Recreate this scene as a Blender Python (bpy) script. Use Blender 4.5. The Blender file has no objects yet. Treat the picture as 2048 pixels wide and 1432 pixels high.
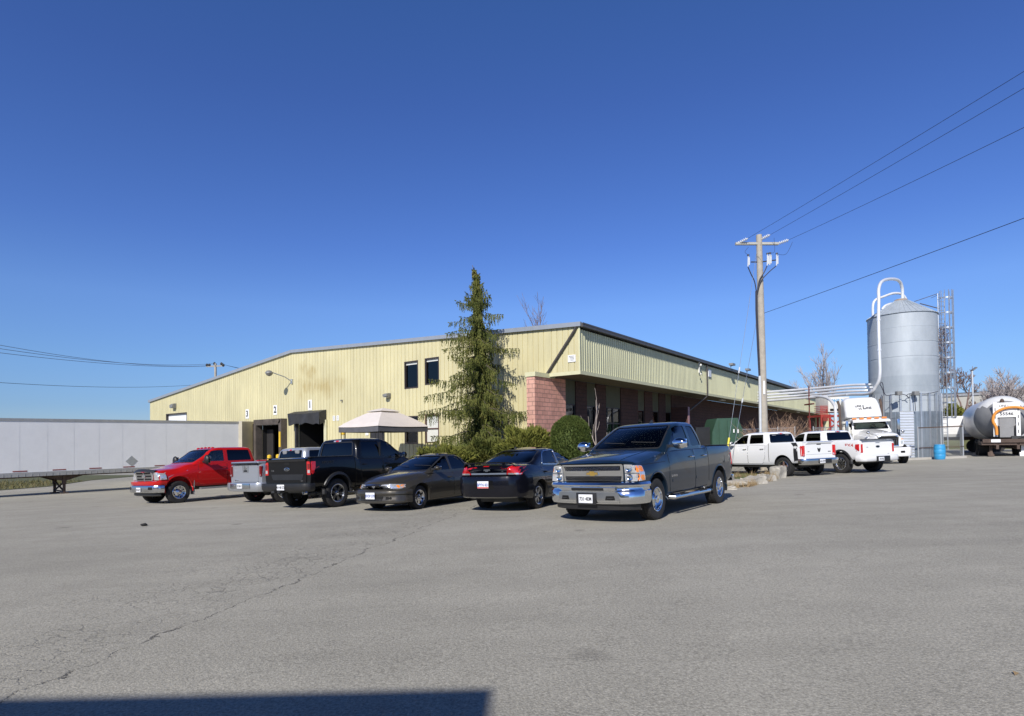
import bpy, bmesh, math, random
import numpy as np
from mathutils import Vector, Matrix
from mathutils.bvhtree import BVHTree
from mathutils.geometry import delaunay_2d_cdt
R = math.radians
PI = math.pi
scene = bpy.context.scene
COL = scene.collection

# ---------------------------------------------------------------- camera
F_PX = 1170.0
PITCH, ROLL = R(1.0), R(0.7)
CX, CY = 1024.0, 883.0 - F_PX * math.tan(PITCH)
CAM = Vector((0, 0, 1.6))
_F = Vector((0, math.cos(PITCH), math.sin(PITCH)))
_U = Vector((0, -math.sin(PITCH), math.cos(PITCH)))
_R = Vector((1, 0, 0))
RIGHT = _R * math.cos(ROLL) - _U * math.sin(ROLL)
UP = _R * math.sin(ROLL) + _U * math.cos(ROLL)
cam_data = bpy.data.cameras.new('camera')
cam = bpy.data.objects.new('camera', cam_data)
COL.objects.link(cam)
cam.matrix_world = Matrix(((RIGHT.x, UP.x, -_F.x, CAM.x), (RIGHT.y, UP.y, -_F.y, CAM.y), (RIGHT.z, UP.z, -_F.z, CAM.z), (0, 0, 0, 1)))
cam_data.sensor_width = 36
cam_data.lens = F_PX / 2048 * 36
cam_data.shift_y = (CY - 716) / 2048
cam_data.clip_end = 2000
cam_data.clip_start = 0.05
scene.camera = cam

def ray(px, py):
    return _F + RIGHT * ((px - CX) / F_PX) - UP * ((py - CY) / F_PX)
def at(px, py, Y):                      # point seen at a pixel of the photo at depth Y
    d = ray(px, py)
    return CAM + d * (Y / d.y)
def proj(p):
    v = Vector(p) - CAM
    k = v.dot(_F)
    return (CX + F_PX * v.dot(RIGHT) / k, CY - F_PX * v.dot(UP) / k)

# ---------------------------------------------------------------- terrain height
_cp = [(2.6, 11, .09), (4.8, 13.6, .11), (0.7, 14.3, -.05), (-2.4, 15.4, -.15), (-5.1, 17.5, -.30), (-13, 23, -.65), (-23.4, 31, -.9),
       (11.4, 25, -.03), (15.2, 26.7, 0.02), (23.5, 35, .10), (27.6, 35.5, .22), (31, 37.7, .36), (0, 4, .1), (-3.5, 4, .0), (4, 4, .15), (-19, 42, -1.1), (20, 50, -.1)]
def _feat(x, y):
    return [1, x, y, x * x / 30, x * y / 30, y * y / 30]
_A = np.array([_feat(a, b) for a, b, c in _cp]); _B = np.array([c for a, b, c in _cp])
_co = np.linalg.lstsq(_A, _B, rcond=None)[0]
def G(x, y):
    x = max(-32, min(36, x)); y = max(-4, min(46, y))
    return float(np.dot(_co, _feat(x, y)))
def ground_px(px, py):                   # where the ray through a photo pixel meets the ground
    d = ray(px, py)
    t = 1.0
    for i in range(60):
        p = CAM + d * t
        h = p.z - G(p.x, p.y)
        t += h / max(1e-6, -d.z) * 0.9
    return CAM + d * t
def gnormal(x, y):
    e = .8
    return Vector((-(G(x + e, y) - G(x - e, y)) / (2 * e), -(G(x, y + e) - G(x, y - e)) / (2 * e), 1)).normalized()

# ---------------------------------------------------------------- materials
MATS = {}
def nt(name):
    m = bpy.data.materials.new(name); m.use_nodes = True
    n = m.node_tree; b = n.nodes['Principled BSDF']
    MATS[name] = m
    return m, n, b
def N(n, t, **kw):
    o = n.nodes.new(t)
    for k, v in kw.items():
        if k in o.inputs: o.inputs[k].default_value = v
        else: setattr(o, k, v)
    return o
def ramp(n, stops, interp='LINEAR'):
    r = n.nodes.new('ShaderNodeValToRGB'); r.color_ramp.interpolation = interp
    e = r.color_ramp.elements
    while len(e) < len(stops): e.new(0.5)
    for i, (p, c) in enumerate(stops):
        e[i].position = p; e[i].color = (c, c, c, 1) if isinstance(c, (int, float)) else (*c, 1)
    return r
def simple(name, col, rough=.6, metal=0, coat=0, var=.12, scale=3.0, bump=0, bscale=60, spec=.5, detail=6):
    m, n, b = nt(name)
    b.inputs['Roughness'].default_value = rough
    b.inputs['Metallic'].default_value = metal
    b.inputs['Coat Weight'].default_value = coat
    b.inputs['Coat Roughness'].default_value = .04
    b.inputs['Specular IOR Level'].default_value = spec
    tc = N(n, 'ShaderNodeTexCoord')
    no = N(n, 'ShaderNodeTexNoise', Scale=scale, Detail=detail, Roughness=.65)
    n.links.new(tc.outputs['Object'], no.inputs['Vector'])
    rp = ramp(n, [(.25, tuple(c * (1 - var) for c in col)), (.75, tuple(min(1, c * (1 + var)) for c in col))])
    n.links.new(no.outputs['Fac'], rp.inputs['Fac'])
    n.links.new(rp.outputs['Color'], b.inputs['Base Color'])
    if bump:
        n2 = N(n, 'ShaderNodeTexNoise', Scale=bscale, Detail=5)
        n.links.new(tc.outputs['Object'], n2.inputs['Vector'])
        bp = N(n, 'ShaderNodeBump', Strength=bump, Distance=.02)
        n.links.new(n2.outputs['Fac'], bp.inputs['Height']); n.links.new(bp.outputs['Normal'], b.inputs['Normal'])
    return m
def paint(name, col, metal=.0, rough=.32, dust=.12):
    m, n, b = nt(name)
    b.inputs['Metallic'].default_value = metal
    b.inputs['Coat Weight'].default_value = 1.0
    b.inputs['Coat Roughness'].default_value = .03; b.inputs['Specular IOR Level'].default_value = .12; b.inputs['Coat IOR'].default_value = 1.36
    tc = N(n, 'ShaderNodeTexCoord')
    no = N(n, 'ShaderNodeTexNoise', Scale=2.2, Detail=8, Roughness=.7)
    n.links.new(tc.outputs['Object'], no.inputs['Vector'])
    sx = N(n, 'ShaderNodeSeparateXYZ'); n.links.new(tc.outputs['Object'], sx.inputs[0])
    # road dust: stronger low on the body
    mr = N(n, 'ShaderNodeMapRange'); mr.inputs['From Min'].default_value = 1.0; mr.inputs['From Max'].default_value = .35
    mr.inputs['To Min'].default_value = .15; mr.inputs['To Max'].default_value = 1.3
    n.links.new(sx.outputs['Z'], mr.inputs['Value'])
    mu = N(n, 'ShaderNodeMath', operation='MULTIPLY'); n.links.new(no.outputs['Fac'], mu.inputs[0]); n.links.new(mr.outputs[0], mu.inputs[1])
    m2 = N(n, 'ShaderNodeMath', operation='MULTIPLY'); m2.inputs[1].default_value = dust * 2; m2.use_clamp = True; n.links.new(mu.outputs[0], m2.inputs[0])
    mix = N(n, 'ShaderNodeMix', data_type='RGBA')
    mix.inputs[6].default_value = (*col, 1); mix.inputs[7].default_value = (.16, .15, .13, 1)
    n.links.new(m2.outputs[0], mix.inputs[0]); n.links.new(mix.outputs[2], b.inputs['Base Color'])
    r2 = N(n, 'ShaderNodeMath', operation='MULTIPLY_ADD'); r2.inputs[1].default_value = .5; r2.inputs[2].default_value = rough
    n.links.new(m2.outputs[0], r2.inputs[0]); n.links.new(r2.outputs[0], b.inputs['Roughness'])
    r3 = N(n, 'ShaderNodeMath', operation='MULTIPLY_ADD'); r3.inputs[1].default_value = .25; r3.inputs[2].default_value = .03
    n.links.new(m2.outputs[0], r3.inputs[0]); n.links.new(r3.outputs[0], b.inputs['Coat Roughness'])
    n3 = N(n, 'ShaderNodeTexNoise', Scale=1.3, Detail=2); n.links.new(tc.outputs['Object'], n3.inputs['Vector'])
    bp = N(n, 'ShaderNodeBump', Strength=.08, Distance=.03); n.links.new(n3.outputs['Fac'], bp.inputs['Height']); n.links.new(bp.outputs['Normal'], b.inputs['Coat Normal'])
    return m
def glass(name, tint, refl=1.0):
    m, n, b = nt(name)
    n.nodes.remove(b)
    out = n.nodes['Material Output']
    tr = N(n, 'ShaderNodeBsdfTransparent'); tr.inputs[0].default_value = (*tint, 1)
    gl = N(n, 'ShaderNodeBsdfGlossy'); gl.inputs['Roughness'].default_value = .02; gl.inputs[0].default_value = (refl, refl, refl, 1)
    fr = N(n, 'ShaderNodeFresnel', IOR=1.52)
    tc = N(n, 'ShaderNodeTexCoord'); n3 = N(n, 'ShaderNodeTexNoise', Scale=.9, Detail=1); n.links.new(tc.outputs['Object'], n3.inputs['Vector'])
    bp = N(n, 'ShaderNodeBump', Strength=.05, Distance=.05); n.links.new(n3.outputs['Fac'], bp.inputs['Height']); n.links.new(bp.outputs['Normal'], gl.inputs['Normal'])
    mx = N(n, 'ShaderNodeMixShader')
    n.links.new(fr.outputs[0], mx.inputs[0]); n.links.new(tr.outputs[0], mx.inputs[1]); n.links.new(gl.outputs[0], mx.inputs[2])
    n.links.new(mx.outputs[0], out.inputs[0])
    return m

simple('black_plastic', (.018, .018, .019), .45, var=.25)
simple('rubber', (.022, .021, .021), .85, var=.35, scale=8, bump=.3, bscale=90)
simple('seam', (.004, .004, .004), .9)
simple('dark_metal', (.06, .06, .06), .5, metal=.6, var=.3)
simple('chrome', (.78, .79, .80), .09, metal=1, var=.03)
simple('satin_alloy', (.55, .56, .57), .28, metal=1, var=.08)
simple('bright_alloy', (.80, .80, .82), .2, metal=1, var=.05)
simple('dull_chrome', (.62, .63, .64), .2, metal=1, var=.08)
simple('seat_fabric', (.10, .10, .11), .9, var=.2)
simple('seat_grey', (.22, .22, .22), .9, var=.2)
simple('dash', (.06, .06, .062), .7)
simple('plate_white', (.75, .76, .78), .4, var=.04)
simple('plate_blue', (.07, .12, .35), .5)
simple('letter_black', (.02, .02, .022), .5)
simple('gold', (.75, .48, .12), .3, metal=.8)
simple('red_letter', (.55, .03, .02), .5)
simple('white_plain', (.8, .8, .79), .45, var=.05)
def lens(name, col, rough=.12, em=0):
    m, n, b = nt(name)
    tc = N(n, 'ShaderNodeTexCoord')
    vo = N(n, 'ShaderNodeTexVoronoi', Scale=26); n.links.new(tc.outputs['Object'], vo.inputs['Vector'])
    rp = ramp(n, [(.0, tuple(c * .8 for c in col)), (.7, tuple(min(1, c * 1.1) for c in col))]); n.links.new(vo.outputs['Distance'], rp.inputs['Fac'])
    n.links.new(rp.outputs['Color'], b.inputs['Base Color'])
    b.inputs['Roughness'].default_value = rough; b.inputs['Coat Weight'].default_value = 1
    b.inputs['Coat Roughness'].default_value = .02
    return m
lens('lamp_clear', (.70, .71, .72)); MATS['lamp_clear'].node_tree.nodes['Principled BSDF'].inputs['Metallic'].default_value = .6
lens('lamp_red', (.52, .012, .015)); lens('lamp_amber', (.85, .25, .03)); lens('lamp_dark_red', (.16, .008, .01))
glass('glass_clear', (.80, .86, .82)); glass('glass_dark', (.10, .11, .12)); glass('glass_privacy', (.03, .032, .035))
simple('mirror', (.9, .9, .92), .02, metal=1, var=.01)
simple('galvanised', (.52, .55, .58), .38, metal=.75, var=.15, scale=5)
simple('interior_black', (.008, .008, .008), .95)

# ---------------------------------------------------------------- mesh builder
class MB:
    def __init__(s): s.v = []; s.f = []; s.m = []; s.mi = 0
    def add(s, vs, fs, mi=None):
        o = len(s.v); s.v.extend(Vector(q) for q in vs)
        for f in fs: s.f.append(tuple(o + i for i in f)); s.m.append(s.mi if mi is None else mi)
        return s
    def box(s, x0, x1, y0, y1, z0, z1, mi=None, mat=None, bev=0):
        if x0 > x1: x0, x1 = x1, x0
        if y0 > y1: y0, y1 = y1, y0
        if z0 > z1: z0, z1 = z1, z0
        if bev:
            b = min(bev, (x1 - x0) / 2.01, (y1 - y0) / 2.01, (z1 - z0) / 2.01)
            bm = bmesh.new()
            vs = [bm.verts.new(q) for q in [(x0, y0, z0), (x1, y0, z0), (x1, y1, z0), (x0, y1, z0), (x0, y0, z1), (x1, y0, z1), (x1, y1, z1), (x0, y1, z1)]]
            for f in [(3, 2, 1, 0), (4, 5, 6, 7), (0, 1, 5, 4), (1, 2, 6, 5), (2, 3, 7, 6), (3, 0, 4, 7)]: bm.faces.new([vs[i] for i in f])
            bmesh.ops.bevel(bm, geom=bm.edges[:], offset=b, segments=2, affect='EDGES', profile=.6)
            bm.verts.index_update()
            V = [v.co.copy() for v in bm.verts]; Fc = [[v.index for v in f.verts] for f in bm.faces]; bm.free()
        else:
            V = [(x0, y0, z0), (x1, y0, z0), (x1, y1, z0), (x0, y1, z0), (x0, y0, z1), (x1, y0, z1), (x1, y1, z1), (x0, y1, z1)]
            Fc = [(3, 2, 1, 0), (4, 5, 6, 7), (0, 1, 5, 4), (1, 2, 6, 5), (2, 3, 7, 6), (3, 0, 4, 7)]
        if mat is not None: V = [mat @ Vector(q) for q in V]
        return s.add(V, Fc, mi)
    def beam(s, a, b, w, h=None, mi=None, up=(0, 0, 1)):
        a = Vector(a); b = Vector(b); h = h or w
        d = (b - a); L = d.length; d.normalize()
        u = Vector(up)
        if abs(d.dot(u)) > .98: u = Vector((1, 0, 0))
        x = d.cross(u).normalized(); z = x.cross(d).normalized()
        M = Matrix(((x.x, d.x, z.x, a.x), (x.y, d.y, z.y, a.y), (x.z, d.z, z.z, a.z), (0, 0, 0, 1)))
        return s.box(-w / 2, w / 2, 0, L, -h / 2, h / 2, mi, M)
    def tube(s, pts, r, n=8, mi=None, cap=True, closed=False):
        pts = [Vector(p) for p in pts]; k = len(pts)
        rs = r if isinstance(r, (list, tuple)) else [r] * k
        V = []; prev = None
        for i, p in enumerate(pts):
            if closed: t = (pts[(i + 1) % k] - pts[i - 1])
            else: t = (pts[min(i + 1, k - 1)] - pts[max(i - 1, 0)])
            t.normalize()
            if prev is None:
                a = Vector((0, 0, 1)) if abs(t.z) < .9 else Vector((1, 0, 0))
                x = t.cross(a).normalized()
            else:
                x = (prev - t * prev.dot(t)).normalized()
            prev = x; y = t.cross(x)
            for j in range(n):
                a = 2 * PI * j / n
                V.append(p + (x * math.cos(a) + y * math.sin(a)) * rs[i])
        Fc = []
        for i in range(k if closed else k - 1):
            i2 = (i + 1) % k
            for j in range(n):
                Fc.append((i * n + j, i * n + (j + 1) % n, i2 * n + (j + 1) % n, i2 * n + j))
        if cap and not closed:
            Fc.append(tuple(range(n))[::-1]); Fc.append(tuple((k - 1) * n + j for j in range(n)))
        return s.add(V, Fc, mi)
    def lathe(s, prof, n=24, origin=(0, 0, 0), axis='z', mi=None, caps=True):
        V = []; k = len(prof); o = Vector(origin)
        for (r, h) in prof:
            for j in range(n):
                a = 2 * PI * j / n; c, q = r * math.cos(a), r * math.sin(a)
                p = (c, q, h) if axis == 'z' else ((c, h, q) if axis == 'y' else (h, c, q))
                V.append(o + Vector(p))
        Fc = []
        fl = axis == 'y'
        for i in range(k - 1):
            for j in range(n):
                q = (i * n + j, i * n + (j + 1) % n, (i + 1) * n + (j + 1) % n, (i + 1) * n + j)
                Fc.append(q[::-1] if fl else q)
        if caps:
            a = tuple(range(n)); b = tuple((k - 1) * n + j for j in range(n))
            Fc.append(a if fl else a[::-1]); Fc.append(b[::-1] if fl else b)
        return s.add(V, Fc, mi)
    def prism(s, poly, lo, hi, axis='y', mi=None):   # poly in the other two axes, in order (x,z) for y, (y,z) for x, (x,y) for z
        k = len(poly); V = []
        for t in (lo, hi):
            for (a, b) in poly:
                V.append({'y': (a, t, b), 'x': (t, a, b), 'z': (a, b, t)}[axis])
        Fc = [tuple(range(k)), tuple(range(2 * k - 1, k - 1, -1))]
        for i in range(k): Fc.append((i, i + k, (i + 1) % k + k, (i + 1) % k)[::-1])
        o = len(s.v)
        s.add(V, Fc, mi)
        return s
    def sphere(s, c, r, nu=12, nv=8, mi=None, sc=(1, 1, 1)):
        prof = [(max(1e-4, r * math.sin(PI * i / nv)), -r * math.cos(PI * i / nv)) for i in range(nv + 1)]
        o = len(s.v); s.lathe(prof, nu, (0, 0, 0), mi=mi, caps=False)
        for i in range(o, len(s.v)): s.v[i] = Vector((s.v[i].x * sc[0] + c[0], s.v[i].y * sc[1] + c[1], s.v[i].z * sc[2] + c[2]))
        return s
    def mesh(s, name, mats, angle=35, fix=True):
        me = bpy.data.meshes.new(name)
        me.from_pydata([tuple(q) for q in s.v], [], s.f)
        for m in (mats if isinstance(mats, (list, tuple)) else [mats]): me.materials.append(MATS[m] if isinstance(m, str) else m)
        if len(me.materials) > 1:
            for p, i in zip(me.polygons, s.m): p.material_index = i
        if fix:
            bm = bmesh.new(); bm.from_mesh(me); bmesh.ops.delete(bm, geom=[v for v in bm.verts if not v.link_faces], context='VERTS'); bmesh.ops.recalc_face_normals(bm, faces=bm.faces); bm.to_mesh(me); bm.free()
        if angle:
            me.polygons.foreach_set('use_smooth', [True] * len(me.polygons))
            me.set_sharp_from_angle(angle=R(angle))
        me.update()
        return me
    def build(s, name, mats, parent=None, angle=35, fix=True):
        return link(name, s.mesh(name, mats, angle, fix), parent)
def link(name, me, parent=None, label=None):
    o = bpy.data.objects.new(name, me); COL.objects.link(o)
    if parent is not None: o.parent = parent
    if label: o['label'] = label
    return o
def thing(name, label, cat, loc=(0, 0, 0), rotz=0, group=None, M=None):
    o = bpy.data.objects.new(name, None); COL.objects.link(o)
    if M is not None: o.matrix_world = M
    else: o.location = loc; o.rotation_euler = (0, 0, rotz)
    o['label'] = label; o['category'] = cat
    if group: o['group'] = group
    return o
def tag(o, label, cat, group=None, kind=None):
    if label: o['label'] = label
    if cat: o['category'] = cat
    if group: o['group'] = group
    if kind: o['kind'] = kind
    return o
def _vol(me):
    bm = bmesh.new(); bm.from_mesh(me); v = bm.calc_volume(signed=False); bm.free(); return v
def boolean(me, cutters, op='DIFFERENCE'):
    """mesh data minus cutter meshes, one after another; no helper object is left behind"""
    cur = me
    for c in cutters:
        v0 = _vol(cur); vc = _vol(c); best = None
        for solver, self_ in (('MANIFOLD', False), ('EXACT', False), ('EXACT', True)):
            o = bpy.data.objects.new('tmp', cur); COL.objects.link(o)
            q = bpy.data.objects.new('tmpc', c); COL.objects.link(q)
            md = o.modifiers.new('b', 'BOOLEAN'); md.operation = op; md.object = q; md.solver = solver
            if solver == 'EXACT': md.use_self = self_
            dg = bpy.context.evaluated_depsgraph_get(); dg.update()
            r = bpy.data.meshes.new_from_object(o.evaluated_get(dg), depsgraph=dg)
            bpy.data.objects.remove(o); bpy.data.objects.remove(q)
            v1 = _vol(r) if len(r.polygons) else -1
            if len(r.polygons) > 10 and v0 * 1.0005 >= v1 >= v0 - vc * 1.02 - 1e-4 and not (solver == 'MANIFOLD' and len(r.polygons) == len(cur.polygons) and abs(v1 - v0) < 1e-9 and False):
                best = r; break
            print('boolean retry', solver, self_, round(v0, 4), round(vc, 4), round(v1, 4), len(r.polygons))
        if best is None: print('BOOLEAN FAILED'); continue
        cur = best
    r = cur
    r.polygons.foreach_set('use_smooth', [True] * len(r.polygons))
    r.set_sharp_from_angle(angle=R(32))
    return r
def text_mesh(txt, size, mat, depth=.004, bold=0, squeeze=1.0):
    cu = bpy.data.curves.new('txt', 'FONT'); cu.body = txt; cu.size = size; cu.extrude = depth; cu.align_x = 'CENTER'; cu.align_y = 'CENTER'; cu.offset = bold
    cu.resolution_u = 3
    o = bpy.data.objects.new('txt', cu); COL.objects.link(o)
    dg = bpy.context.evaluated_depsgraph_get(); dg.update()
    me = bpy.data.meshes.new_from_object(o.evaluated_get(dg), depsgraph=dg)
    bpy.data.objects.remove(o)
    me.materials.clear(); me.materials.append(MATS[mat])
    if squeeze != 1:
        for v in me.vertices: v.co.x *= squeeze
    return me
def place_text(txt, size, mat, origin, xdir, zdir, parent, name='lettering', depth=.004, bold=0, squeeze=1.0):
    me = text_mesh(txt, size, mat, depth, bold, squeeze)
    x = Vector(xdir).normalized(); z = Vector(zdir).normalized(); nn = x.cross(z)
    M = Matrix(((x.x, z.x, nn.x, origin[0]), (x.y, z.y, nn.y, origin[1]), (x.z, z.z, nn.z, origin[2]), (0, 0, 0, 1)))
    me.transform(M)
    return link(name, me, parent)
def pchip(xs, ys, x):
    if x <= xs[0]: return ys[0]
    if x >= xs[-1]: return ys[-1]
    i = 0
    while x > xs[i + 1]: i += 1
    h = [xs[j + 1] - xs[j] for j in range(len(xs) - 1)]; d = [(ys[j + 1] - ys[j]) / h[j] for j in range(len(xs) - 1)]
    def m(j):
        if j == 0: return d[0]
        if j == len(xs) - 1: return d[-1]
        if d[j - 1] * d[j] <= 0: return 0
        w1 = 2 * h[j] + h[j - 1]; w2 = h[j] + 2 * h[j - 1]
        return (w1 + w2) / (w1 / d[j - 1] + w2 / d[j])
    t = (x - xs[i]) / h[i]; a, b = m(i), m(i + 1)
    return (2 * t ** 3 - 3 * t * t + 1) * ys[i] + (t ** 3 - 2 * t * t + t) * h[i] * a + (-2 * t ** 3 + 3 * t * t) * ys[i + 1] + (t ** 3 - t * t) * h[i] * b
def pip(pt, poly):
    x, y = pt; c = False; j = len(poly) - 1
    for i in range(len(poly)):
        xi, yi = poly[i]; xj, yj = poly[j]
        if (yi > y) != (yj > y) and x < (xj - xi) * (y - yi) / (yj - yi) + xi: c = not c
        j = i
    return c
def rounded(poly, r, seg=4):
    """polygon with rounded corners"""
    out = []; k = len(poly)
    for i in range(k):
        p = Vector(poly[i]); a = Vector(poly[i - 1]); b = Vector(poly[(i + 1) % k])
        ra = min(r, (a - p).length * .45); rb = min(r, (b - p).length * .45)
        pa = p + (a - p).normalized() * ra; pb = p + (b - p).normalized() * rb
        for s in range(seg + 1):
            t = s / seg
            q = pa * (1 - t) ** 2 + p * 2 * t * (1 - t) + pb * t * t
            out.append((q.x, q.y))
    return out
def grow(poly, d):
    """offset a polygon outwards by d (negative: inwards)"""
    k = len(poly); A = sum(poly[i - 1][0] * poly[i][1] - poly[i][0] * poly[i - 1][1] for i in range(k))
    s = 1 if A > 0 else -1; out = []
    for i in range(k):
        p = Vector(poly[i]); a = Vector(poly[i - 1]); b = Vector(poly[(i + 1) % k])
        e1 = (p - a); e2 = (b - p)
        if e1.length < 1e-7: e1 = e2
        if e2.length < 1e-7: e2 = e1
        e1.normalize(); e2.normalize()
        n1 = Vector((e1.y, -e1.x)) * s; n2 = Vector((e2.y, -e2.x)) * s
        n = (n1 + n2)
        if n.length < 1e-6: n = n1
        n.normalize(); c = max(.4, n.dot(n1))
        q = p + n * (d / c); out.append((q.x, q.y))
    return out
def resample(poly, step):
    out = []
    k = len(poly)
    for i in range(k):
        a = Vector(poly[i]); b = Vector(poly[(i + 1) % k]); L = (b - a).length
        if L < 1e-6: continue
        m = max(1, int(L / step))
        for j in range(m): q = a.lerp(b, j / m); out.append((q.x, q.y))
    return out
def patch(mb, bvh, poly, side, off=.003, thick=.012, step=.07, hole=None, mi=None, start=4.0, strict=True):
    """a sheet cut to a 2-D outline and pressed onto the surface behind it.
    side: 'L' (+y) or 'R' (-y): outline in (x,z); 'F' (+x) or 'B' (-x): outline in (y,z); 'T' (+z): outline in (x,y)"""
    pl = resample(poly, step); vs = [Vector(q) for q in pl]; faces = [list(range(len(vs)))]
    extra = []
    if hole:
        hp = resample(hole, step); o = len(vs); vs += [Vector(q) for q in hp]; hi = list(range(o, o + len(hp)))
        faces.append(hi)
    xs = [q[0] for q in pl]; ys = [q[1] for q in pl]
    nx = int((max(xs) - min(xs)) / step); ny = int((max(ys) - min(ys)) / step)
    for i in range(1, nx + 1):
        for j in range(1, ny + 1):
            q = (min(xs) + i * (max(xs) - min(xs)) / (nx + 1), min(ys) + j * (max(ys) - min(ys)) / (ny + 1))
            if pip(q, grow(pl, -step * .3)) and not (hole and pip(q, grow(hole, step * .3))): vs.append(Vector(q))
    r = delaunay_2d_cdt(vs, [], faces, 1, 1e-5)
    V2, E2, F2 = r[0], r[1], r[2]
    dirs = {'L': Vector((0, -1, 0)), 'R': Vector((0, 1, 0)), 'F': Vector((-1, 0, 0)), 'B': Vector((1, 0, 0)), 'T': Vector((0, 0, -1))}
    d = dirs[side]; P = []; PN = []
    for q in V2:
        if side in 'LR': o = Vector((q.x, 0, q.y))
        elif side in 'FB': o = Vector((0, q.x, q.y))
        else: o = Vector((q.x, q.y, 0))
        hit = bvh.ray_cast(o - d * start, d)
        if hit[0] is None:
            P.append(None); PN.append(None)
        else: P.append(hit[0]); PN.append(hit[1] if hit[1].dot(d) < 0 else -hit[1])
    ok = [i for i, p in enumerate(P) if p is not None]; miss = set(i for i, p in enumerate(P) if p is None)
    if not ok: return mb
    for i in range(len(P)):
        if P[i] is None:
            j = min(ok, key=lambda k: (V2[k] - V2[i]).length_squared)
            q = V2[i]
            b = P[j]
            P[i] = Vector((q.x, b.y, q.y)) if side in 'LR' else (Vector((b.x, q.x, q.y)) if side in 'FB' else Vector((q.x, q.y, b.z)))
            PN[i] = PN[j]
    top = [P[i] - d * off for i in range(len(P))]
    bot = [P[i] - d * (off - thick) for i in range(len(P))]
    F3 = []
    for f in F2:
        if len(f) < 3: continue
        c = sum((V2[i] for i in f), Vector((0, 0))) / len(f)
        if strict and any(i in miss for i in f): continue
        if strict and any((P[f[q]] - P[f[q - 1]]).length > 8 * (V2[f[q]] - V2[f[q - 1]]).length + .01 for q in range(len(f))): continue
        if hole and pip((c.x, c.y), hole): continue
        F3.append(list(f))
    # keep the main connected piece only
    par = list(range(len(P)))
    def fd(a):
        while par[a] != a: par[a] = par[par[a]]; a = par[a]
        return a
    for f in F3:
        for q in f[1:]: par[fd(q)] = fd(f[0])
    ar = {}
    for f in F3:
        ar[fd(f[0])] = ar.get(fd(f[0]), 0) + sum((P[f[q]] - P[f[0]]).cross(P[f[q + 1]] - P[f[0]]).length for q in range(1, len(f) - 1))
    if ar: mxa = max(ar.values()); F3 = [f for f in F3 if ar[fd(f[0])] > .3 * mxa]
    cnt = {}
    for f in F3:
        for i in range(len(f)):
            a, b = f[i], f[(i + 1) % len(f)]; cnt[(a, b)] = cnt.get((a, b), 0) + 1
    n = len(P); FF = [tuple(f) for f in F3]
    for (a, b) in cnt:
        if (b, a) not in cnt: FF.append((a, a + n, b + n, b)[::-1])
    FF += [tuple(i + n for i in f)[::-1] for f in F3]
    mb.add(top + bot, FF, mi)
    return mb
def bvh_of(me):
    return BVHTree.FromPolygons([v.co.copy() for v in me.vertices], [tuple(p.vertices) for p in me.polygons])
def copy_tree(o, parent=None, loc=None, rot=None, label=None, M=None):
    c = o.copy(); COL.objects.link(c)
    if parent is not None: c.parent = parent
    for ch in [q for q in o.children]: copy_tree(ch, c)
    if M is not None: c.matrix_world = M
    if loc is not None: c.location = loc
    if rot is not None: c.rotation_euler = rot
    if label: c['label'] = label
    return c
rnd = random.Random(7)
# ================================================================ light and sky
SUN_EL = R(35); sdir = Vector((.345, .938, 0)).normalized() * math.cos(SUN_EL) + Vector((0, 0, -math.sin(SUN_EL)))
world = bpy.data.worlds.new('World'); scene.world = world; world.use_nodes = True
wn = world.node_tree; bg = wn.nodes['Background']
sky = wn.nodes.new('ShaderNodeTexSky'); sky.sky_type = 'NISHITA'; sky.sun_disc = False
sky.sun_elevation = SUN_EL; sky.sun_rotation = math.atan2(-sdir.x, -sdir.y)
sky.air_density = 1.0; sky.dust_density = .0; sky.ozone_density = 5.0; sky.altitude = 200
hsv = wn.nodes.new('ShaderNodeHueSaturation'); hsv.inputs["Saturation"].default_value = 1.15; hsv.inputs['Value'].default_value = 1.0
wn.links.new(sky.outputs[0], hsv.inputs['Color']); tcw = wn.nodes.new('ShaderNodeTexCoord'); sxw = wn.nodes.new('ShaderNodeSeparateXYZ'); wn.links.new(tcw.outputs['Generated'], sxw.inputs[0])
rw = wn.nodes.new('ShaderNodeValToRGB'); er = rw.color_ramp.elements      # sky tint by elevation, darkened above the view to weaken shadow fill
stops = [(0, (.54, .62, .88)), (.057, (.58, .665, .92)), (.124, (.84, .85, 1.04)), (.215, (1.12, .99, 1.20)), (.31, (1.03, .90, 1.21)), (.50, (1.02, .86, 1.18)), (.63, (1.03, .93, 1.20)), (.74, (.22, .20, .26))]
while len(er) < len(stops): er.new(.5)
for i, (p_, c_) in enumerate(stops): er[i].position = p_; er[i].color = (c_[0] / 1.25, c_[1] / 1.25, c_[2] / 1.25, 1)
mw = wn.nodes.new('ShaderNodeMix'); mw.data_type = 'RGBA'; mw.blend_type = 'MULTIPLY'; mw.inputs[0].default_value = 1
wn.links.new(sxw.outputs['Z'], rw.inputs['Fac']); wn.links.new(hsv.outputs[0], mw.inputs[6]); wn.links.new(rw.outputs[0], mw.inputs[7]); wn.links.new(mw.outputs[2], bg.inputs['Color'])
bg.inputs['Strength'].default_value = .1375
sl = bpy.data.lights.new('sun', 'SUN'); sl.energy = 5.0; sl.angle = R(.53); sl.color = (1, .955, .89)
so = bpy.data.objects.new('sun', sl); COL.objects.link(so); so.rotation_euler = sdir.to_track_quat('-Z', 'Y').to_euler()
scene.view_settings.view_transform = 'Standard'; scene.view_settings.look = 'None'; scene.view_settings.exposure = 0

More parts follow.
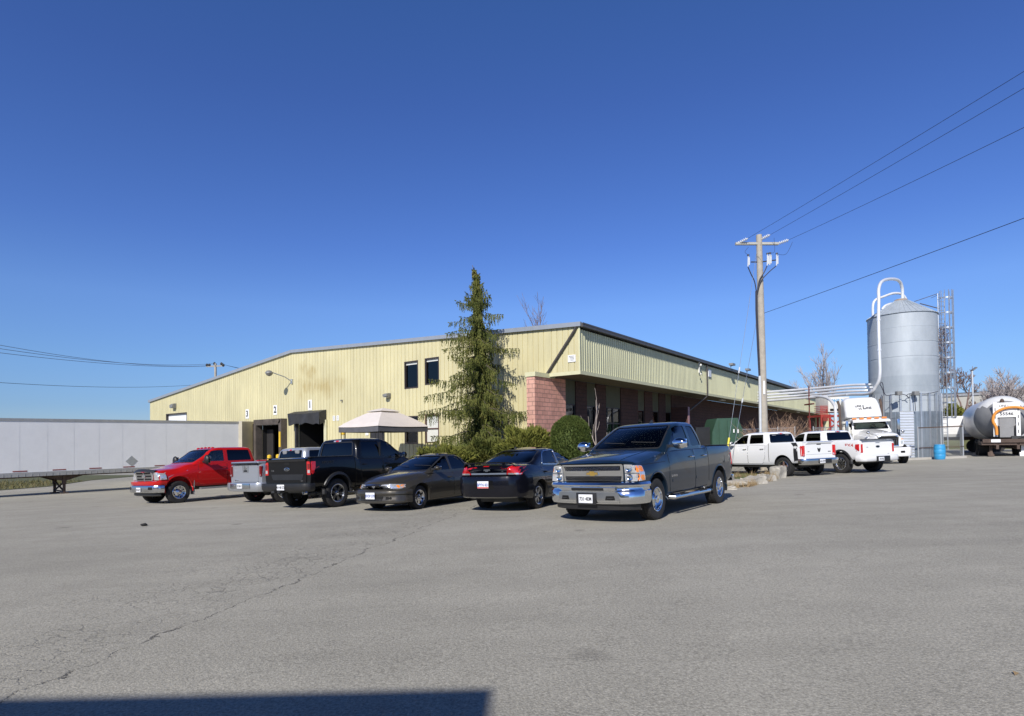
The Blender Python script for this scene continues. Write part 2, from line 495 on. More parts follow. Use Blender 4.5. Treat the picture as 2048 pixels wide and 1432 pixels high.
# ================================================================ ground materials
def asphalt():
    m, n, b = nt('asphalt'); L = n.links.new
    tc = N(n, 'ShaderNodeTexCoord')
    def noise(sc, det=6, rough=.6, vec=None, off=0):
        o = N(n, 'ShaderNodeTexNoise', Scale=sc, Detail=det, Roughness=rough)
        L(vec or tc.outputs['Object'], o.inputs['Vector']); return o
    def math_(op, a, c, clamp=False):
        o = N(n, 'ShaderNodeMath', operation=op, use_clamp=clamp)
        for i, q in enumerate((a, c)):
            if q is None: continue
            if isinstance(q, (int, float)): o.inputs[i].default_value = q
            else: L(q, o.inputs[i])
        return o.outputs[0]
    big = noise(.16, 4, .55); mid = noise(1.1, 6, .65); fine = noise(48, 4, .75); grit = N(n, 'ShaderNodeTexVoronoi', Scale=75)
    L(tc.outputs['Object'], grit.inputs['Vector'])
    # streaks left by tyres: stretched noise
    mp = N(n, 'ShaderNodeMapping'); mp.inputs['Rotation'].default_value = (0, 0, R(-12)); mp.inputs['Scale'].default_value = (.22, 1.7, 1)
    L(tc.outputs['Object'], mp.inputs['Vector']); st = noise(.9, 5, .6, mp.outputs[0])
    r1 = ramp(n, [(.3, (.348, .330, .278)), (.7, (.428, .405, .342))]); L(big.outputs['Fac'], r1.inputs['Fac'])
    r2 = ramp(n, [(.3, .92), (.7, 1.06)]); L(mid.outputs['Fac'], r2.inputs['Fac'])
    r3 = ramp(n, [(.30, .91), (.70, 1.06)]); L(st.outputs['Fac'], r3.inputs['Fac'])
    r4 = ramp(n, [(.28, .48), (.5, 1.0), (.74, 1.55)]); L(fine.outputs['Fac'], r4.inputs['Fac'])
    r5 = ramp(n, [(.0, 1.35), (.25, 1.05), (.55, .85)]); L(grit.outputs['Distance'], r5.inputs['Fac'])
    def mul(a, c, f=1):
        o = N(n, 'ShaderNodeMix', data_type='RGBA', blend_type='MULTIPLY'); o.inputs[0].default_value = f
        L(a, o.inputs[6]); L(c, o.inputs[7]); return o.outputs[2]
    c = mul(r1.outputs[0], r2.outputs[0]); c = mul(c, r3.outputs[0]); c = mul(c, r4.outputs[0], .9); c = mul(c, r5.outputs[0], .8)
    # scattered dark and pale chips of stone
    ch = N(n, 'ShaderNodeTexVoronoi', Scale=17); L(tc.outputs['Object'], ch.inputs['Vector'])
    chn = noise(3.1, 2); chm = ramp(n, [(.035, 1), (.06, 0)]); L(ch.outputs['Distance'], chm.inputs['Fac'])
    sel = N(n, 'ShaderNodeSeparateColor'); L(ch.outputs['Color'], sel.inputs[0])
    dk = math_('MULTIPLY', chm.outputs[0], math_('GREATER_THAN', sel.outputs[0], .72)); lt = math_('MULTIPLY', chm.outputs[0], math_('LESS_THAN', sel.outputs[0], .14))
    def over(a, col, f):
        o = N(n, 'ShaderNodeMix', data_type='RGBA'); L(f, o.inputs[0]); L(a, o.inputs[6]); o.inputs[7].default_value = (*col, 1); return o.outputs[2]
    c = over(c, (.055, .05, .047), math_('MULTIPLY', dk, .75)); c = over(c, (.52, .5, .46), math_('MULTIPLY', lt, .7))
    # stains
    sv = N(n, 'ShaderNodeTexVoronoi', Scale=.55); wv = N(n, 'ShaderNodeVectorMath', operation='ADD')
    wn_ = noise(2.5, 4); sc_ = N(n, 'ShaderNodeVectorMath', operation='SCALE'); L(wn_.outputs['Color'], sc_.inputs[0]); sc_.inputs[3].default_value = .35
    L(tc.outputs['Object'], wv.inputs[0]); L(sc_.outputs[0], wv.inputs[1]); L(wv.outputs[0], sv.inputs['Vector'])
    sm = ramp(n, [(.03, .5), (.10, 0)]); L(sv.outputs['Distance'], sm.inputs['Fac']); c = over(c, (.07, .065, .06), sm.outputs[0])
    # cracks: alligator cracking on the left, masked, plus the long joint
    wob = noise(4.0, 5, .7); ws = N(n, 'ShaderNodeVectorMath', operation='SCALE'); L(wob.outputs['Color'], ws.inputs[0]); ws.inputs[3].default_value = .22
    wa = N(n, 'ShaderNodeVectorMath', operation='ADD'); L(tc.outputs['Object'], wa.inputs[0]); L(ws.outputs[0], wa.inputs[1])
    mp2 = N(n, 'ShaderNodeMapping'); mp2.inputs['Rotation'].default_value = (0, 0, R(-30)); mp2.inputs['Scale'].default_value = (1, 1, 0); L(wa.outputs[0], mp2.inputs['Vector'])
    vc = N(n, 'ShaderNodeTexVoronoi', feature='DISTANCE_TO_EDGE', Scale=6.5); L(mp2.outputs[0], vc.inputs['Vector'])
    vc2 = N(n, 'ShaderNodeTexVoronoi', feature='DISTANCE_TO_EDGE', Scale=.42); L(mp2.outputs[0], vc2.inputs['Vector'])
    cm = ramp(n, [(.01, 1), (.07, 0)]); L(vc.outputs['Distance'], cm.inputs['Fac'])
    cm2 = ramp(n, [(.0006, 1), (.0035, 0)]); L(vc2.outputs['Distance'], cm2.inputs['Fac'])
    # distance to the joint line through A and B (metres)
    A = ground_px(100, 1363); Bp = ground_px(935, 1018); d = (Bp - A).xy.normalized(); nrm = Vector((-d.y, d.x)); off = nrm.dot(A.xy)
    dot = N(n, 'ShaderNodeVectorMath', operation='DOT_PRODUCT'); dot.inputs[1].default_value = (nrm.x, nrm.y, 0); L(tc.outputs['Object'], dot.inputs[0])
    jn = noise(.9, 7, .72); jw = math_('MULTIPLY', math_('SUBTRACT', jn.outputs['Fac'], .5), .9)
    sd = math_('ADD', math_('SUBTRACT', dot.outputs['Value'], off), jw)
    ad = math_('ABSOLUTE', sd, None)
    jf = noise(2.2, 3); jfr = ramp(n, [(.38, .1), (.56, 1)]); L(jf.outputs['Fac'], jfr.inputs['Fac'])
    jm = ramp(n, [(.004, 1), (.017, 0)]); L(ad, jm.inputs['Fac']); jline = math_('MULTIPLY', jm.outputs[0], jfr.outputs[0])
    # alligator mask: band on the left side of the joint, patchy
    band = N(n, 'ShaderNodeMapRange'); band.inputs[1].default_value = 0.0; band.inputs[2].default_value = .25; L(sd, band.inputs[0])
    band2 = N(n, 'ShaderNodeMapRange'); band2.inputs[1].default_value = 3.0; band2.inputs[2].default_value = .8; L(sd, band2.inputs[0])
    pn = noise(.8, 4); pr = ramp(n, [(.38, .1), (.58, 1)]); L(pn.outputs['Fac'], pr.inputs['Fac'])
    al = math_('MULTIPLY', math_('MULTIPLY', band.outputs[0], band2.outputs[0]), pr.outputs[0])
    ga = math_('MULTIPLY', math_('MULTIPLY', cm.outputs[0], al), .42)
    pn2 = noise(.35, 3); pr2 = ramp(n, [(.5, 0), (.6, .6)]); L(pn2.outputs['Fac'], pr2.inputs['Fac'])
    gb = math_('MULTIPLY', math_('MULTIPLY', cm2.outputs[0], pr2.outputs[0]), .25)
    cr = math_('MAXIMUM', math_('MAXIMUM', ga, jline), gb)
    c = over(c, (.035, .032, .03), math_('MULTIPLY', cr, .85))
    L(c, b.inputs['Base Color']); b.inputs['Roughness'].default_value = .88; b.inputs['Specular IOR Level'].default_value = .35
    bp = N(n, 'ShaderNodeBump', Strength=.55, Distance=.006)
    h = math_('ADD', fine.outputs['Fac'], math_('MULTIPLY', cr, -4)); h = math_('ADD', h, math_('MULTIPLY', grit.outputs['Distance'], .8))
    L(h, bp.inputs['Height']); L(bp.outputs['Normal'], b.inputs['Normal'])
asphalt()
simple('soil_grass', (.10, .105, .045), .95, var=.5, scale=2.5, bump=.8, bscale=25)
simple('concrete', (.40, .38, .34), .85, var=.18, scale=4, bump=.3, bscale=40)
simple('limestone', (.42, .39, .33), .85, var=.45, scale=2.5, bump=.8, bscale=14)
simple('far_field', (.13, .125, .07), 1, var=.4, scale=.05)

# ground sheet
def axis(pts):
    out = []
    for (a, b, s) in pts:
        x = a
        while x < b - 1e-6: out.append(x); x += s
    out.append(pts[-1][1]); return out
xs = axis([(-700, -140, 80), (-140, -40, 10), (-40, 44, 1.0), (44, 144, 10), (144, 704, 80)])
ys = axis([(-60, -8, 6), (-8, 50, 1.0), (50, 150, 10), (150, 1000, 85)])
gv = [(x, y, G(x, y)) for y in ys for x in xs]
nx = len(xs)
gf = [(j * nx + i, j * nx + i + 1, (j + 1) * nx + i + 1, (j + 1) * nx + i) for j in range(len(ys) - 1) for i in range(nx - 1)]
g = MB(); g.add(gv, gf); go = g.build('ground', 'asphalt', angle=60); go['kind'] = 'structure'

# ================================================================ the warehouse
CORNER = Vector((3.1, 26.35, 0)); TH = math.atan2(.801, .599)
eR = Vector((math.cos(TH), math.sin(TH), 0)); eL = Vector((-math.sin(TH), math.cos(TH), 0))
def on_left(px, py, x=0.0):             # local (y, z) on the plane local-x = x
    d = ray(px, py); t = ((CORNER - CAM).dot(eR) + x) / d.dot(eR); p = CAM + d * t - CORNER
    return p.dot(eL), p.z
def on_right(px, py, y=0.0):            # local (x, z) on the plane local-y = y
    d = ray(px, py); t = ((CORNER - CAM).dot(eL) + y) / d.dot(eL); p = CAM + d * t - CORNER
    return p.dot(eR), p.z
def metal_siding(name, col, dirt=.5):
    m, n, b = nt(name); L = n.links.new
    tc = N(n, 'ShaderNodeTexCoord')
    mp = N(n, 'ShaderNodeMapping'); mp.inputs['Scale'].default_value = (1, 1, .12); L(tc.outputs['Object'], mp.inputs['Vector'])
    a = N(n, 'ShaderNodeTexNoise', Scale=2.4, Detail=6, Roughness=.7); L(mp.outputs[0], a.inputs['Vector'])
    c = N(n, 'ShaderNodeTexNoise', Scale=.35, Detail=4); L(tc.outputs['Object'], c.inputs['Vector'])
    r1 = ramp(n, [(.3, tuple(q * .86 for q in col)), (.7, tuple(q * 1.06 for q in col))]); L(a.outputs['Fac'], r1.inputs['Fac'])
    r2 = ramp(n, [(.3, .9), (.7, 1.05)]); L(c.outputs['Fac'], r2.inputs['Fac'])
    mx = N(n, 'ShaderNodeMix', data_type='RGBA', blend_type='MULTIPLY'); mx.inputs[0].default_value = 1
    L(r1.outputs[0], mx.inputs[6]); L(r2.outputs[0], mx.inputs[7])
    L(mx.outputs[2], b.inputs['Base Color']); b.inputs['Roughness'].default_value = .5
    return m, n, b, mx
metal_siding('siding_olive', (.60, .59, .375))
m, n, b, mx = metal_siding('siding_yellow', (.635, .575, .335))
# ghost of a removed painted sign: brown smears in local y,z
L = n.links.new
y0, z0 = on_left(690, 765); y1, z1 = on_left(593, 765)
tc = N(n, 'ShaderNodeTexCoord'); sp = N(n, 'ShaderNodeSeparateXYZ'); L(tc.outputs['Object'], sp.inputs[0])
def rng(sock, a, b_, c, d):             # 1 inside [b_,c], fading to 0 at a and d
    q1 = N(n, 'ShaderNodeMapRange'); q1.inputs[1].default_value = a; q1.inputs[2].default_value = b_; L(sock, q1.inputs[0])
    q2 = N(n, 'ShaderNodeMapRange'); q2.inputs[1].default_value = d; q2.inputs[2].default_value = c; L(sock, q2.inputs[0])
    mm = N(n, 'ShaderNodeMath', operation='MULTIPLY'); L(q1.outputs[0], mm.inputs[0]); L(q2.outputs[0], mm.inputs[1]); return mm.outputs[0]
nz = N(n, 'ShaderNodeTexNoise', Scale=1.7, Detail=5); L(tc.outputs['Object'], nz.inputs['Vector'])
mpz = N(n, 'ShaderNodeMapping'); mpz.inputs['Scale'].default_value = (1, 1.6, .35); L(tc.outputs['Object'], mpz.inputs['Vector'])
nz2 = N(n, 'ShaderNodeTexNoise', Scale=2.4, Detail=6, Roughness=.7); L(mpz.outputs[0], nz2.inputs['Vector'])
wobz = N(n, 'ShaderNodeMath', operation='MULTIPLY_ADD'); wobz.inputs[1].default_value = 1.1; L(nz.outputs['Fac'], wobz.inputs[0])
zz = N(n, 'ShaderNodeMath', operation='SUBTRACT'); zz.inputs[1].default_value = .55; L(sp.outputs['Z'], zz.inputs[0]); L(zz.outputs[0], wobz.inputs[2])
def stain(pxa, pxb, pya, pyb, s):
    pxm = (pxa + pxb) / 2
    ya = on_left(pxb, pya)[0]; yb = on_left(pxa, pya)[0]; zb = on_left(pxm, pyb)[1]; zt = on_left(pxm, pya)[1]
    f1 = rng(sp.outputs['Y'], ya - .4, ya + .1, yb - .1, yb + .4); f2 = rng(wobz.outputs[0], zb - .35, zb + .25, zt - .25, zt + .3)
    mm = N(n, 'ShaderNodeMath', operation='MULTIPLY'); L(f1, mm.inputs[0]); L(f2, mm.inputs[1])
    m2 = N(n, 'ShaderNodeMath', operation='MULTIPLY'); L(mm.outputs[0], m2.inputs[0]); m2.inputs[1].default_value = s; return m2.outputs[0]
fs = [stain(602, 612, 727, 745, .8), stain(612, 630, 733, 755, .75), stain(597, 604, 755, 800, .5), stain(606, 640, 762, 782, .8), stain(640, 662, 760, 788, .85), stain(668, 688, 758, 772, .5), stain(597, 612, 788, 800, .45)]
acc = fs[0]
for f in fs[1:]:
    q = N(n, 'ShaderNodeMath', operation='MAXIMUM'); L(acc, q.inputs[0]); L(f, q.inputs[1]); acc = q.outputs[0]
rz = ramp(n, [(.36, .25), (.56, 1)]); L(nz2.outputs['Fac'], rz.inputs['Fac'])
fm = N(n, 'ShaderNodeMath', operation='MULTIPLY'); L(acc, fm.inputs[0]); L(rz.outputs[0], fm.inputs[1])
mo = N(n, 'ShaderNodeMix', data_type='RGBA'); L(fm.outputs[0], mo.inputs[0]); L(mx.outputs[2], mo.inputs[6]); mo.inputs[7].default_value = (.44, .35, .15, 1)
L(mo.outputs[2], b.inputs['Base Color'])

def block_mat(name, col, mort, plane='xz'):
    m, n, b = nt(name); L = n.links.new
    tc = N(n, 'ShaderNodeTexCoord'); sp = N(n, 'ShaderNodeSeparateXYZ'); L(tc.outputs['Object'], sp.inputs[0])
    cb = N(n, 'ShaderNodeCombineXYZ'); L(sp.outputs['X' if plane == 'xz' else 'Y'], cb.inputs[0]); L(sp.outputs['Z'], cb.inputs[1])
    br = N(n, 'ShaderNodeTexBrick', Scale=1.0); br.inputs['Mortar Size'].default_value = .012; br.inputs['Brick Width'].default_value = .4; br.inputs['Row Height'].default_value = .2
    br.inputs['Color1'].default_value = (*col, 1); br.inputs['Color2'].default_value = (*[c * .82 for c in col], 1); br.inputs['Mortar'].default_value = (*mort, 1); br.inputs['Bias'].default_value = -.3
    L(cb.outputs[0], br.inputs['Vector'])
    no = N(n, 'ShaderNodeTexNoise', Scale=2.0, Detail=6, Roughness=.7); L(tc.outputs['Object'], no.inputs['Vector'])
    rp = ramp(n, [(.3, .78), (.7, 1.1)]); L(no.outputs['Fac'], rp.inputs['Fac'])
    mx = N(n, 'ShaderNodeMix', data_type='RGBA', blend_type='MULTIPLY'); mx.inputs[0].default_value = 1; L(br.outputs['Color'], mx.inputs[6]); L(rp.outputs[0], mx.inputs[7])
    L(mx.outputs[2], b.inputs['Base Color']); b.inputs['Roughness'].default_value = .9
    n2 = N(n, 'ShaderNodeTexNoise', Scale=30, Detail=4); L(tc.outputs['Object'], n2.inputs['Vector'])
    ad = N(n, 'ShaderNodeMath', operation='MULTIPLY_ADD'); ad.inputs[1].default_value = -3; L(br.outputs['Fac'], ad.inputs[0]); L(n2.outputs['Fac'], ad.inputs[2])
    bp = N(n, 'ShaderNodeBump', Strength=.8, Distance=.012); L(ad.outputs[0], bp.inputs['Height']); L(bp.outputs['Normal'], b.inputs['Normal'])
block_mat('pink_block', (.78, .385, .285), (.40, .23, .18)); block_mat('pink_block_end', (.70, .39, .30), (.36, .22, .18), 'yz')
block_mat('pink_block_shade', (.088, .042, .033), (.05, .028, .024))  # pink block again, overhang shade painted in as a much darker colour
simple('roof_trim', (.34, .37, .41), .45, metal=.3, var=.08); simple('gutter_brown', (.10, .09, .085), .45, metal=.3, var=.15)
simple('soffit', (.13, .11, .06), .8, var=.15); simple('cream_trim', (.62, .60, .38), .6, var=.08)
simple('window_frame', (.045, .035, .032), .5); simple('bronze_frame', (.10, .055, .045), .5); simple('window_white', (.7, .69, .64), .6)
simple('roof_metal', (.35, .36, .37), .5, metal=.3); simple('olive_panel', (.14, .135, .085), .7, var=.1)
simple('dock_rubber', (.075, .062, .052), .9, var=.6, scale=1.6, bump=.4, bscale=18); simple('dock_dark', (.014, .014, .015), .8, var=.3)
simple('tarp_black', (.03, .03, .032), .6, var=.4, scale=2, bump=.5, bscale=6)
simple('dock_light_jamb', (.55, .52, .34), .7, var=.2); simple('door_dark', (.03, .028, .028), .5)
glass('window_glass', (.10, .12, .14)); glass('window_glass_blue', (.2, .25, .3))
simple('blind', (.62, .63, .58), .7, var=.05); simple('steel_grey', (.22, .23, .24), .5, metal=.3)
simple('yellow_paint', (.72, .47, .03), .55, var=.15)
simple('fixture_grey', (.24, .24, .23), .5, metal=.2)
simple('sign_white', (.82, .82, .80), .5, var=.03)
simple('pink_trim', (.42, .24, .25), .8, var=.1)

BLD = thing('warehouse_building', 'long yellow metal-clad warehouse with docks numbered 1 to 3 and pink block office front', 'building', CORNER, TH)
EAVE = 6.85
def rise(px, py): return on_left(px, py)
RID = on_left(585, 703); LEFT = on_left(300, 803)
Yl = LEFT[0]
def ztop(y):
    if y < RID[0]: return EAVE + (RID[1] - EAVE) * y / RID[0]
    return RID[1] + (LEFT[1] - RID[1]) * (y - RID[0]) / (LEFT[0] - RID[0])
SOF = 4.60
def corr_wall(name, mat, y0, y1, zb, zt, pitch, prof, openings, axis_, sgn, base=0.0, x_off=0):
    """ribbed sheet; prof: list of (fraction, depth) over one pitch; openings: (a,b,z0,z1)"""
    ts = set()
    k = int((y1 - y0) / pitch) + 1
    pts = []
    for i in range(k + 1):
        for (f, d) in prof:
            t = y0 + (i + f) * pitch
            if t < y1: pts.append((t, d))
    pts = [(y0, prof[0][1])] + [p for p in pts if p[0] > y0 + 1e-4] + [(y1, prof[0][1])]
    def depth(t):
        for i in range(len(pts) - 1):
            if pts[i][0] <= t <= pts[i + 1][0]:
                if pts[i + 1][0] == pts[i][0]: return pts[i][1]
                return pts[i][1] + (pts[i + 1][1] - pts[i][1]) * (t - pts[i][0]) / (pts[i + 1][0] - pts[i][0])
        return pts[-1][1]
    tt = sorted(set([round(p[0], 4) for p in pts] + [round(q, 4) for o in openings for q in (o[0], o[1])]))
    mb = MB()
    for a, b in zip(tt[:-1], tt[1:]):
        mid = (a + b) / 2
        segs = [(zb(mid) if callable(zb) else zb, None)]
        lo = lambda t: (zb(t) if callable(zb) else zb)
        hi = lambda t: (zt(t) if callable(zt) else zt)
        ops = sorted([(o[2], o[3]) for o in openings if o[0] <= mid <= o[1]])
        cur = None; spans = []
        for (q0, q1) in ops:
            spans.append((cur, q0)); cur = q1
        spans.append((cur, None))
        for (s0, s1) in spans:
            V = []
            for (t, z, isr) in ((a, s0, 0), (b, s0, 0), (b, s1, 1), (a, s1, 1)):
                zz_ = (lo(t) if not isr else hi(t)) if z is None else z
                d = base - sgn * 0 + depth(t) * sgn
                V.append((d, t, zz_) if axis_ == 'y' else (t, d, zz_))
            mb.add(V, [(0, 1, 2, 3)])
    return mb.build(name, mat, BLD, angle=20, fix=False)
# --- openings of the left (dock) facade, from their corners in the photograph
def rectL(pxl, pxr, pyt, pyb):
    pm = (pxl + pxr) / 2
    return (on_left(pxr, pyt)[0], on_left(pxl, pyt)[0], on_left(pm, pyb)[1], on_left(pm, pyt)[1])
UW = [rectL(808.5, 836, 722, 777), rectL(849.5, 878, 715, 769)]
LW = [rectL(809, 836, 832, 888), rectL(850, 878, 828, 886)]
DK = [rectL(599, 650, 838, 905), rectL(525, 569, 850, 925), rectL(462, 505, 860, 925)]
flr = .35
DK = [(a, b_, flr - .3, t) for (a, b_, c, t) in DK]
OH = rectL(333, 373, 828, 870); OH = (OH[0], OH[1], -.8, OH[3])
MD = rectL(740, 768, 850, 900); MD = (MD[0], MD[1], -.3, MD[3])
corr_wall('wall', 'siding_yellow', 1.66, Yl, -2.5, lambda t: ztop(t) - .02, .305, [(0, 0), (.86, 0), (.9, .035), (.96, .035), (1.0, 0)], UW + LW + DK + [OH, MD], 'y', 1)
corr_wall('wall', 'siding_yellow', 0.0, 1.66, SOF + .16, lambda t: ztop(t) - .02, .305, [(0, 0), (.86, 0), (.9, .035), (.96, .035), (1.0, 0)], [], 'y', 1)
XE = on_right(1657, 810)[0]
corr_wall('wall', 'siding_olive', 0.0, XE, SOF + .16, EAVE - .2, .22, [(0, 0), (.45, 0), (.55, .035), (.9, .035), (1, 0)], [], 'x', 1)
# trims
b_ = MB()
yy = [0, RID[0], Yl]
for a, c in ((0, RID[0]), (RID[0], Yl + .1)):
    b_.beam((-.06, a - (.12 if a == 0 else 0), ztop(a) + .0), (-.06, c, ztop(min(c, Yl)) + .0), .16, .20, up=(0, 0, 1))
b_.build('roof_trim', 'roof_trim', BLD)
# roof sheets
r_ = MB()
for a, c in ((0, RID[0]), (RID[0], Yl)):
    r_.add([(0, a, ztop(a)), (XE, a, ztop(a)), (XE, c, ztop(c)), (0, c, ztop(c))], [(0, 1, 2, 3)])
ro = r_.build('roof', 'roof_metal', BLD)
b_ = MB(); b_.box(-.02, 30.6, -.20, -.03, EAVE - .12, EAVE + .05); b_.box(-.04, 30.6, -.21, -.19, EAVE + .0, EAVE + .07)
b_.build('gutter', 'gutter_brown', BLD)
b_ = MB(); b_.box(30.7, XE, -.26, -.03, EAVE - .10, EAVE + .13); b_.build('gutter', 'gutter_brown', BLD)
b_ = MB(); b_.box(-.035, XE + .03, -.05, .0, SOF, SOF + .16); b_.box(-.05, -.035, -.05, 1.66, SOF, SOF + .16); b_.build('fascia_trim', 'cream_trim', BLD)
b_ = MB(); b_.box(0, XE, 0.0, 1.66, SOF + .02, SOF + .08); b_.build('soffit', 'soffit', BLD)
b_ = MB(); b_.box(-.04, .0, -.04, .035, SOF + .16, EAVE - .1); b_.build('corner_trim', 'cream_trim', BLD)
# recessed office wall of split blocks
RW = 1.66
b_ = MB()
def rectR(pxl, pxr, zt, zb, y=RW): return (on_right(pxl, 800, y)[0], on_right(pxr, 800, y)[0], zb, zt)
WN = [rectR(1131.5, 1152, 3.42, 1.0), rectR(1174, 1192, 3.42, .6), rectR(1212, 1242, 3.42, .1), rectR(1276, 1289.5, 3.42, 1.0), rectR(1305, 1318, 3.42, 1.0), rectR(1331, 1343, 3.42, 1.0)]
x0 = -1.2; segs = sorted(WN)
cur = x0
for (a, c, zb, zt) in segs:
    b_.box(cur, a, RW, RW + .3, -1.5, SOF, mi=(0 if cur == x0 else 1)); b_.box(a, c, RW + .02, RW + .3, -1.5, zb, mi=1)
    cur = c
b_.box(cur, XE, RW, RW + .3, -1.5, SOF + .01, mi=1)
b_.build('office_wall', ['pink_block', 'pink_block_shade'], BLD)
b_ = MB(); b_.box(-1.204, -1.0, RW + .004, RW + .45, -1.5, SOF - .06); b_.box(-1.0, -.004, RW + .3, RW + .449, -1.5, SOF - .06); b_.build('block_pier', 'pink_block_end', BLD)
b_ = MB(); b_.box(-1.25, -.01, RW - .06, RW + .5, SOF - .06, SOF + .14); b_.box(-.01, .42, RW - .06, RW - .01, SOF - .06, SOF + .14); b_.build('pier_cap', 'cream_trim', BLD)
for i, (a, c, zb, zt) in enumerate(WN):
    p = MB(); p.box(a, c, RW + .06, RW + .1, zt, SOF)
    for k in range(int((c - a) / .12)): p.box(a + k * .12, a + k * .12 + .03, RW + .04, RW + .06, zt, SOF)
    p.build('spandrel_panel', 'olive_panel', BLD)
    f = MB(); w = .05
    for q in ((a, a + w, zb, zt), (c - w, c, zb, zt), (a + w, c - w, zt - w, zt), (a + w, c - w, zb, zb + w)): f.box(q[0], q[1], RW + .05, RW + .14, q[2], q[3])
    if i == 2: f.box((a + c) / 2 - .04, (a + c) / 2 + .04, RW + .05, RW + .14, zb + w, zt - w); f.box(a + w, c - w, RW + .055, RW + .13, 2.5, 2.58)
    fo = f.build('door' if i == 2 else 'window', 'window_frame', BLD)
    g_ = MB(); g_.box(a + w, c - w, RW + .10, RW + .11, zb + w, zt - w); g_.build('pane', 'window_glass_blue', fo)
    if i in (3, 4, 0): s_ = MB(); s_.box(a + w, c - w, RW + .15, RW + .16, zt - (.5 if i else 2.2), zt - .1); s_.build('blind', 'blind', fo)
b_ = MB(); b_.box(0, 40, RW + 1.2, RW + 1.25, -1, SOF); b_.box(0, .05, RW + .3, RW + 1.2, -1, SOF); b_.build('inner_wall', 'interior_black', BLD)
# wing wall, shade painted dark on its faces, sunlit end pink; leader pipes
wx = on_right(1376, 850, .55)[0]
b_ = MB(); b_.box(wx, wx + .3, .55, RW - .004, -1, 3.75, mi=0); b_.box(wx - .004, wx + .304, .53, .549, -1, 3.754, mi=1); b_.build('wing_wall', ['pink_block_shade', 'pink_trim'], BLD)
wl = MB(); dx = on_right(1411.5, 760)[0]
wl.tube([(dx, -.13, EAVE - .1), (dx, -.1, EAVE - .3), (dx, -.1, SOF + .02), (dx, -.02, SOF - .1), (wx + .35, .6, 3.5), (wx + .35, .66, 3.3), (wx + .35, .66, 0)], .05, 8)
wl.build('downpipe', 'gutter_brown', BLD)
wl = MB(); a_ = on_left(1100 + 60, 656); 
wl.tube([(-.12, .12, EAVE - .1), (-.10, .2, EAVE - .25), (-.10, 1.55, SOF + .35), (-.10, 1.72, SOF + .14)], .055, 8)
wl.build('downpipe', 'gutter_brown', BLD)
# white number plates above the docks
for t, px, py in (('1', 620.5, 810), ('2', 551, 820), ('3', 495, 828)):
    y, z = on_left(px, py); b_ = MB(); b_.box(-.03, -.005, y - .22, y + .22, z - .34, z + .34); s_ = b_.build('number_sign', 'sign_white', BLD); s_['label'] = 'white sign with black number ' + t
    place_text(t, .62, 'letter_black', (-.034, y, z), (0, -1, 0), (0, 0, 1), s_, 'numeral', .002, .022, .95)
for px, py in ((668.5, 836.5), (676, 836)):
    y, z = on_left(px, py); b_ = MB(); b_.box(-.03, -.005, y - .12, y + .12, z - .16, z + .16); s_ = b_.build('notice', 'sign_white', BLD)
    for k in range(4): q = MB(); q.box(-.033, -.031, y - .08, y + .08, z + .1 - k * .06, z + .115 - k * .06); q.build('text_line', 'letter_black', s_)
y, z = on_left(734.5, 866); b_ = MB(); b_.box(-.03, -.005, y - .13, y + .13, z - .14, z + .14); b_.build('notice', 'sign_white', BLD)
y, z = on_left(686, 862); b_ = MB(); b_.box(-.04, -.005, y - .2, y + .2, z - .22, z + .22); b_.build('yellow_notice', 'yellow_paint', BLD)
y, z = on_left(1144, 717); b_ = MB(); b_.box(-.035, -.005, y - .2, y + .2, z - .16, z + .16); s_ = b_.build('address_plate', 'sign_white', BLD)
for k in range(4): q = MB(); q.box(-.038, -.036, y - .14 + .02 * (k % 2), y + .15 - .03 * k, z + .09 - k * .06, z + .11 - k * .06); q.build('text_line', 'letter_black', s_)
# windows of the dock facade
for i, (a, c, zb, zt) in enumerate(UW + LW):
    f = MB(); w = .07; d0, d1 = .0, .16
    for q in ((a, a + w, zb, zt), (c - w, c, zb, zt), (a + w, c - w, zt - w, zt), (a + w, c - w, zb, zb + w)): f.box(d0 - .01, d1, q[0], q[1], q[2], q[3])
    if i >= 2: f.box(.03, d1, a + w, c - w, (zb + zt) / 2 - .03, (zb + zt) / 2 + .03)
    fo = f.build('window', 'bronze_frame' if i == 3 else 'window_frame', BLD)
    g_ = MB(); g_.box(.10, .11, a + w, c - w, zb + w, zt - w); g_.build('pane', 'glass_clear' if i >= 2 else 'window_glass', fo)
    s_ = MB()
    if i == 3: s_.box(.085, .095, a + w, c - w, zb + w, zt - w)
    elif i == 2: s_.box(.04, .12, a + w + .05, c - w - .05, (zb + zt) / 2 + .02, (zb + zt) / 2 + .35)
    else: s_.box(.085, .095, a + w, c - w, zt - w - .13, zt - w)
    s_.build('blind', 'blind', fo)
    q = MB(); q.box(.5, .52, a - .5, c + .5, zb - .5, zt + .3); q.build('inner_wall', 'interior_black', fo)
# overhead door (far left)
a, c, zb, zt = OH
f = MB()
for k in range(9): f.box(.18, .22, a, c, zt - .5 * (k + 1) + .015, zt - .5 * k)
f.build('overhead_door', 'white_plain', BLD)
f = MB(); f.box(-.01, .22, a - .08, a, zb, zt + .08); f.box(-.01, .22, c, c + .08, zb, zt + .08); f.box(-.01, .22, a, c, zt, zt + .08); f.build('door_jamb', 'window_frame', BLD)
# man door
a, c, zb, zt = MD
f = MB(); f.box(.03, .07, a, c, zb, zt); fo = f.build('door', 'door_dark', BLD)
f = MB()
for k in range(3): f.box(.015, .028, a + .25 + .02 * k, a + .5, zb + 1.3 + k * .25, zb + 1.45 + k * .25)
f.build('door_notice', 'blind', fo)
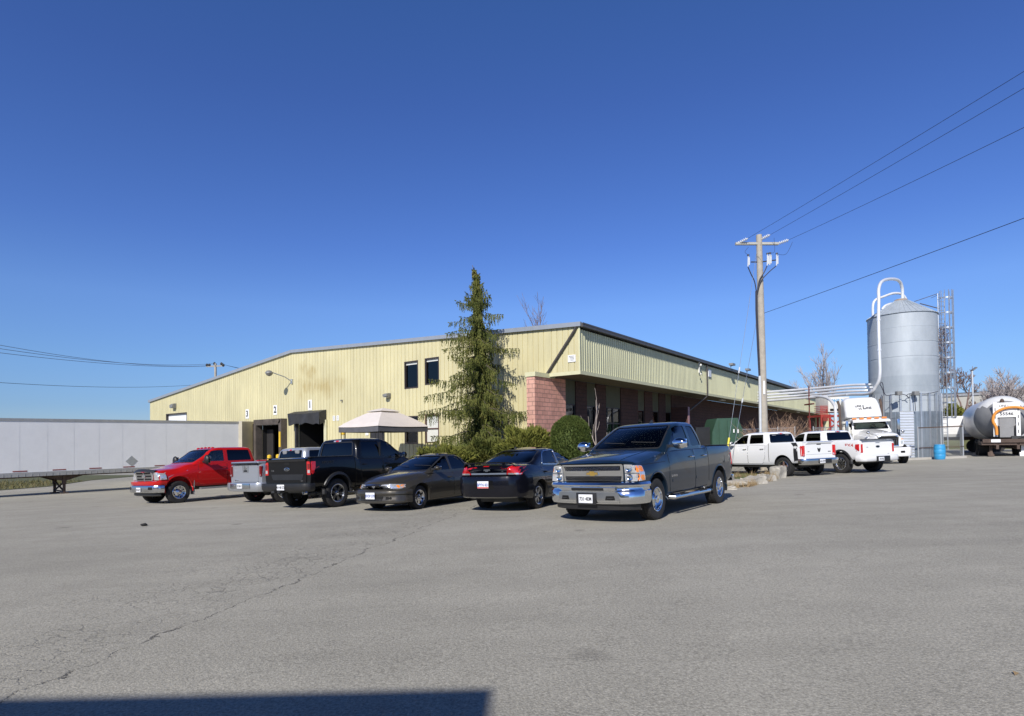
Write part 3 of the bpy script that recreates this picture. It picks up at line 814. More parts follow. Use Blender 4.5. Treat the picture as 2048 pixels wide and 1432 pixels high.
# docks
for i, (a, c, zb, zt) in enumerate(DK):
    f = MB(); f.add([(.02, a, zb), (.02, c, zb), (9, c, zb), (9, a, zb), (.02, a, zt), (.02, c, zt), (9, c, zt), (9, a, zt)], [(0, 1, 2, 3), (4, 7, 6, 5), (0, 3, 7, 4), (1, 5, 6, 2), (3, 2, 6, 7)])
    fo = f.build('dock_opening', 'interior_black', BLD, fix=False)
    if i == 0:
        f = MB(); ya, yb = on_left(653, 819)[0], on_left(590, 828)[0]; zt1 = zt + .55
        nn = 16
        top = []; mid_ = []; bot = []
        for k in range(nn + 1):
            t = k / nn; y = ya + (yb - ya) * t
            top.append((-.03, y, zt1)); mid_.append((-.55 - .05 * math.sin(t * 9), y, zt1 - .16 - .05 * math.sin(t * PI)))
            bot.append((-.50 - .07 * math.sin(t * 15 + 1), y, zt1 - .95 + .10 * math.sin(t * PI) + .05 * math.sin(t * 19)))
        V = top + mid_ + bot; o = nn + 1
        f.add(V, [(k + r * o, k + 1 + r * o, k + 1 + (r + 1) * o, k + (r + 1) * o) for r in (0, 1) for k in range(nn)])
        f.add([(-.03, ya, zt1), (-.55, ya, zt1 - .16), (-.5, ya, zt1 - .95), (-.03, ya, zt1 - .75)], [(0, 1, 2, 3)])
        f.add([(-.03, yb, zt1), (-.55, yb, zt1 - .16), (-.5, yb, zt1 - .95), (-.03, yb, zt1 - .75)], [(0, 1, 2, 3)])
        f.build('dock_awning', 'tarp_black', BLD, fix=False)
        for q in ((c + .02, c + .28), (a - .28, a - .02)): f = MB(); f.box(-.12, -.005, q[0], q[1], -1, zt - .1); f.build('dock_jamb', 'dock_light_jamb', BLD)
        for q in ((-.30, -.12, c - .05, c + .12), (-.02, .2, a, a + .1)): f = MB(); f.box(*q, -1, zt); f.build('dock_curtain', 'tarp_black', BLD)
        f = MB(); f.box(1.2, 1.3, a + .9, a + 2.0, zb, zb + 1.1); f.build('crate_panel', 'steel_grey', fo); f = MB(); f.box(.9, 1.0, a + .75, a + 1.25, zb, zb + 1.12); f.build('post_panel', 'galvanised', fo)
    else:
        f = MB(); f.box(-.5, -.005, c, c + .32, -1.2, zt + .4); f.box(-.45, -.005, a - .32, a, -1.2, zt + .4); f.box(-.5, -.005, a, c, zt, zt + .4)
        f.box(-.52, -.5, c + .05, c + .12, -1, zt + .2); f.tube([(-.48, a - .1, zt + .28), (-.56, a - .1, zt + .28)], .12, 12)
        so_ = f.build('dock_shelter', 'dock_rubber', BLD)
        f = MB(); f.box(-.49, -.451, a - .26, a - .08, zt - 1.55, zt - .5); f.build('guide_stripe', 'yellow_paint', so_)
        if i == 1: f = MB(); f.box(.3, .4, c - .85, c - .05, zb, zt - .3); f.build('dock_door_edge', 'door_dark', fo)
# wall lights
def wallbox(px, py, w=.34, h=.26):
    y, z = on_left(px, py); f = MB(); f.box(-.12, 0, y - w / 2, y + w / 2, z - h / 2, z + h / 2, bev=.02)
    f.prism([(-.14, z - h / 2 + .02), (-.34, z - h / 2 + .06), (-.34, z + h * .2), (-.14, z + h / 2)], y - w / 2, y + w / 2, 'y')
    o = f.build('wall_light', 'fixture_grey', BLD); q = MB(); q.box(-.33, -.15, y - w / 2 + .03, y + w / 2 - .03, z - h / 2 - .0, z - h / 2 + .015); q.build('lens', 'lamp_clear', o)
wallbox(350, 812, .55, .42); wallbox(778, 791)
y, z = on_left(585, 763); f = MB(); f.box(-.1, 0, y - .08, y + .08, z - .15, z + .15)
hd = Vector((-1.5, y + .35, z + .55))
f.tube([(-.05, y, z), (-.5, y + .1, z + .28), (-1.2, y + .3, z + .5), tuple(hd)], .035, 8); so_ = f.build('wall_light', 'galvanised', BLD)
q = MB(); q.lathe([(.05, .12), (.14, .1), (.24, .0), (.25, -.06), (.17, -.2), (.05, -.26)], 16, hd + Vector((0, 0, -.02))); q.build('lamp_head', 'fixture_grey', so_)
# camera dot, meter boxes on the right facade
y, z = on_left(685, 801); f = MB(); f.box(-.14, 0, y - .04, y + .04, z - .05, z + .04); f.build('security_camera', 'fixture_grey', BLD)
x, z = on_right(1397, 735); f = MB(); f.box(x - .05, x + .05, -.08, 0, z - .35, z + .35); f.sphere((x, -.14, z + .15), .09); f.sphere((x, -.14, z - .45), .07); f.build('security_camera', 'window_white', BLD)
x, z = on_right(1416, 746); f = MB(); f.box(x, x + .55, -.05, -.005, z - .25, z + .25); f.build('wall_plate', 'plate_white', BLD)
for px, py in ((1460, 736), (1492, 748)):
    x, z = on_right(px, py, -.2); f = MB(); f.box(x - .3, x + .35, -.5, -.2, EAVE + .25, EAVE + .4); f.beam((x, -.25, EAVE + .1), (x, -.3, EAVE + .3), .05); f.build('flood_light', 'fixture_grey', BLD)
for xx in (22, 33, 41, 50): 
    f = MB(); f.box(xx, xx + 1.1, .5, .7, SOF - .06, SOF + .01); f.build('soffit_light', 'window_white', BLD)
# side doors in the shade-darkened block wall
for xx, w in ((33, 1.1), (38, 3.2), (46, 3.2), (54, 1.2)):
    f = MB(); f.box(xx, xx + w, RW - .03, RW - .003, -1, 2.9 if w > 2 else 2.2); f.build('door', 'door_dark', BLD)
f = MB(); f.box(XE - .3, XE, 1.66, Yl, -2, SOF + 1); f.box(XE, XE + .2, -.0, 1.8, -1, 4.6); f.build('end_wall', 'siding_olive', BLD)
BLM = Matrix.Translation(CORNER) @ Matrix.Rotation(TH, 4, 'Z')
# ================================================================ vehicles: local frame x forward, y left, z up, origin between the axles on the ground
def loft_body(st, bow_f=.16, bow_r=.05, nstep=.09, bulge=1.0, shoulder=.03):
    """st: stations (x, zbottom, zshoulder, zcentre, halfwidth, halfwidth at shoulder), rear to front"""
    st = sorted(st); X = [s[0] for s in st]
    col = [[s[i] for s in st] for i in range(6)]
    x0, x1 = X[0], X[-1]; n = max(8, int((x1 - x0) / nstep))
    xs_ = sorted(set([round(x0 + (x1 - x0) * i / n, 4) for i in range(n + 1)] + [round(x, 4) for x in X]))
    rings = []
    for x in xs_:
        zb, zs, zt, w, ws = [pchip(X, col[k], x) for k in range(1, 6)]
        h = zs - zb
        half = [(0, zb), (w * .80, zb), (w * .93, zb + .02), (w * .972, zb + .08), (w * .985, zb + .2 * h), (w * .997, zb + .38 * h), (w, zb + .55 * h), (w * .992, zb + .70 * h),
                (w * .35 + ws * .65, zb + .86 * h), (ws, zs - shoulder), (ws - shoulder * .35, zs - shoulder * .3), (ws - shoulder * 1.3, zs + (zt - zs) * .12),
                (ws * .8, zs + (zt - zs) * .50), (ws * .5, zs + (zt - zs) * .84), (ws * .2, zs + (zt - zs) * .98), (0, zt)]
        ring = half + [(-y, z) for (y, z) in half[-2:0:-1]]
        rings.append((x, ring, w))
    mb = MB(); m = len(rings[0][1])
    for (x, ring, w) in rings:
        ff = max(0, (x - (x1 - .9)) / .9) ** 1.5; fr = max(0, ((x0 + .6) - x) / .6) ** 1.5
        for (y, z) in ring:
            q = (abs(y) / w) ** 2.6
            mb.v.append(Vector((x - bow_f * q * ff + bow_r * q * fr, y, z)))
    for i in range(len(rings) - 1):
        for j in range(m):
            mb.f.append((i * m + j, i * m + (j + 1) % m, (i + 1) * m + (j + 1) % m, (i + 1) * m + j)); mb.m.append(0)
    # end caps as quads strips between left and right halves
    hlf = m // 2
    for base, fl in ((0, 0), ((len(rings) - 1) * m, 1)):
        for j in range(hlf):
            a, b = j, j + 1; c, d = (m - b) % m, (m - a) % m
            q = [base + a, base + b, base + c, base + d]
            q = list(dict.fromkeys(q))
            if len(q) >= 3: mb.f.append(tuple(q)); mb.m.append(0)
    return mb
def loft_cabin(layers, k=3.2, nf=9, ns=10):
    """layers: (z, xrear, xfront, halfwidth, bowfront, bowrear) bottom to top"""
    Z = [l[0] for l in layers]; mb = MB(); rings = []
    zs_ = []
    for i in range(len(Z) - 1):
        m_ = max(1, int((Z[i + 1] - Z[i]) / .06))
        zs_ += [Z[i] + (Z[i + 1] - Z[i]) * j / m_ for j in range(m_)]
    zs_.append(Z[-1])
    for z in zs_:
        xr, xf, w, bf, br, cr = [pchip(Z, [l[q] for l in layers], z) for q in range(1, 7)]
        pts = []
        # front edge from -y to +y, with bow, then left side to rear, rear edge, right side
        for j in range(nf + 1):
            y = -w + cr + (2 * w - 2 * cr) * j / nf; pts.append((xf - bf * (abs(y) / w) ** 2, y))
        cx = xf - bf * ((w - cr) / w) ** 2
        for a in (30, 60): pts.append((cx - cr * (1 - math.cos(R(a))) * 1.0, w - cr + cr * math.sin(R(a))))
        ex = xr + br + cr; sx = cx - cr
        for j in range(ns + 1): pts.append((sx + (ex - sx) * j / ns, w))
        for a in (60, 30): pts.append((ex - cr * math.cos(R(a)), w - cr + cr * math.sin(R(a))))
        for j in range(nf + 1):
            y = w - cr - (2 * w - 2 * cr) * j / nf; pts.append((xr + br * (abs(y) / w) ** 2, y))
        for a in (30, 60): pts.append((ex - cr * math.cos(R(a)), -(w - cr + cr * math.sin(R(a)))))
        for j in range(ns + 1): pts.append((ex + (sx - ex) * j / ns, -w))
        for a in (60, 30): pts.append((cx - cr * (1 - math.cos(R(a))), -(w - cr + cr * math.sin(R(a)))))
        rings.append((z, pts))
    m = len(rings[0][1])
    for z, pts in rings:
        for (x, y) in pts: mb.v.append(Vector((x, y, z)))
    for i in range(len(rings) - 1):
        for j in range(m): mb.f.append((i * m + j, i * m + (j + 1) % m, (i + 1) * m + (j + 1) % m, (i + 1) * m + j)); mb.m.append(0)
    mb.f.append(tuple(range(m))[::-1]); mb.m.append(0); mb.f.append(tuple((len(rings) - 1) * m + j for j in range(m))); mb.m.append(0)
    return mb
def cyl_mesh(x, y0, y1, z, r, n=36):
    b = MB(); b.prism([(x + r * math.cos(2 * PI * i / n), z + r * math.sin(2 * PI * i / n)) for i in range(n)], y0, y1, 'y'); return b.mesh('c', 'seam', 0)
def wheel(root, x, y, r, width, style, rim_r=None, rimmat='bright_alloy', steer=0):
    """one wheel; the outer side looks away from the vehicle's centre line"""
    s = 1 if y > 0 else -1; rr = rim_r or r * .62
    hub = MB(); hub.lathe([(.04, -width * .3), (rr * .8, -width * .3), (rr * .8, -width * .05), (rr * .35, .0), (.05, .01)], 20, axis='y')
    w = hub.build('wheel', 'dark_metal', root); w.location = (x, y, r)
    w.rotation_euler = (0, 0, (0 if s > 0 else PI) + steer)
    t = MB(); h = width / 2; n = 44
    prof = [(rr, -h * .8), (rr + .02, -h * .95), (r * .86, -h), (r * .955, -h * .93), (r * .99, -h * .80), (r, -h * .5), (r, -h * .06), (r - .012, -h * .05), (r - .012, h * .05), (r, h * .06), (r, h * .5), (r * .99, h * .80), (r * .955, h * .93), (r * .86, h), (rr + .025, h * .95), (rr, h * .86)]
    t.lathe(prof, n, axis='y', caps=False)
    t.lathe([(rr, h * .86), (rr, -h * .8)], n, axis='y', caps=False)
    # tread blocks
    for i in range(n):
        a = 2 * PI * (i + .5) / n
        for (ya, yb, da) in ((-h * .86, -h * .45, .0), (h * .45, h * .86, 0), (-h * .4, -h * .08, .07), (h * .08, h * .4, .07)):
            M = Matrix.Rotation(-(a + da), 4, 'Y')
            t.box(r - .008, r + .006, ya, yb, -r * PI / n * .62, r * PI / n * .62, mat=M)
    t.build('tyre', 'rubber', w)
    m = MB(); fy = h * .62
    # barrel and lip
    m.lathe([(rr * .99, h * .90), (rr * 1.03, h * .96), (rr * 1.0, h * .99), (rr * .93, h * .93), (rr * .90, h * .70), (rr * .88, -h * .5)], 32, axis='y', caps=False)
    def spoke(a, wa, wb, r0, r1, d0=.0, d1=.0, mi=0, th=.03):
        c, q = math.cos(a), math.sin(a); px_, pz_ = -q, c
        P = []
        for (rd, ww, dy) in ((r0, wa, d0), (r1, wb, d1)):
            for sg in (-1, 1):
                for yy_ in (fy + dy, fy + dy - th):
                    P.append((c * rd + px_ * ww * sg, yy_, q * rd + pz_ * ww * sg))
        m.add(P, [(0, 2, 6, 4), (1, 5, 7, 3), (0, 4, 5, 1), (2, 3, 7, 6), (0, 1, 3, 2), (4, 6, 7, 5)], mi)
    mats = [rimmat, 'black_plastic', 'dark_metal']
    if style == 'six':            # six split spokes, machined faces
        for i in range(6):
            a = 2 * PI * i / 6 + .2
            spoke(a - .14, .014, .02, rr * .25, rr * .93); spoke(a + .14, .014, .02, rr * .25, rr * .93); spoke(a, .05, .06, rr * .2, rr * .90, -.02, -.015, 1)
    elif style == 'five':
        for i in range(5): spoke(2 * PI * i / 5 + PI / 2, .055, .035, rr * .2, rr * .93)
    elif style == 'fivesplit':
        for i in range(5):
            a = 2 * PI * i / 5 + PI / 2
            spoke(a - .10, .02, .018, rr * .2, rr * .93); spoke(a + .10, .02, .018, rr * .2, rr * .93); spoke(a, .05, .05, rr * .2, rr * .9, -.02, -.02, 1)
    elif style == 'seven':
        for i in range(7): spoke(2 * PI * i / 7 + .3, .03, .045, rr * .3, rr * .93, .0, -.01)
        m.lathe([(rr * .45, fy - .01), (rr * .3, fy + .005), (.02, fy + .01)], 20, axis='y')
    elif style == 'steel':        # chromed steel wheel with round holes
        nn = 8
        m.lathe([(rr * .93, fy + .015), (rr * .80, fy - .02), (rr * .74, fy - .03)], 32, axis='y', caps=False)
        for i in range(nn): spoke(2 * PI * i / nn + .2, .05, .042, rr * .45, rr * .78, .0, -.03)
        m.lathe([(rr * .56, fy - .012), (rr * .46, fy + .01), (rr * .36, fy + .0)], 24, axis='y', caps=False); m.lathe([(rr * .36, fy), (rr * .33, fy + .045), (rr * .26, fy + .06), (.01, fy + .065)], 20, axis='y', caps=False)
    elif style == 'dually':
        m.lathe([(rr * .93, fy + .02), (rr * .88, fy - .05), (rr * .84, fy - .06)], 32, axis='y', caps=False)
        for i in range(8): spoke(2 * PI * i / 8, .048, .062, rr * .42, rr * .88, .03, -.055)
        m.lathe([(rr * .50, fy + .018), (rr * .42, fy + .035), (rr * .32, fy + .035), (rr * .30, fy + .10), (rr * .22, fy + .12), (.01, fy + .125)], 24, axis='y', caps=False)
    elif style == 'black':        # dark disc with polished slashes
        for i in range(8):
            a = 2 * PI * i / 8
            spoke(a, .02, .05, rr * .25, rr * .92, 0, 0, 0 if i % 2 else 0); spoke(a + .36, .03, .05, rr * .25, rr * .90, -.015, -.015, 1)
    elif style == 'truckwheel':
        m.lathe([(rr * .93, fy), (rr * .88, fy - .1), (rr * .55, fy - .06), (rr * .5, fy + .02), (rr * .3, fy + .05), (.02, fy + .06)], 32, axis='y', caps=False, mi=0)
    if style in ('six', 'five', 'fivesplit', 'seven', 'black'):
        m.lathe([(rr * .28, fy - .02), (rr * .26, fy + .008), (rr * .16, fy + .012), (rr * .12, fy + .022), (.01, fy + .024)], 20, axis='y', caps=False, mi=0 if style != 'black' else 1)
        for i in range(5):
            a = 2 * PI * i / 5 + .5; m.lathe([(.009, fy), (.009, fy + .02), (.001, fy + .02)], 6, (rr * .2 * math.cos(a), 0, rr * .2 * math.sin(a)), 'y', mi=2)
    m.lathe([(rr * .84, -h * .1), (.05, -h * .08)], 24, axis='y', caps=False, mi=2)
    m.build('rim', mats, w)
    return w
def seat(root, x, y, z, mat='seat_fabric', w=.25):
    s = MB(); s.box(x - .25, x + .28, y - w, y + w, z, z + .16, bev=.05)
    M = Matrix.Translation((x - .25, y, z + .12)) @ Matrix.Rotation(R(-14), 4, 'Y')
    s.box(-.07, .07, -w, w, 0, .62, mat=M, bev=.05); s.box(-.05, .05, -.13, .13, .64, .84, mat=M, bev=.04); s.box(-.01, .01, -.05, .05, .6, .66, mat=M)
    return s.build('seat', mat, root)
def steering(root, x, y, z):
    s = MB(); M = Matrix.Translation((x, y, z)) @ Matrix.Rotation(R(-62), 4, 'Y')
    s.tube([M @ Vector((.19 * math.cos(a * PI / 12), .19 * math.sin(a * PI / 12), 0)) for a in range(24)], .016, 6, closed=True)
    s.tube([M @ Vector((-.18, 0, 0)), M @ Vector((.18, 0, 0))], .018, 6); s.tube([M @ Vector((0, -.18, 0)), M @ Vector((0, .18, 0))], .018, 6)
    s.tube([M @ Vector((0, 0, 0)), M @ Vector((.0, 0, -.35))], .03, 6)
    return s.build('steering_wheel', 'black_plastic', root)
def plate(root, txt, org, xdir, zdir=(0, 0, 1), w=.30, h=.15, col='letter_black'):
    x = Vector(xdir).normalized(); z = Vector(zdir).normalized(); n_ = x.cross(z); o = Vector(org)
    b = MB(); M = Matrix(((x.x, z.x, n_.x, o.x), (x.y, z.y, n_.y, o.y), (x.z, z.z, n_.z, o.z), (0, 0, 0, 1)))
    b.box(-w / 2, w / 2, -h / 2, h / 2, -.004, .004, mat=M, bev=.002)
    p = b.build('licence_plate', 'plate_white', root)
    place_text(txt, .098, col, o + n_ * .006 - z * .005, xdir, zdir, p, 'lettering', .001, .002, .78)
    return p

def vehicle(S, M):
    """build one car or pickup from its specification; returns the root and surfaces to decorate"""
    if 'zmap' in S:
        zm = lambda z: pchip([a for a, b in S['zmap']], [b for a, b in S['zmap']], z)
        S['body'] = [(q[0], q[1], zm(q[2]), zm(q[3]), q[4], q[5]) for q in S['body']]
        S['cabin'] = [(zm(q[0]),) + q[1:] for q in S['cabin']]
        S['side'] = [[(x, zm(z)) for x, z in q] for q in S['side']]
        S['wind'] = [(x, zm(z)) for x, z in S['wind']]; S['back'] = [(x, zm(z)) for x, z in S['back']]
        S['doors'] = [[(x, zm(z)) for x, z in q] for q in S['doors']]
        m_ = S['mirror']; S['mirror'] = (m_[0], zm(m_[1])) + m_[2:]
    root = thing(S['name'], S['label'], S['cat'], M=M)
    root['group'] = S['group'] if 'group' in S else 'cars and pickups parked in the lot'
    wb = S['wb'] / 2; P = S['paint']; r = S['wr']
    body_mb = loft_body(S['body'], S.get('bow', .18), S.get('bowr', .06), shoulder=S.get('shoulder', .035))
    me_b = body_mb.mesh('body', P, 0)
    cab_out = loft_cabin(S['cabin']); me_c = cab_out.mesh('cab', P, 0)
    bv_b, bv_c = bvh_of(me_b), bvh_of(me_c)
    # wheel housings and bed
    cut = []
    ar = S.get('arch', r + .075); aw = S.get('archw', .34)
    tr = S['track']
    for x in (wb, -wb):
        for s in (1, -1):
            cut.append(cyl_mesh(x, s * (tr - aw), s * (tr + .4), r + S.get('archz', .02), ar))
    if S.get('bed'):
        xa, xb_, yw, zf = S['bed']
        b = MB(); b.box(xa, xb_, -yw, yw, zf, 2.5); cut.append(b.mesh('c', 'black_plastic', 0))
        b = MB(); b.box(S['gap'] - .013, S['gap'] + .013, -2, 2, .62, 3); cut.append(b.mesh('c', 'seam', 0))
    # cabin hollow
    inner = [(l[0] - (.05 if i == 0 else .045 if i == len(S['cabin']) - 1 else 0), l[1] + .06, l[2] - .07, l[3] - .055, l[4], l[5], l[6]) for i, l in enumerate(S['cabin'])]
    belt = S['cabin'][0][0]
    inner[0] = (belt - .35,) + inner[0][1:]
    me_in = loft_cabin(inner).mesh('c', 'seat_grey', 0)
    me_b = boolean(me_b, cut + [me_in.copy()])
    bo = link('body', me_b, root)
    wins = []
    for wpoly in S['side']:
        b = MB(); b.prism(wpoly, -1.6, 1.6, 'y'); wins.append(b.mesh('c', 'seam', 0))
    xm = (S['cabin'][0][1] + S['cabin'][0][2]) / 2
    b = MB(); b.prism(S['wind'], xm, xm + 5, 'x'); wins.append(b.mesh('c', 'seam', 0))
    b = MB(); b.prism(S['back'], xm - 5, xm, 'x'); wins.append(b.mesh('c', 'seam', 0))
    me_cab = boolean(me_c, [me_in] + wins)
    link('cab', me_cab, root)
    gp = S.get('gside', 'glass_dark')
    for i, wpoly in enumerate(S['side']):
        for s in 'LR':
            g_ = MB(); patch(g_, bv_c, grow(wpoly, .012), s, -.012, .003, .12)
            g_.build('side_window', gp if not (S.get('gfront') and i == 0) else S['gfront'], root)
            if S.get('trim'):
                t = MB(); patch(t, bv_c, grow(wpoly, .022), s, .006, .02, .1, hole=wpoly); t.build('window_trim', S['trim'], root)
    g_ = MB(); patch(g_, bv_c, grow(S['wind'], .015), 'F', -.012, .003, .12); g_.build('windscreen', S.get('gwind', 'glass_clear'), root)
    t = MB(); patch(t, bv_c, grow(S['wind'], .02), 'F', .003, .012, .1, hole=grow(S['wind'], -.012)); t.build('windscreen_seal', 'black_plastic', root)
    g_ = MB(); patch(g_, bv_c, grow(S['back'], .015), 'B', -.012, .003, .12); g_.build('rear_window', S.get('gback', gp), root)
    t = MB(); patch(t, bv_c, grow(S['back'], .02), 'B', .003, .012, .1, hole=grow(S['back'], -.01)); t.build('rear_window_seal', 'black_plastic', root)
    # wheels, underside
    for x in (wb, -wb):
        for s in (1, -1):
            wheel(root, x, s * (tr - S['ww'] / 2), r, S['ww'], S['wheel'], S.get('rim_r'), S.get('rimmat', 'bright_alloy'), S.get('steer', 0) if x > 0 else 0)
    u = MB(); zb_ = S.get('clear', .35)
    u.box(-wb - .55, wb + .45, -.55, .55, zb_ - .06, zb_ + .22, bev=.03); u.beam((wb, -tr + .3, r), (wb, tr - .3, r), .1); u.beam((-wb, -tr + .3, r), (-wb, tr - .3, r), .13); u.sphere((-wb, 0, r), .17)
    u.build('underbody', 'dark_metal', root)
    # doors
    for d in S.get('doors', []):
        for s in 'LR':
            t = MB(); patch(t, bv_b, grow(d, .011), s, .0018, .01, .12); patch(t, bv_b, d, s, .005, .012, .12, mi=1)
            do = t.build('door', ['seam', P], root)
            xs_ = [q[0] for q in d]; zs_ = [q[1] for q in d]
            hx, hz = min(xs_) + .16, max(zs_) - .15
            sg = 1 if s == 'L' else -1
            h = bv_b.ray_cast(Vector((hx, sg * 3, hz)), Vector((0, -sg, 0)))[0]
            if h:
                hb = MB(); hb.tube([(hx - .1, h.y + sg * .012, hz), (hx - .07, h.y + sg * .045, hz), (hx + .07, h.y + sg * .045, hz), (hx + .1, h.y + sg * .012, hz)], .014, 6)
                hb.build('handle', S.get('handle', P), do)
    # mirrors
    if 'mirror' in S:
        mx, mz, my, mw, mh, mmat = S['mirror']
        for s in (1, -1):
            b = MB(); b.sphere((mx, s * (my + mw * .62), mz), 1, 14, 10, sc=(.085, mw / 2, mh / 2))
            b.beam((mx + .0, s * (my - .12), mz - mh * .22), (mx, s * (my + mw * .3), mz - mh * .2), .07, .06, mi=1)
            mo_ = b.build('mirror', [mmat, 'black_plastic'], root)
            q = MB(); q.box(-.004, .004, -mw * .40, mw * .40, -mh * .38, mh * .38, mat=Matrix.Translation((mx - .078, s * (my + mw * .62), mz)), bev=.003); q.build('mirror_glass', 'mirror', mo_)
    sx = S['seats']
    for (x, z, ws_) in sx:
        for s in (1, -1): seat(root, x, s * .38, z, S.get('seatmat', 'seat_grey'), ws_)
    b = MB(); f0 = S['cabin'][0]; b.box(f0[2] - .62, f0[2] - .22, -f0[3] + .12, f0[3] - .12, belt - .18, belt - .02, bev=.05); b.build('dashboard', 'dash', root)
    steering(root, f0[2] - .72, .38, belt + .02)
    b = MB(); hx = S['wind'][1][1]; b.box(S['cabin'][0][2] - .62, S['cabin'][0][2] - .60, -.1, .1, 0, .01)
    # wipers
    for y_ in (.55, -.15):
        b = MB(); pts = []
        for k in range(7):
            yy_ = y_ - .55 * k / 6 + .1; zz_ = S['wind'][0][1] + .03 + .03 * k / 6
            h = bv_c.ray_cast(Vector((5, yy_, zz_)), Vector((-1, 0, 0)))[0]
            if h: pts.append(h + Vector((.02, 0, .012)))
        if len(pts) > 2: b.tube(pts, .007, 5); b.build('wiper', 'rubber', root)
    return root, bv_b, bv_c
def arc_lip(root, bvh, x, z, r, tr, mat, rt=.022, a0=-8, a1=188, name='wheel_arch_trim', out=.0, wid=None):
    for s in (1, -1):
        b = MB(); pts = []
        for k in range(29):
            a = R(a0 + (a1 - a0) * k / 28); px_, pz_ = x + r * math.cos(a), z + r * math.sin(a)
            h = bvh.ray_cast(Vector((px_ + .0, s * 3, pz_ + .02)), Vector((0, -s, 0)))[0]
            yy_ = (abs(h.y) if h and abs(h.y) > .5 else tr) + out
            pts.append((px_, s * yy_, pz_))
        if wid:   # a broad flare
            inner = [(p[0], p[1] + s * .0, p[2]) for p in pts]
            n_ = len(pts)
            cpt = Vector((x, 0, z)); V = []
            for p in pts:
                d = (Vector((p[0], 0, p[2])) - cpt).normalized()
                V += [Vector(p) + Vector((0, s * .045, 0)) - d * .01, Vector(p) + Vector((0, s * .03, 0)) + d * wid * .6, Vector(p) + d * wid - Vector((0, s * .03, 0)), Vector(p) - d * .01 - Vector((0, s * .12, 0))]
            b.add(V, [(4 * i + j, 4 * i + 4 + j, 4 * i + 4 + (j + 1) % 4, 4 * i + (j + 1) % 4) for i in range(n_ - 1) for j in range(4)])
        else: b.tube(pts, rt, 8)
        b.build(name, mat, root)
def pt(root, name, bvh, poly, side, mats, off=.004, thick=.014, step=.06, hole=None, label=None):
    b = MB(); patch(b, bvh, poly, side, off, thick, step, hole); o = b.build(name, mats, root)
    if label: o['label'] = label
    return o
def rect(a, b, c, d, r=.02): return rounded([(a, c), (b, c), (b, d), (a, d)], r, 3)
def hitz(bvh, side, u, v):
    d = {'L': Vector((0, -1, 0)), 'R': Vector((0, 1, 0)), 'F': Vector((-1, 0, 0)), 'B': Vector((1, 0, 0)), 'T': Vector((0, 0, -1))}[side]
    o = Vector((u, 0, v)) if side in 'LR' else Vector((0, u, v)) if side in 'FB' else Vector((u, v, 0))
    h = bvh.ray_cast(o - d * 5, d)
    return h[0]
def two_point(pa, pb, wb, y_in, flip=1):
    """pose from the ground points under the outer faces of two wheels on one side (front, rear). y_in: +half track if the vehicle's left side"""
    f = ground_px(*pa); r_ = ground_px(*pb)
    d = (f - r_); L = d.length
    print('wheelbase fit', L, 'want', wb)
    c = (f + r_) / 2; return pose(c.x, c.y, math.atan2(d.y, d.x), y_in)
def pose(x, y, yaw, y_in=0, dz=0):
    """pose with the wheels on the terrain; (x,y) is the point at local (0, y_in)"""
    ax = Vector((math.cos(yaw), math.sin(yaw), 0)); ly = Vector((-ax.y, ax.x, 0))
    o = Vector((x, y, 0)) - ly * y_in
    nn = gnormal(o.x, o.y)
    ax = (ax - nn * ax.dot(nn)).normalized(); ly = nn.cross(ax)
    o.z = G(o.x, o.y) + dz
    return Matrix(((ax.x, ly.x, nn.x, o.x), (ax.y, ly.y, nn.y, o.y), (ax.z, ly.z, nn.z, o.z), (0, 0, 0, 1)))
YAW = TH
paint('paint_blue', (.006, .017, .034), .12, .28, .015); paint('paint_red', (.50, .010, .010), .0, .3, .03); paint('paint_black', (.004, .004, .005), .1, .28, .015)
paint('paint_black_blue', (.004, .0045, .009), .1, .28, .015); paint('paint_taupe', (.060, .055, .046), .5, .35, .06); paint('paint_silver', (.44, .46, .49), .6, .35, .1)
paint('paint_white', (.80, .80, .79), 0, .35, .05); paint('paint_cream', (.76, .74, .66), 0, .45, .08)
simple('strip_sky_sheen', (.38, .44, .54), .25, metal=.2); simple('bumper_step', (.03, .03, .03), .6)  # trunk strip: sky reflection painted into its blue-grey base colour
def bumper(root, name, mat, path, prof, ang=50, flip=1):
    """profile (outward offset, z) swept along a plan path given for +y only and mirrored; path: (y, x)"""
    ys_ = [p[0] for p in path]; full = [(-p[0], p[1]) for p in path[::-1]] + [(p[0], p[1]) for p in path[1:]]
    fine = []
    for i in range(len(full) - 1):
        for k in range(3):
            t = k / 3; fine.append((full[i][0] * (1 - t) + full[i + 1][0] * t, full[i][1] * (1 - t) + full[i + 1][1] * t))
    fine.append(full[-1]); V = []; n = len(fine)
    for i, (y, x) in enumerate(fine):
        a = Vector(fine[max(0, i - 1)]); b = Vector(fine[min(n - 1, i + 1)]); t = (b - a).normalized(); nn = Vector((-t.y, t.x)) * (1 if flip > 0 else -1)
        nx_, ny_ = nn.y, nn.x
        nx_ = t.x * (1 if flip > 0 else -1); ny_ = -t.y * (1 if flip > 0 else -1)
        for (d, z) in prof: V.append((x + nx_ * d, y + ny_ * d, z))
    m_ = len(prof); b = MB()
    b.add(V, [(i * m_ + j, i * m_ + j + 1, (i + 1) * m_ + j + 1, (i + 1) * m_ + j) for i in range(n - 1) for j in range(m_ - 1)])
    return b.build(name, mat, root, ang)
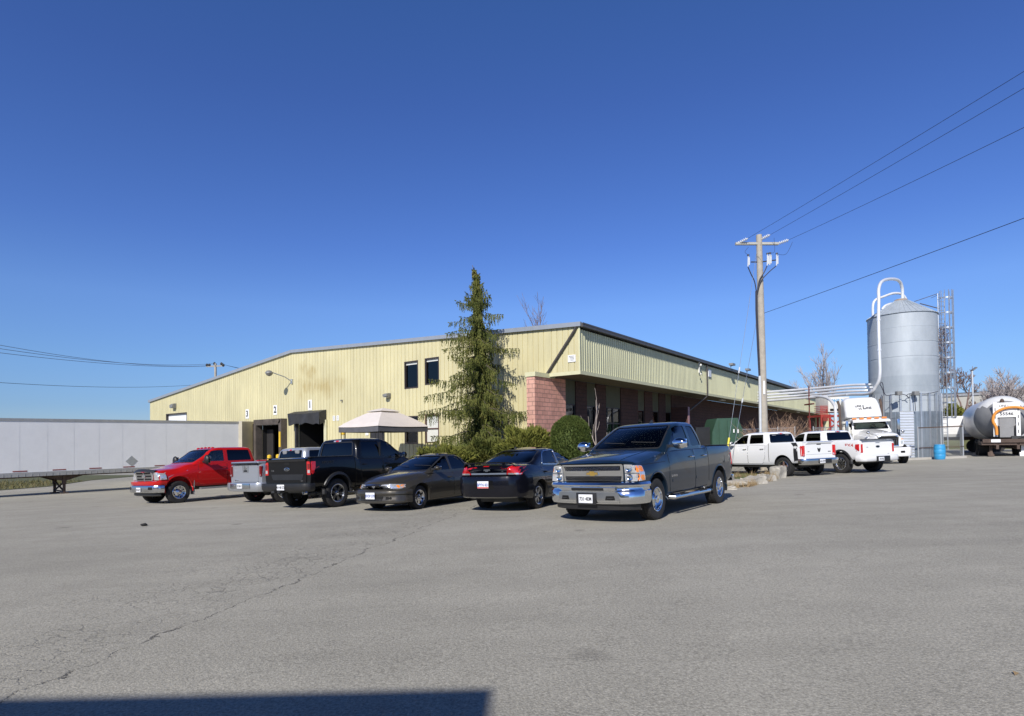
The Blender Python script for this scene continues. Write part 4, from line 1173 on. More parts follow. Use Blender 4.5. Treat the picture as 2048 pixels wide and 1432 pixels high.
def mesh_grille(root, bvh, poly, side, name='grille_mesh', step=.05, dep=.02):
    """dark opening with a honeycomb of chrome wires"""
    o = pt(root, name, bvh, poly, side, 'interior_black', .004, .012)
    b = MB(); ys_ = [q[0] for q in poly]; zs_ = [q[1] for q in poly]
    y0, y1, z0, z1 = min(ys_), max(ys_), min(zs_), max(zs_); H = z1 - z0
    for sg in (1, -1):
        c = y0 - H
        while c < y1 + H:
            seg = []
            for k in range(9):
                t = k / 8; yy_ = c + H * t * 1.0 * (1 if sg > 0 else 1); zz_ = z0 + H * (t if sg > 0 else 1 - t)
                if pip((yy_, zz_), poly):
                    h = hitz(bvh, side, yy_, zz_)
                    if h: seg.append(h + Vector((.014, 0, 0)))
            if len(seg) > 1: b.tube(seg, .0052, 4)
            c += step
    b.build('grille_wire', 'dull_chrome', o)
    return o

# ---------------------------------------------------------------- blue extended-cab pickup in front
def blue_pickup(M):
    S = dict(name='pickup_truck', label='dark blue extended-cab pickup with chrome grille and gold emblem, nearest vehicle', cat='pickup truck', wb=3.645, paint='paint_blue', wr=.405, ww=.27, track=.985, wheel='steel', rim_r=.235, rimmat='chrome', arch=.50, archz=.03, clear=.42,
             body=[(-2.93, .55, 1.25, 1.27, .965, .94), (-2.7, .52, 1.30, 1.30, .99, .955), (-1.82, .46, 1.30, 1.30, 1.005, .965), (-1.08, .42, 1.30, 1.30, 1.0, .96), (-.9, .42, 1.27, 1.27, 1.0, .955), (1.0, .42, 1.25, 1.25, 1.0, .94), (1.35, .42, 1.22, 1.27, 1.0, .92), (1.82, .46, 1.17, 1.235, 1.01, .93), (2.45, .46, 1.12, 1.18, 1.0, .92), (2.70, .46, 1.11, 1.14, .99, .92), (2.80, .46, 1.09, 1.11, .975, .90)],
             bow=.20, bowr=.04, shoulder=.06, zmap=[(.5, .5), (.9, .9), (1.1, 1.15), (1.25, 1.38), (1.30, 1.44), (1.87, 2.01)],
             cabin=[(1.20, -1.00, 1.42, .93, .10, .02, .10), (1.28, -.99, 1.30, .915, .12, .02, .12), (1.5, -.955, .90, .86, .12, .03, .13), (1.72, -.90, .48, .79, .12, .04, .14), (1.80, -.86, .30, .755, .12, .05, .14), (1.845, -.80, .12, .70, .14, .08, .16), (1.872, -.62, -.10, .52, .12, .08, .2)],
             side=[rounded([(-.12, 1.30), (.98, 1.30), (.93, 1.36), (.42, 1.70), (.25, 1.755), (-.12, 1.765)], .05), rounded([(-.83, 1.32), (-.26, 1.30), (-.26, 1.765), (-.62, 1.75)], .06)],
             wind=rounded([(-.80, 1.285), (.80, 1.285), (.645, 1.785), (-.645, 1.785)], .07), back=rounded([(-.72, 1.34), (.72, 1.34), (.62, 1.74), (-.62, 1.74)], .06),
             gside='glass_dark', gwind='glass_clear', gback='glass_privacy',
             doors=[rounded([(-.20, .50), (1.16, .50), (1.22, .8), (1.16, 1.215), (-.20, 1.235)], .05), rounded([(-.98, .52), (-.235, .50), (-.235, 1.235), (-.98, 1.24)], .04)],
             handle='chrome', mirror=(1.02, 1.355, .95, .33, .23, 'chrome'), seats=[(.15, .82, .25)], bed=(-2.84, -1.16, .78, .78), gap=-1.085, steer=R(0))
    root, bb, bc = vehicle(S, M)
    wb = S['wb'] / 2
    arc_lip(root, bb, wb, .435, .515, .99, 'paint_blue', .022, out=-.012); arc_lip(root, bb, -wb, .435, .515, .99, 'paint_blue', .022, out=-.012)
    bo = bumper(root, 'front_bumper', 'chrome', [(0, 2.86), (.35, 2.85), (.7, 2.79), (.88, 2.70), (.97, 2.58), (1.005, 2.42), (1.01, 2.26)], [(-.06, .80), (.03, .79), (.055, .745), (.035, .70), (.02, .695), (.02, .645), (.05, .62), (.05, .44), (.02, .385), (-.06, .38)])
    bv = bvh_of(bo.data)
    pt(bo, 'bumper_slot', bv, rect(-.36, .36, .645, .69, .015), 'F', 'interior_black', .004, .01)
    for s in (1, -1):
        pt(bo, 'tow_hook_recess', bv, rounded([(s * .40, .46), (s * .60, .46), (s * .58, .54), (s * .42, .54)], .012), 'F', 'interior_black', .004, .01)
        q = MB(); h = hitz(bv, 'F', s * .51, .49); q.tube([h + Vector((-.02, -.05, 0)), h + Vector((.03, -.05, .0)), h + Vector((.03, .05, 0)), h + Vector((-.02, .05, 0))], .012, 6); q.build('tow_hook', 'dark_metal', bo)
    pt(bo, 'bumper_inset', bv, rounded([(-.70, .41), (.70, .41), (.66, .61), (-.66, .61)], .03), 'F', 'satin_alloy', .002, .01, hole=rounded([(-.17, .42), (.17, .42), (.17, .59), (-.17, .59)], .01))
    h = hitz(bv, 'F', 0, .52); b = MB(); b.box(h.x - .01, h.x + .02, -.22, .22, .37, .60, bev=.01); b.build('plate_bracket', 'black_plastic', bo)
    plate(root, '731·4EM', (h.x + .03, 0, .485), (0, 1, 0), w=.31, h=.165)
    # lower air dam
    b = MB(); V = []
    for k in range(17):
        t = -1 + 2 * k / 16; q = abs(t); back = .22 * q ** 2.4 + .1 * max(0, (q - .85) / .15)
        V += [(2.84 - back, t * .95, .40), (2.82 - back, t * .95, .27), (2.76 - back, t * .94, .255), (2.5, t * .94, .30)]
    b.add(V, [(4 * i + j, 4 * i + j + 1, 4 * i + 5 + j, 4 * i + 4 + j) for i in range(16) for j in range(3)]); b.build('air_dam', 'black_plastic', root, 50)
    # grille
    go_ = pt(root, 'grille', bb, rounded([(-.665, .79), (.665, .79), (.69, 1.135), (-.69, 1.135)], .03), 'F', 'chrome', .035, .07)
    gv_ = bvh_of(go_.data)
    for (z0_, z1_) in ((.815, .905), (1.01, 1.10)):
        mesh_grille(go_, gv_, rounded([(-.62, z0_), (.62, z0_), (.635, z1_), (-.635, z1_)], .012), 'F', step=.06)
    h = hitz(gv_, 'F', 0, .957)
    bt = [(-.13, -.022), (-.045, -.022), (-.045, -.045), (.06, -.045), (.06, -.022), (.13, -.022), (.115, .022), (.045, .022), (.045, .045), (-.06, .045), (-.06, .022), (-.115, .022)]
    b = MB(); b.prism([(y, .957 + z) for (y, z) in grow(bt, .009)], h.x, h.x + .014, 'x', mi=1); b.prism([(y, .957 + z) for (y, z) in bt], h.x + .0141, h.x + .02, 'x', mi=0); b.build('emblem', ['gold', 'chrome'], go_)
    for s in (1, -1):
        poly = rounded([(s * .705, .80), (s * .965, .81), (s * .965, 1.115), (s * .705, 1.13)], .02)
        hb = MB(); patch(hb, bb, poly, 'F', .02, .05, .06); patch(hb, bb, rounded([(2.40, .82), (2.86, .80), (2.86, 1.12), (2.42, 1.10)], .02), 'L' if s > 0 else 'R', .02, .05, .06)
        hl = hb.build('headlight', 'lamp_clear', root); hv = bvh_of(hl.data)
        for (z0_, z1_) in ((.98, 1.10), (.82, .935)):
            tb = MB(); patch(tb, hv, rounded([(2.43, z0_ + .01), (2.62, z0_), (2.62, z1_), (2.44, z1_ - .01)], .012), 'L' if s > 0 else 'R', .004, .01); tb.build('turn_signal', 'lamp_amber', hl)
        pt(hl, 'lamp_divider', hv, rect(*sorted((s * .71, s * .96)), .953, .965, .003), 'F', 'paint_blue', .006, .01)
        for zc in (1.045, .88):
            h = hitz(hv, 'F', s * .80, zc)
            q = MB(); q.lathe([(.062, 0), (.068, .012), (.062, .016), (.052, .006), (.03, .002), (.002, .001)], 20, h, 'x', caps=False); q.build('reflector_bowl', 'chrome', hl)
    # side details
    b_l = MB(); 
    for s, sg in (('L', 1), ('R', -1)):
        pt(root, 'side_moulding', bb, rect(-.17, 1.08, .70, .77, .02), s, 'paint_blue', .012, .02)
        pt(root, 'side_moulding', bb, rect(-.95, -.26, .70, .77, .02), s, 'paint_blue', .012, .02)
        h = hitz(bb, s, 1.0, .845)
        place_text('SILVERADO', .062, 'chrome', (.98, h.y + sg * .007, .83), (-sg, 0, 0), (0, 0, 1), root, 'badge', .002, .001)
        pt(root, 'fuel_door' if sg > 0 else 'side_reflector', bb, rounded([(-2.42, 1.0), (-2.22, 1.0), (-2.22, 1.18), (-2.42, 1.18)], .03) if sg > 0 else rect(-2.85, -2.8, .8, .84, .01), s, 'paint_blue' if sg > 0 else 'lamp_red', .004, .01)
        h = hitz(bb, s, -2.6, 1.16); place_text('4x4', .07, 'satin_alloy', (-2.62, h.y + sg * .006, 1.16), (-sg, 0, 0), (0, 0, 1), root, 'badge', .002)
        # tubular step bar
        b = MB(); y = sg * 1.02
        b.tube([(-1.02, sg * .8, .40), (-.98, y, .385), (1.10, y, .385), (1.14, sg * .8, .40)], .045, 10)
        for x_ in (-.75, .85): b.beam((x_, sg * .5, .45), (x_, y, .38), .05, mi=1)
        st_ = b.build('step_bar', ['dull_chrome', 'dark_metal'], root)
        for x_ in (-.55, .55): q = MB(); q.box(x_ - .22, x_ + .22, y - .035, y + .035, .425, .437); q.build('step_pad', 'black_plastic', st_)
        pt(root, 'tail_light', bb, rounded([(-2.95, .93), (-2.82, .93), (-2.80, 1.24), (-2.95, 1.24)], .02), s, 'lamp_red', .012, .03)
    # rear
    pt(root, 'tailgate', bb, rect(-.78, .78, .72, 1.38, .03), 'B', 'paint_blue', .01, .02)
    b = MB(); b.box(-3.10, -2.95, -.95, .95, .50, .66, bev=.03); b.build('rear_bumper', 'chrome', root)
    b = MB(); b.box(-2.9, -1.12, .80, .965, 1.435, 1.452, bev=.005); b.build('bed_rail_cap', 'black_plastic', root)
    b = MB(); b.box(-2.9, -1.12, -.965, -.80, 1.435, 1.452, bev=.005); b.build('bed_rail_cap', 'black_plastic', root)
    b = MB(); b.prism([(-.05, 2.0), (-.25, 2.0), (-.22, 2.085), (-.17, 2.07)], -.014, .014, 'y'); b.build('roof_antenna', 'black_plastic', root)
    # hood crease lines
    b = MB()
    for s in (1, -1):
        pts = [hitz(bb, 'T', x_, s * (.60 + .03 * (2.6 - x_))) + Vector((0, 0, -.004)) for x_ in np.linspace(1.5, 2.68, 12)]
        b.tube(pts, .012, 6)
    b.build('hood_crease', 'paint_blue', root)
    b = MB(); pts = [hitz(bb, 'T', 2.70 - .07 * (y_ / .8) ** 2, y_) + Vector((0, 0, -.002)) for y_ in np.linspace(-.78, .78, 24)]; b.tube(pts, .006, 5); b.build('hood_seam', 'seam', root)
    for s in (1, -1):
        b = MB(); pts = [hitz(bb, 'L' if s > 0 else 'R', x_, 1.135 + (1.5 - x_) * .03) + Vector((0, 0, 0)) for x_ in np.linspace(1.35, 2.6, 14)]; b.tube(pts, .005, 5); b.build('fender_seam', 'seam', root)
        b = MB()
        for x_ in (-1.13,): b.box(x_ - .05, x_ + .0, s * .9, s * .94, 1.2, 1.25)
    # mud flap behind the rear wheels
    for s in (1, -1):
        b = MB(); b.box(-2.38, -2.36, s * .72, s * .98, .28, .62); b.build('mud_flap', 'black_plastic', root)
    return root
M1 = two_point((1315, 1040), (1443, 1006), 3.645, .985)
blue_pickup(M1)
def one_point(px, lx, ly, yaw):
    p = ground_px(*px); ax = Vector((math.cos(yaw), math.sin(yaw), 0)); l = Vector((-ax.y, ax.x, 0))
    o = p - ax * lx - l * ly
    return pose(o.x, o.y, yaw)
def pk(wb=3.6, rear=-2.95, front=2.75, rail=1.45, belt=1.35, hood=1.2, roof=1.95, gap=-1.1, cabr=-.98, cowl=1.45, w=1.0, zb=.50, wslope=.85, rear_door=True, split=.15, tw=.78, backang=.12):
    """body, cabin, windows and doors of a crew-cab pickup"""
    h = roof - belt
    body = [(rear, zb + .1, rail - .05, rail - .03, w - .03, w - .06), (rear + .15, zb + .05, rail, rail, w - .01, w - .05), (-wb / 2, zb, rail, rail, w + .005, w - .04), (gap, zb - .06, rail, rail, w, w - .04), (gap + .2, zb - .06, belt, belt, w, w - .05),
            (cowl - .5, zb - .06, belt - .01, belt - .01, w, w - .06), (cowl, zb - .03, belt - .03, belt + .02, w, w - .10), (wb / 2, zb, hood + .03, hood + .09, w + .01, w - .11), (front - .35, zb, hood - .02, hood + .04, w, w - .10), (front - .08, zb, hood - .06, hood, w - .02, w - .10), (front, zb + .02, hood - .1, hood - .05, w - .04, w - .12)]
    rx = cowl - wslope
    cabin = [(belt - .06, cabr, cowl + .08, w - .075, .09, .015, .10), (belt + .05, cabr + .01, cowl - .05, w - .09, .11, .015, .11), (belt + h * .45, cabr + backang * .4, cowl - wslope * .55, w - .13, .11, .02, .12), (belt + h * .80, cabr + backang * .8, rx + .08, tw + .02, .11, .03, .13),
             (belt + h * .93, cabr + backang * 1.1, rx - .12, tw - .03, .12, .05, .14), (belt + h * .985, cabr + backang * 1.8, rx - .32, tw - .12, .12, .08, .16), (roof, cabr + .45, rx - .62, tw - .32, .12, .08, .2)]
    zt = belt + h * .80
    side = [rounded([(split + .06, belt + .06), (cowl - .42, belt + .06), (cowl - .50, belt + .13), (rx - .02, zt - .03), (rx - .2, zt), (split + .06, zt + .01)], .05)]
    if rear_door: side.append(rounded([(cabr + .22, belt + .07), (split - .08, belt + .06), (split - .08, zt + .01), (cabr + .30, zt)], .05))
    zw = belt + h * .84
    wind = rounded([(-w + .20, belt + .05), (w - .20, belt + .05), (tw - .11, zw), (-tw + .11, zw)], .07)
    back = rounded([(-w + .30, belt + .10), (w - .30, belt + .10), (tw - .14, zw - .03), (-tw + .14, zw - .03)], .06)
    doors = [rounded([(split, zb + .02), (cowl - .24, zb + .02), (cowl - .18, zb + .35), (cowl - .25, belt - .04), (split, belt - .03)], .05), rounded([(cabr + .1, zb + .3), (cabr + .25, zb + .02), (split - .035, zb + .02), (split - .035, belt - .03), (cabr + .1, belt - .03)], .05)]
    return dict(body=body, cabin=cabin, side=side, wind=wind, back=back, doors=doors, gap=gap, wb=wb, bed=(rear + .12, gap - .08, w - .22, rail - .5), seats=[(.42, zb + .36, .25)] + ([(-.36, zb + .36, .25)] if rear_door else []))
def tail_lights(root, bb, z0, z1, xr, w, inw=.14, mat='lamp_red', sidew=.16, white=None):
    for s in (1, -1):
        b = MB(); patch(b, bb, rounded([(s * (w - inw), z0), (s * (w + .05), z0), (s * (w + .05), z1), (s * (w - inw), z1)], .02), 'B', .014, .03, .05)
        patch(b, bb, rounded([(xr - .05, z0), (xr + sidew, z0), (xr + sidew + .02, z1), (xr - .05, z1)], .03), 'L' if s > 0 else 'R', .014, .03, .05)
        b.tube([(xr + .06, s * (w - .065), z0 + .015), (xr + .06, s * (w - .065), z1 - .015)], .062, 12)
        o = b.build('tail_light', mat, root)
        if white: pt(o, 'reversing_lamp', bvh_of(o.data), rounded([(s * (w - inw + .02), white[0]), (s * (w - .02), white[0]), (s * (w - .02), white[1]), (s * (w - inw + .02), white[1])], .01), 'B', 'lamp_clear', .003, .01)
def chmsl(root, bc, z, w=.16):
    b = MB(); patch(b, bc, rect(-w, w, z - .02, z + .025, .01), 'B', .02, .03, .04); o = b.build('high_brake_light', 'lamp_clear', root)
    pt(o, 'lamp_centre', bvh_of(o.data), rect(-w * .4, w * .4, z - .016, z + .02, .008), 'B', 'lamp_red', .004, .01)

# ---------------------------------------------------------------- black crew-cab pickup, seen from behind
def black_pickup(M):
    S = pk(wb=3.68, rear=-2.88, front=2.82, rail=1.50, belt=1.42, hood=1.25, roof=2.07, gap=-1.12, w=1.01, zb=.60)
    S.update(name='pickup_truck', label='black crew-cab pickup with dark six-spoke wheels, parked with its tailgate to the camera', cat='pickup truck', paint='paint_black', wr=.42, ww=.27, track=.99, wheel='six', rim_r=.265, rimmat='satin_alloy', arch=.50, archz=.06, clear=.5,
             gside='glass_privacy', gwind='glass_dark', gback='glass_privacy', mirror=(1.0, 1.5, .95, .26, .2, 'paint_black'))
    root, bb, bc = vehicle(S, M); wb = 1.84
    for x in (wb, -wb): arc_lip(root, bb, x, .48, .50, 1.0, 'black_plastic', wid=.09, a0=-6, a1=186)
    tg = pt(root, 'tailgate', bb, rounded([(-.80, .78), (.80, .78), (.82, 1.46), (-.82, 1.46)], .03), 'B', 'paint_black', .014, .03)
    tv = bvh_of(tg.data)
    pt(tg, 'tailgate_spoiler', tv, rounded([(-.80, 1.39), (.80, 1.39), (.80, 1.455), (-.80, 1.455)], .02), 'B', 'black_plastic', .03, .04)
    pt(tg, 'tailgate_handle', tv, rounded([(-.12, 1.30), (.12, 1.30), (.10, 1.385), (-.10, 1.385)], .02), 'B', 'seam', .006, .01)
    pt(tg, 'tailgate_step_panel', tv, rounded([(-.62, .86), (.62, .86), (.70, 1.02), (-.70, 1.02)], .03), 'B', 'black_plastic', .004, .01)
    h = hitz(tv, 'B', 0, 1.17)
    b = MB(); b.lathe([(.115, .0), (.115, .014), (.10, .016), (.09, .010)], 28, (0, 0, 0), 'x'); 
    for v in b.v: v.x, v.y, v.z = h.x - .002 - v.x, v.y, v.z * .42 + 1.17
    em = b.build('emblem', 'chrome', tg); b = MB(); b.lathe([(.085, .012), (.085, .018), (.001, .018)], 28, (0, 0, 0), 'x')
    for v in b.v: v.x, v.y, v.z = h.x - .002 - v.x, v.y, v.z * .40 + 1.17
    b.build('emblem_field', 'paint_blue', em); place_text('Ford', .06, 'chrome', (h.x - .0215, 0, 1.17), (0, -1, 0), (0, 0, 1), em, 'lettering', .001)
    place_text('F150', .06, 'chrome', (h.x - .008, .62, 1.13), (0, -1, 0), (0, 0, 1), tg, 'badge', .001)
    place_text('XLT', .05, 'chrome', (h.x - .008, -.62, .83), (0, -1, 0), (0, 0, 1), tg, 'badge', .001)
    for s in (1, -1):
        b = MB(); poly = rounded([(s * .83, 1.0), (s * 1.04, 1.0), (s * 1.04, 1.38), (s * .83, 1.38)], .02)
        patch(b, bb, poly, 'B', .016, .03, .05); patch(b, bb, rounded([(-2.95, 1.0), (-2.76, 1.02), (-2.74, 1.10), (-2.68, 1.20), (-2.66, 1.38), (-2.95, 1.38)], .02), 'L' if s > 0 else 'R', .016, .03, .05)
        o = b.build('tail_light', 'lamp_red', root); ov = bvh_of(o.data)
        pt(o, 'lamp_centre', ov, rect(*sorted((s * .86, s * .95)), 1.17, 1.31, .015), 'B', 'lamp_dark_red', .003, .01); pt(o, 'reversing_lamp', ov, rect(*sorted((s * .86, s * .95)), 1.05, 1.14, .015), 'B', 'lamp_clear', .003, .01)
    bo = bumper(root, 'rear_bumper', 'black_plastic', [(0, -3.03), (.6, -3.03), (.9, -2.99), (.99, -2.90), (1.0, -2.72)], [(-.1, .76), (.02, .76), (.03, .70), (.02, .60), (-.02, .54), (-.1, .53)], flip=-1)
    plate(root, 'AV 48 572', (-3.075, .0, .66), (0, -1, 0), w=.31, h=.16)
    b = MB(); b.box(-3.12, -2.98, .42 - .2, .55 - .2, .5, .56); b.box(-3.15, -2.9, -.05, .05, .50, .58); b.build('tow_hitch', 'dark_metal', root)
    b = MB(); b.tube([(-1.0, -.62, .5), (-2.3, -.62, .5), (-2.72, -.72, .50), (-2.86, -.80, .50)], .045, 10); b.lathe([(.05, 0), (.052, -.1), (.046, -.1), (.044, 0)], 14, (-2.84, -.79, .50), 'x', caps=False); b.build('exhaust_pipe', 'chrome', root)
    chmsl(root, bc, 1.985)
    h = hitz(bb, 'R', -2.2, 1.33); place_text('SPORT', .12, 'dark_metal', (-2.2, h.y - .005, 1.33), (1, 0, 0), (0, 0, 1), root, 'badge', .001, 0, 1.3)
    for s in (1, -1): b = MB(); b.box(-2.82, -1.2, s * .81, s * .965, 1.49, 1.515, bev=.008); b.build('bed_rail_cap', 'black_plastic', root)
    b = MB(); b.box(-1.0, 1.15, -1.05, -.85, .44, .48, bev=.01); b.build('step_board', 'black_plastic', root)
    b = MB(); b.box(-1.0, 1.15, .85, 1.05, .44, .48, bev=.01); b.build('step_board', 'black_plastic', root)
    for s in (1, -1):
        pt(root, 'headlight', bb, rounded([(s * .6, 1.0), (s * .96, 1.0), (s * .96, 1.16), (s * .6, 1.16)], .02), 'F', 'lamp_clear', .02, .03)
        b = MB(); h = hitz(bc, 'L' if s > 0 else 'R', -.02, 1.62)
        for x_ in (.07,): b.box(x_ - .03, x_ + .03, h.y - .004 * s, h.y + .02 * s, 1.45, 1.93)
        b.build('door_pillar', 'black_plastic', root)
    pt(root, 'grille', bb, rect(-.56, .56, .95, 1.16, .03), 'F', 'black_plastic', .02, .03)
    return root
# ---------------------------------------------------------------- silver pickup behind it
def silver_pickup(M):
    S = pk(wb=3.55, rear=-2.65, front=2.65, rail=1.36, belt=1.30, hood=1.12, roof=1.90, gap=-1.02, cabr=-.92, w=.985, zb=.50)
    S.update(name='pickup_truck', label='silver pickup with hard bed cover, mostly hidden behind the black pickup', cat='pickup truck', paint='paint_silver', wr=.385, ww=.26, track=.96, wheel='five', rim_r=.24, arch=.45, archz=.04, clear=.45,
             gside='glass_privacy', gwind='glass_dark', gback='glass_privacy', mirror=(1.0, 1.38, .92, .24, .18, 'paint_silver'))
    root, bb, bc = vehicle(S, M)
    tg = pt(root, 'tailgate', bb, rounded([(-.74, .74), (.74, .74), (.74, 1.31), (-.74, 1.31)], .04), 'B', 'paint_silver', .02, .04); tv = bvh_of(tg.data)
    pt(tg, 'handle_recess', tv, rounded([(-.17, 1.05), (.17, 1.05), (.21, 1.30), (-.21, 1.30)], .03), 'B', 'steel_grey', .006, .012)
    h = hitz(tv, 'B', 0, 1.22); b = MB(); b.lathe([(.07, 0), (.07, .012), (.055, .012), (.055, .0)], 24, (0, 0, 0), 'x'); b.box(-.0, .014, -.09, .09, -.014, .014)
    for v in b.v: v.x, v.z = h.x - .008 - v.x, v.z + 1.22
    b.build('emblem', 'chrome', tg); pt(tg, 'tailgate_handle', tv, rect(-.11, .11, 1.09, 1.14, .01), 'B', 'seam', .01, .01)
    b = MB(); b.box(h.x - .01, h.x - .002, .45, .66, .785, .815, bev=.002); b.build('badge', 'chrome', tg)
    tail_lights(root, bb, .92, 1.28, -2.65, .96, .13, sidew=.08, white=(.94, 1.0), mat='lamp_dark_red')
    b = MB(); b.box(-2.66, -1.08, -.84, .84, 1.36, 1.44, bev=.035); b.build('bed_cover', 'paint_silver', root, 60)
    b = MB(); b.box(-2.69, -2.60, -.80, .80, 1.345, 1.40, bev=.02); b.build('cover_lip', 'black_plastic', root)
    bumper(root, 'rear_bumper', 'paint_silver', [(0, -2.78), (.6, -2.78), (.88, -2.74), (.98, -2.62), (.99, -2.40)], [(-.1, .72), (.02, .72), (.04, .66), (.03, .50), (-.02, .42), (-.1, .41)], flip=-1)
    b = MB(); b.box(-2.84, -2.80, -.60, .60, .52, .70, bev=.02); b.build('bumper_step', 'dull_chrome', root)
    plate(root, '572 8KV', (-2.85, 0, .61), (0, -1, 0), w=.31, h=.16)
    chmsl(root, bc, 1.81)
    b = MB(); b.tube([(.9, -.8, 1.34), (.86, -.8, 2.0)], .006, 5); b.build('aerial', 'black_plastic', root)
    for s in (1, -1): pt(root, 'headlight', bb, rounded([(s * .6, .85), (s * .95, .85), (s * .95, 1.03), (s * .6, 1.03)], .02), 'F', 'lamp_clear', .02, .03)
    pt(root, 'grille', bb, rect(-.5, .5, .82, 1.02, .03), 'F', 'chrome', .02, .03)
    return root
# ---------------------------------------------------------------- red crew-cab pickup with dual rear wheels
def red_pickup(M):
    S = pk(wb=4.36, rear=-3.35, front=2.98, rail=1.50, belt=1.45, hood=1.24, roof=2.06, gap=-1.16, cabr=-1.02, cowl=1.66, w=.98, zb=.62, wslope=.78, split=.30)
    S.update(name='pickup_truck', label='bright red crew-cab pickup with hood guard and polished front wheels, leftmost of the parked pickups', cat='pickup truck', paint='paint_red', wr=.405, ww=.24, track=.985, wheel='dually', rim_r=.235, rimmat='chrome', arch=.51, archz=.08, clear=.5, bow=.12,
             gside='glass_dark', gfront='glass_clear', gwind='glass_clear', gback='glass_clear', mirror=(1.22, 1.58, .98, .28, .36, 'black_plastic'), handle='black_plastic', seatmat='seat_fabric')
    root, bb, bc = vehicle(S, M); wb = 2.18
    for s in (1, -1): wheel(root, -wb, s * .72, .405, .22, 'dually', .235, 'chrome')
    arc_lip(root, bb, wb, .49, .515, .98, 'paint_red', .024, out=-.012)
    for s in (1, -1):   # wide rear fenders over the dual wheels
        b = MB(); V = []
        for k in range(15):
            a = R(0 + 180 * k / 14); 
            for (rr, dy) in ((.50, 0.0), (.50, .20), (.56, .24), (.64, .16), (.70, .0)): V.append((-wb + rr * math.cos(a), s * (.96 + dy * math.sin(max(.0, min(PI, a))) ** .4), .49 + rr * math.sin(a)))
        b.add(V, [(5 * i + j, 5 * i + 5 + j, 5 * i + 6 + j, 5 * i + 1 + j) for i in range(14) for j in range(4)]); b.build('rear_fender', 'paint_red', root, 60)
    bo = bumper(root, 'front_bumper', 'dull_chrome', [(0, 3.08), (.6, 3.06), (.85, 3.00), (.97, 2.88), (1.0, 2.72)], [(-.1, .70), (.02, .69), (.04, .64), (.04, .48), (.01, .43), (-.1, .42)])
    bumper(root, 'bumper_cover', 'paint_red', [(0, 3.04), (.6, 3.02), (.85, 2.97), (.96, 2.85), (.985, 2.62)], [(-.08, .86), (.03, .83), (.035, .75), (.0, .70), (-.1, .70)])
    bumper(root, 'air_dam', 'black_plastic', [(0, 3.0), (.6, 2.98), (.85, 2.90), (.93, 2.80)], [(.0, .45), (.0, .33), (-.06, .30), (-.2, .33)])
    bv = bvh_of(bo.data)
    for s in (1, -1): pt(bo, 'fog_lamp_slot', bv, rounded([(s * .62, .54), (s * .82, .54), (s * .82, .64), (s * .62, .64)], .02), 'F', 'interior_black', .004, .01)
    plate(root, '945 6ZT', (3.14, .0, .545), (0, 1, 0), w=.31, h=.16)
    gr = pt(root, 'grille', bb, rounded([(-.60, .84), (.60, .84), (.62, 1.20), (-.62, 1.20)], .05), 'F', 'chrome', .07, .12); gv_ = bvh_of(gr.data)
    for k in range(3):
        for (a, c) in ((-.52, -.04), (.04, .52)): pt(gr, 'grille_slot', gv_, rect(a, c, .88 + k * .108, .955 + k * .108, .012), 'F', 'interior_black', .004, .01)
    h = hitz(gv_, 'F', 0, 1.02); b = MB(); b.lathe([(.13, 0), (.13, .02), (.001, .022)], 26, (0, 0, 0), 'x')
    for v in b.v: v.x, v.z = h.x + v.x, v.z * .42 + 1.02
    b.build('emblem', 'chrome', gr)
    for s in (1, -1):
        b = MB(); patch(b, bb, rounded([(s * .64, .88), (s * .98, .88), (s * .98, 1.15), (s * .64, 1.17)], .02), 'F', .03, .06, .06); patch(b, bb, rounded([(2.62, .90), (3.05, .88), (3.05, 1.15), (2.66, 1.12)], .02), 'L' if s > 0 else 'R', .03, .06, .06)
        hl = b.build('headlight', 'lamp_clear', root)
        pt(root, 'mud_flap', bb, [(0, 0), (.01, 0), (0, .01)], 'F', 'black_plastic') if False else None
        b = MB(); b.box(1.60, 1.62, s * .70, s * .97, .28, .95); b.build('mud_flap', 'seat_grey', root)
        b = MB(); b.box(-1.1, 1.4, s * .86, s * 1.06, .46, .52, bev=.015); b.build('step_board', 'steel_grey', root)
        h = hitz(bb, 'L' if s > 0 else 'R', 1.92, 1.2)
        b = MB(); b.box(1.62, 1.88, h.y - .004 * s, h.y + .012 * s, 1.14, 1.20, bev=.004); b.build('badge', 'chrome', root)
        b = MB(); b.box(1.28, 1.55, h.y - .004 * s, h.y + .008 * s, .935, .965, bev=.002); b.build('badge', 'dark_metal', root)
        b = MB(); q = S['side'][0]
    b = MB()   # hood deflector
    V = []
    for k in range(13):
        t = -1 + 2 * k / 12; x_ = 2.99 - .09 * t * t; y_ = t * .74; z_ = 1.20 - .05 * t * t
        V += [(x_ - .10, y_, z_ + .02), (x_ + .03, y_, z_ + .02), (x_ + .06, y_, z_ + .0), (x_ + .0, y_, z_ + .10), (x_ - .08, y_, z_ + .085)]
    b.add(V, [(5 * i + j, 5 * i + (j + 1) % 5, 5 * i + 5 + (j + 1) % 5, 5 * i + 5 + j) for i in range(12) for j in range(5)]); b.build('hood_guard', 'black_plastic', root, 60)
    for k in range(5):
        y_ = (-.52, -.26, 0, .26, .52)[k]; h = hitz(bc, 'T', .62, y_)
        b = MB(); b.sphere((h.x, y_, h.z + .01), 1, 8, 6, sc=(.07, .045, .035)); b.build('roof_marker_light', 'lamp_amber' if False else 'lamp_red', root)
    pt(root, 'tailgate', bb, rect(-.78, .78, .8, 1.44, .03), 'B', 'paint_red', .01, .02); tail_lights(root, bb, 1.05, 1.42, -3.35, .95)
    bumper(root, 'rear_bumper', 'chrome', [(0, -3.5), (.7, -3.5), (.95, -3.42)], [(-.1, .75), (.02, .75), (.02, .55), (-.1, .54)], flip=-1)
    return root
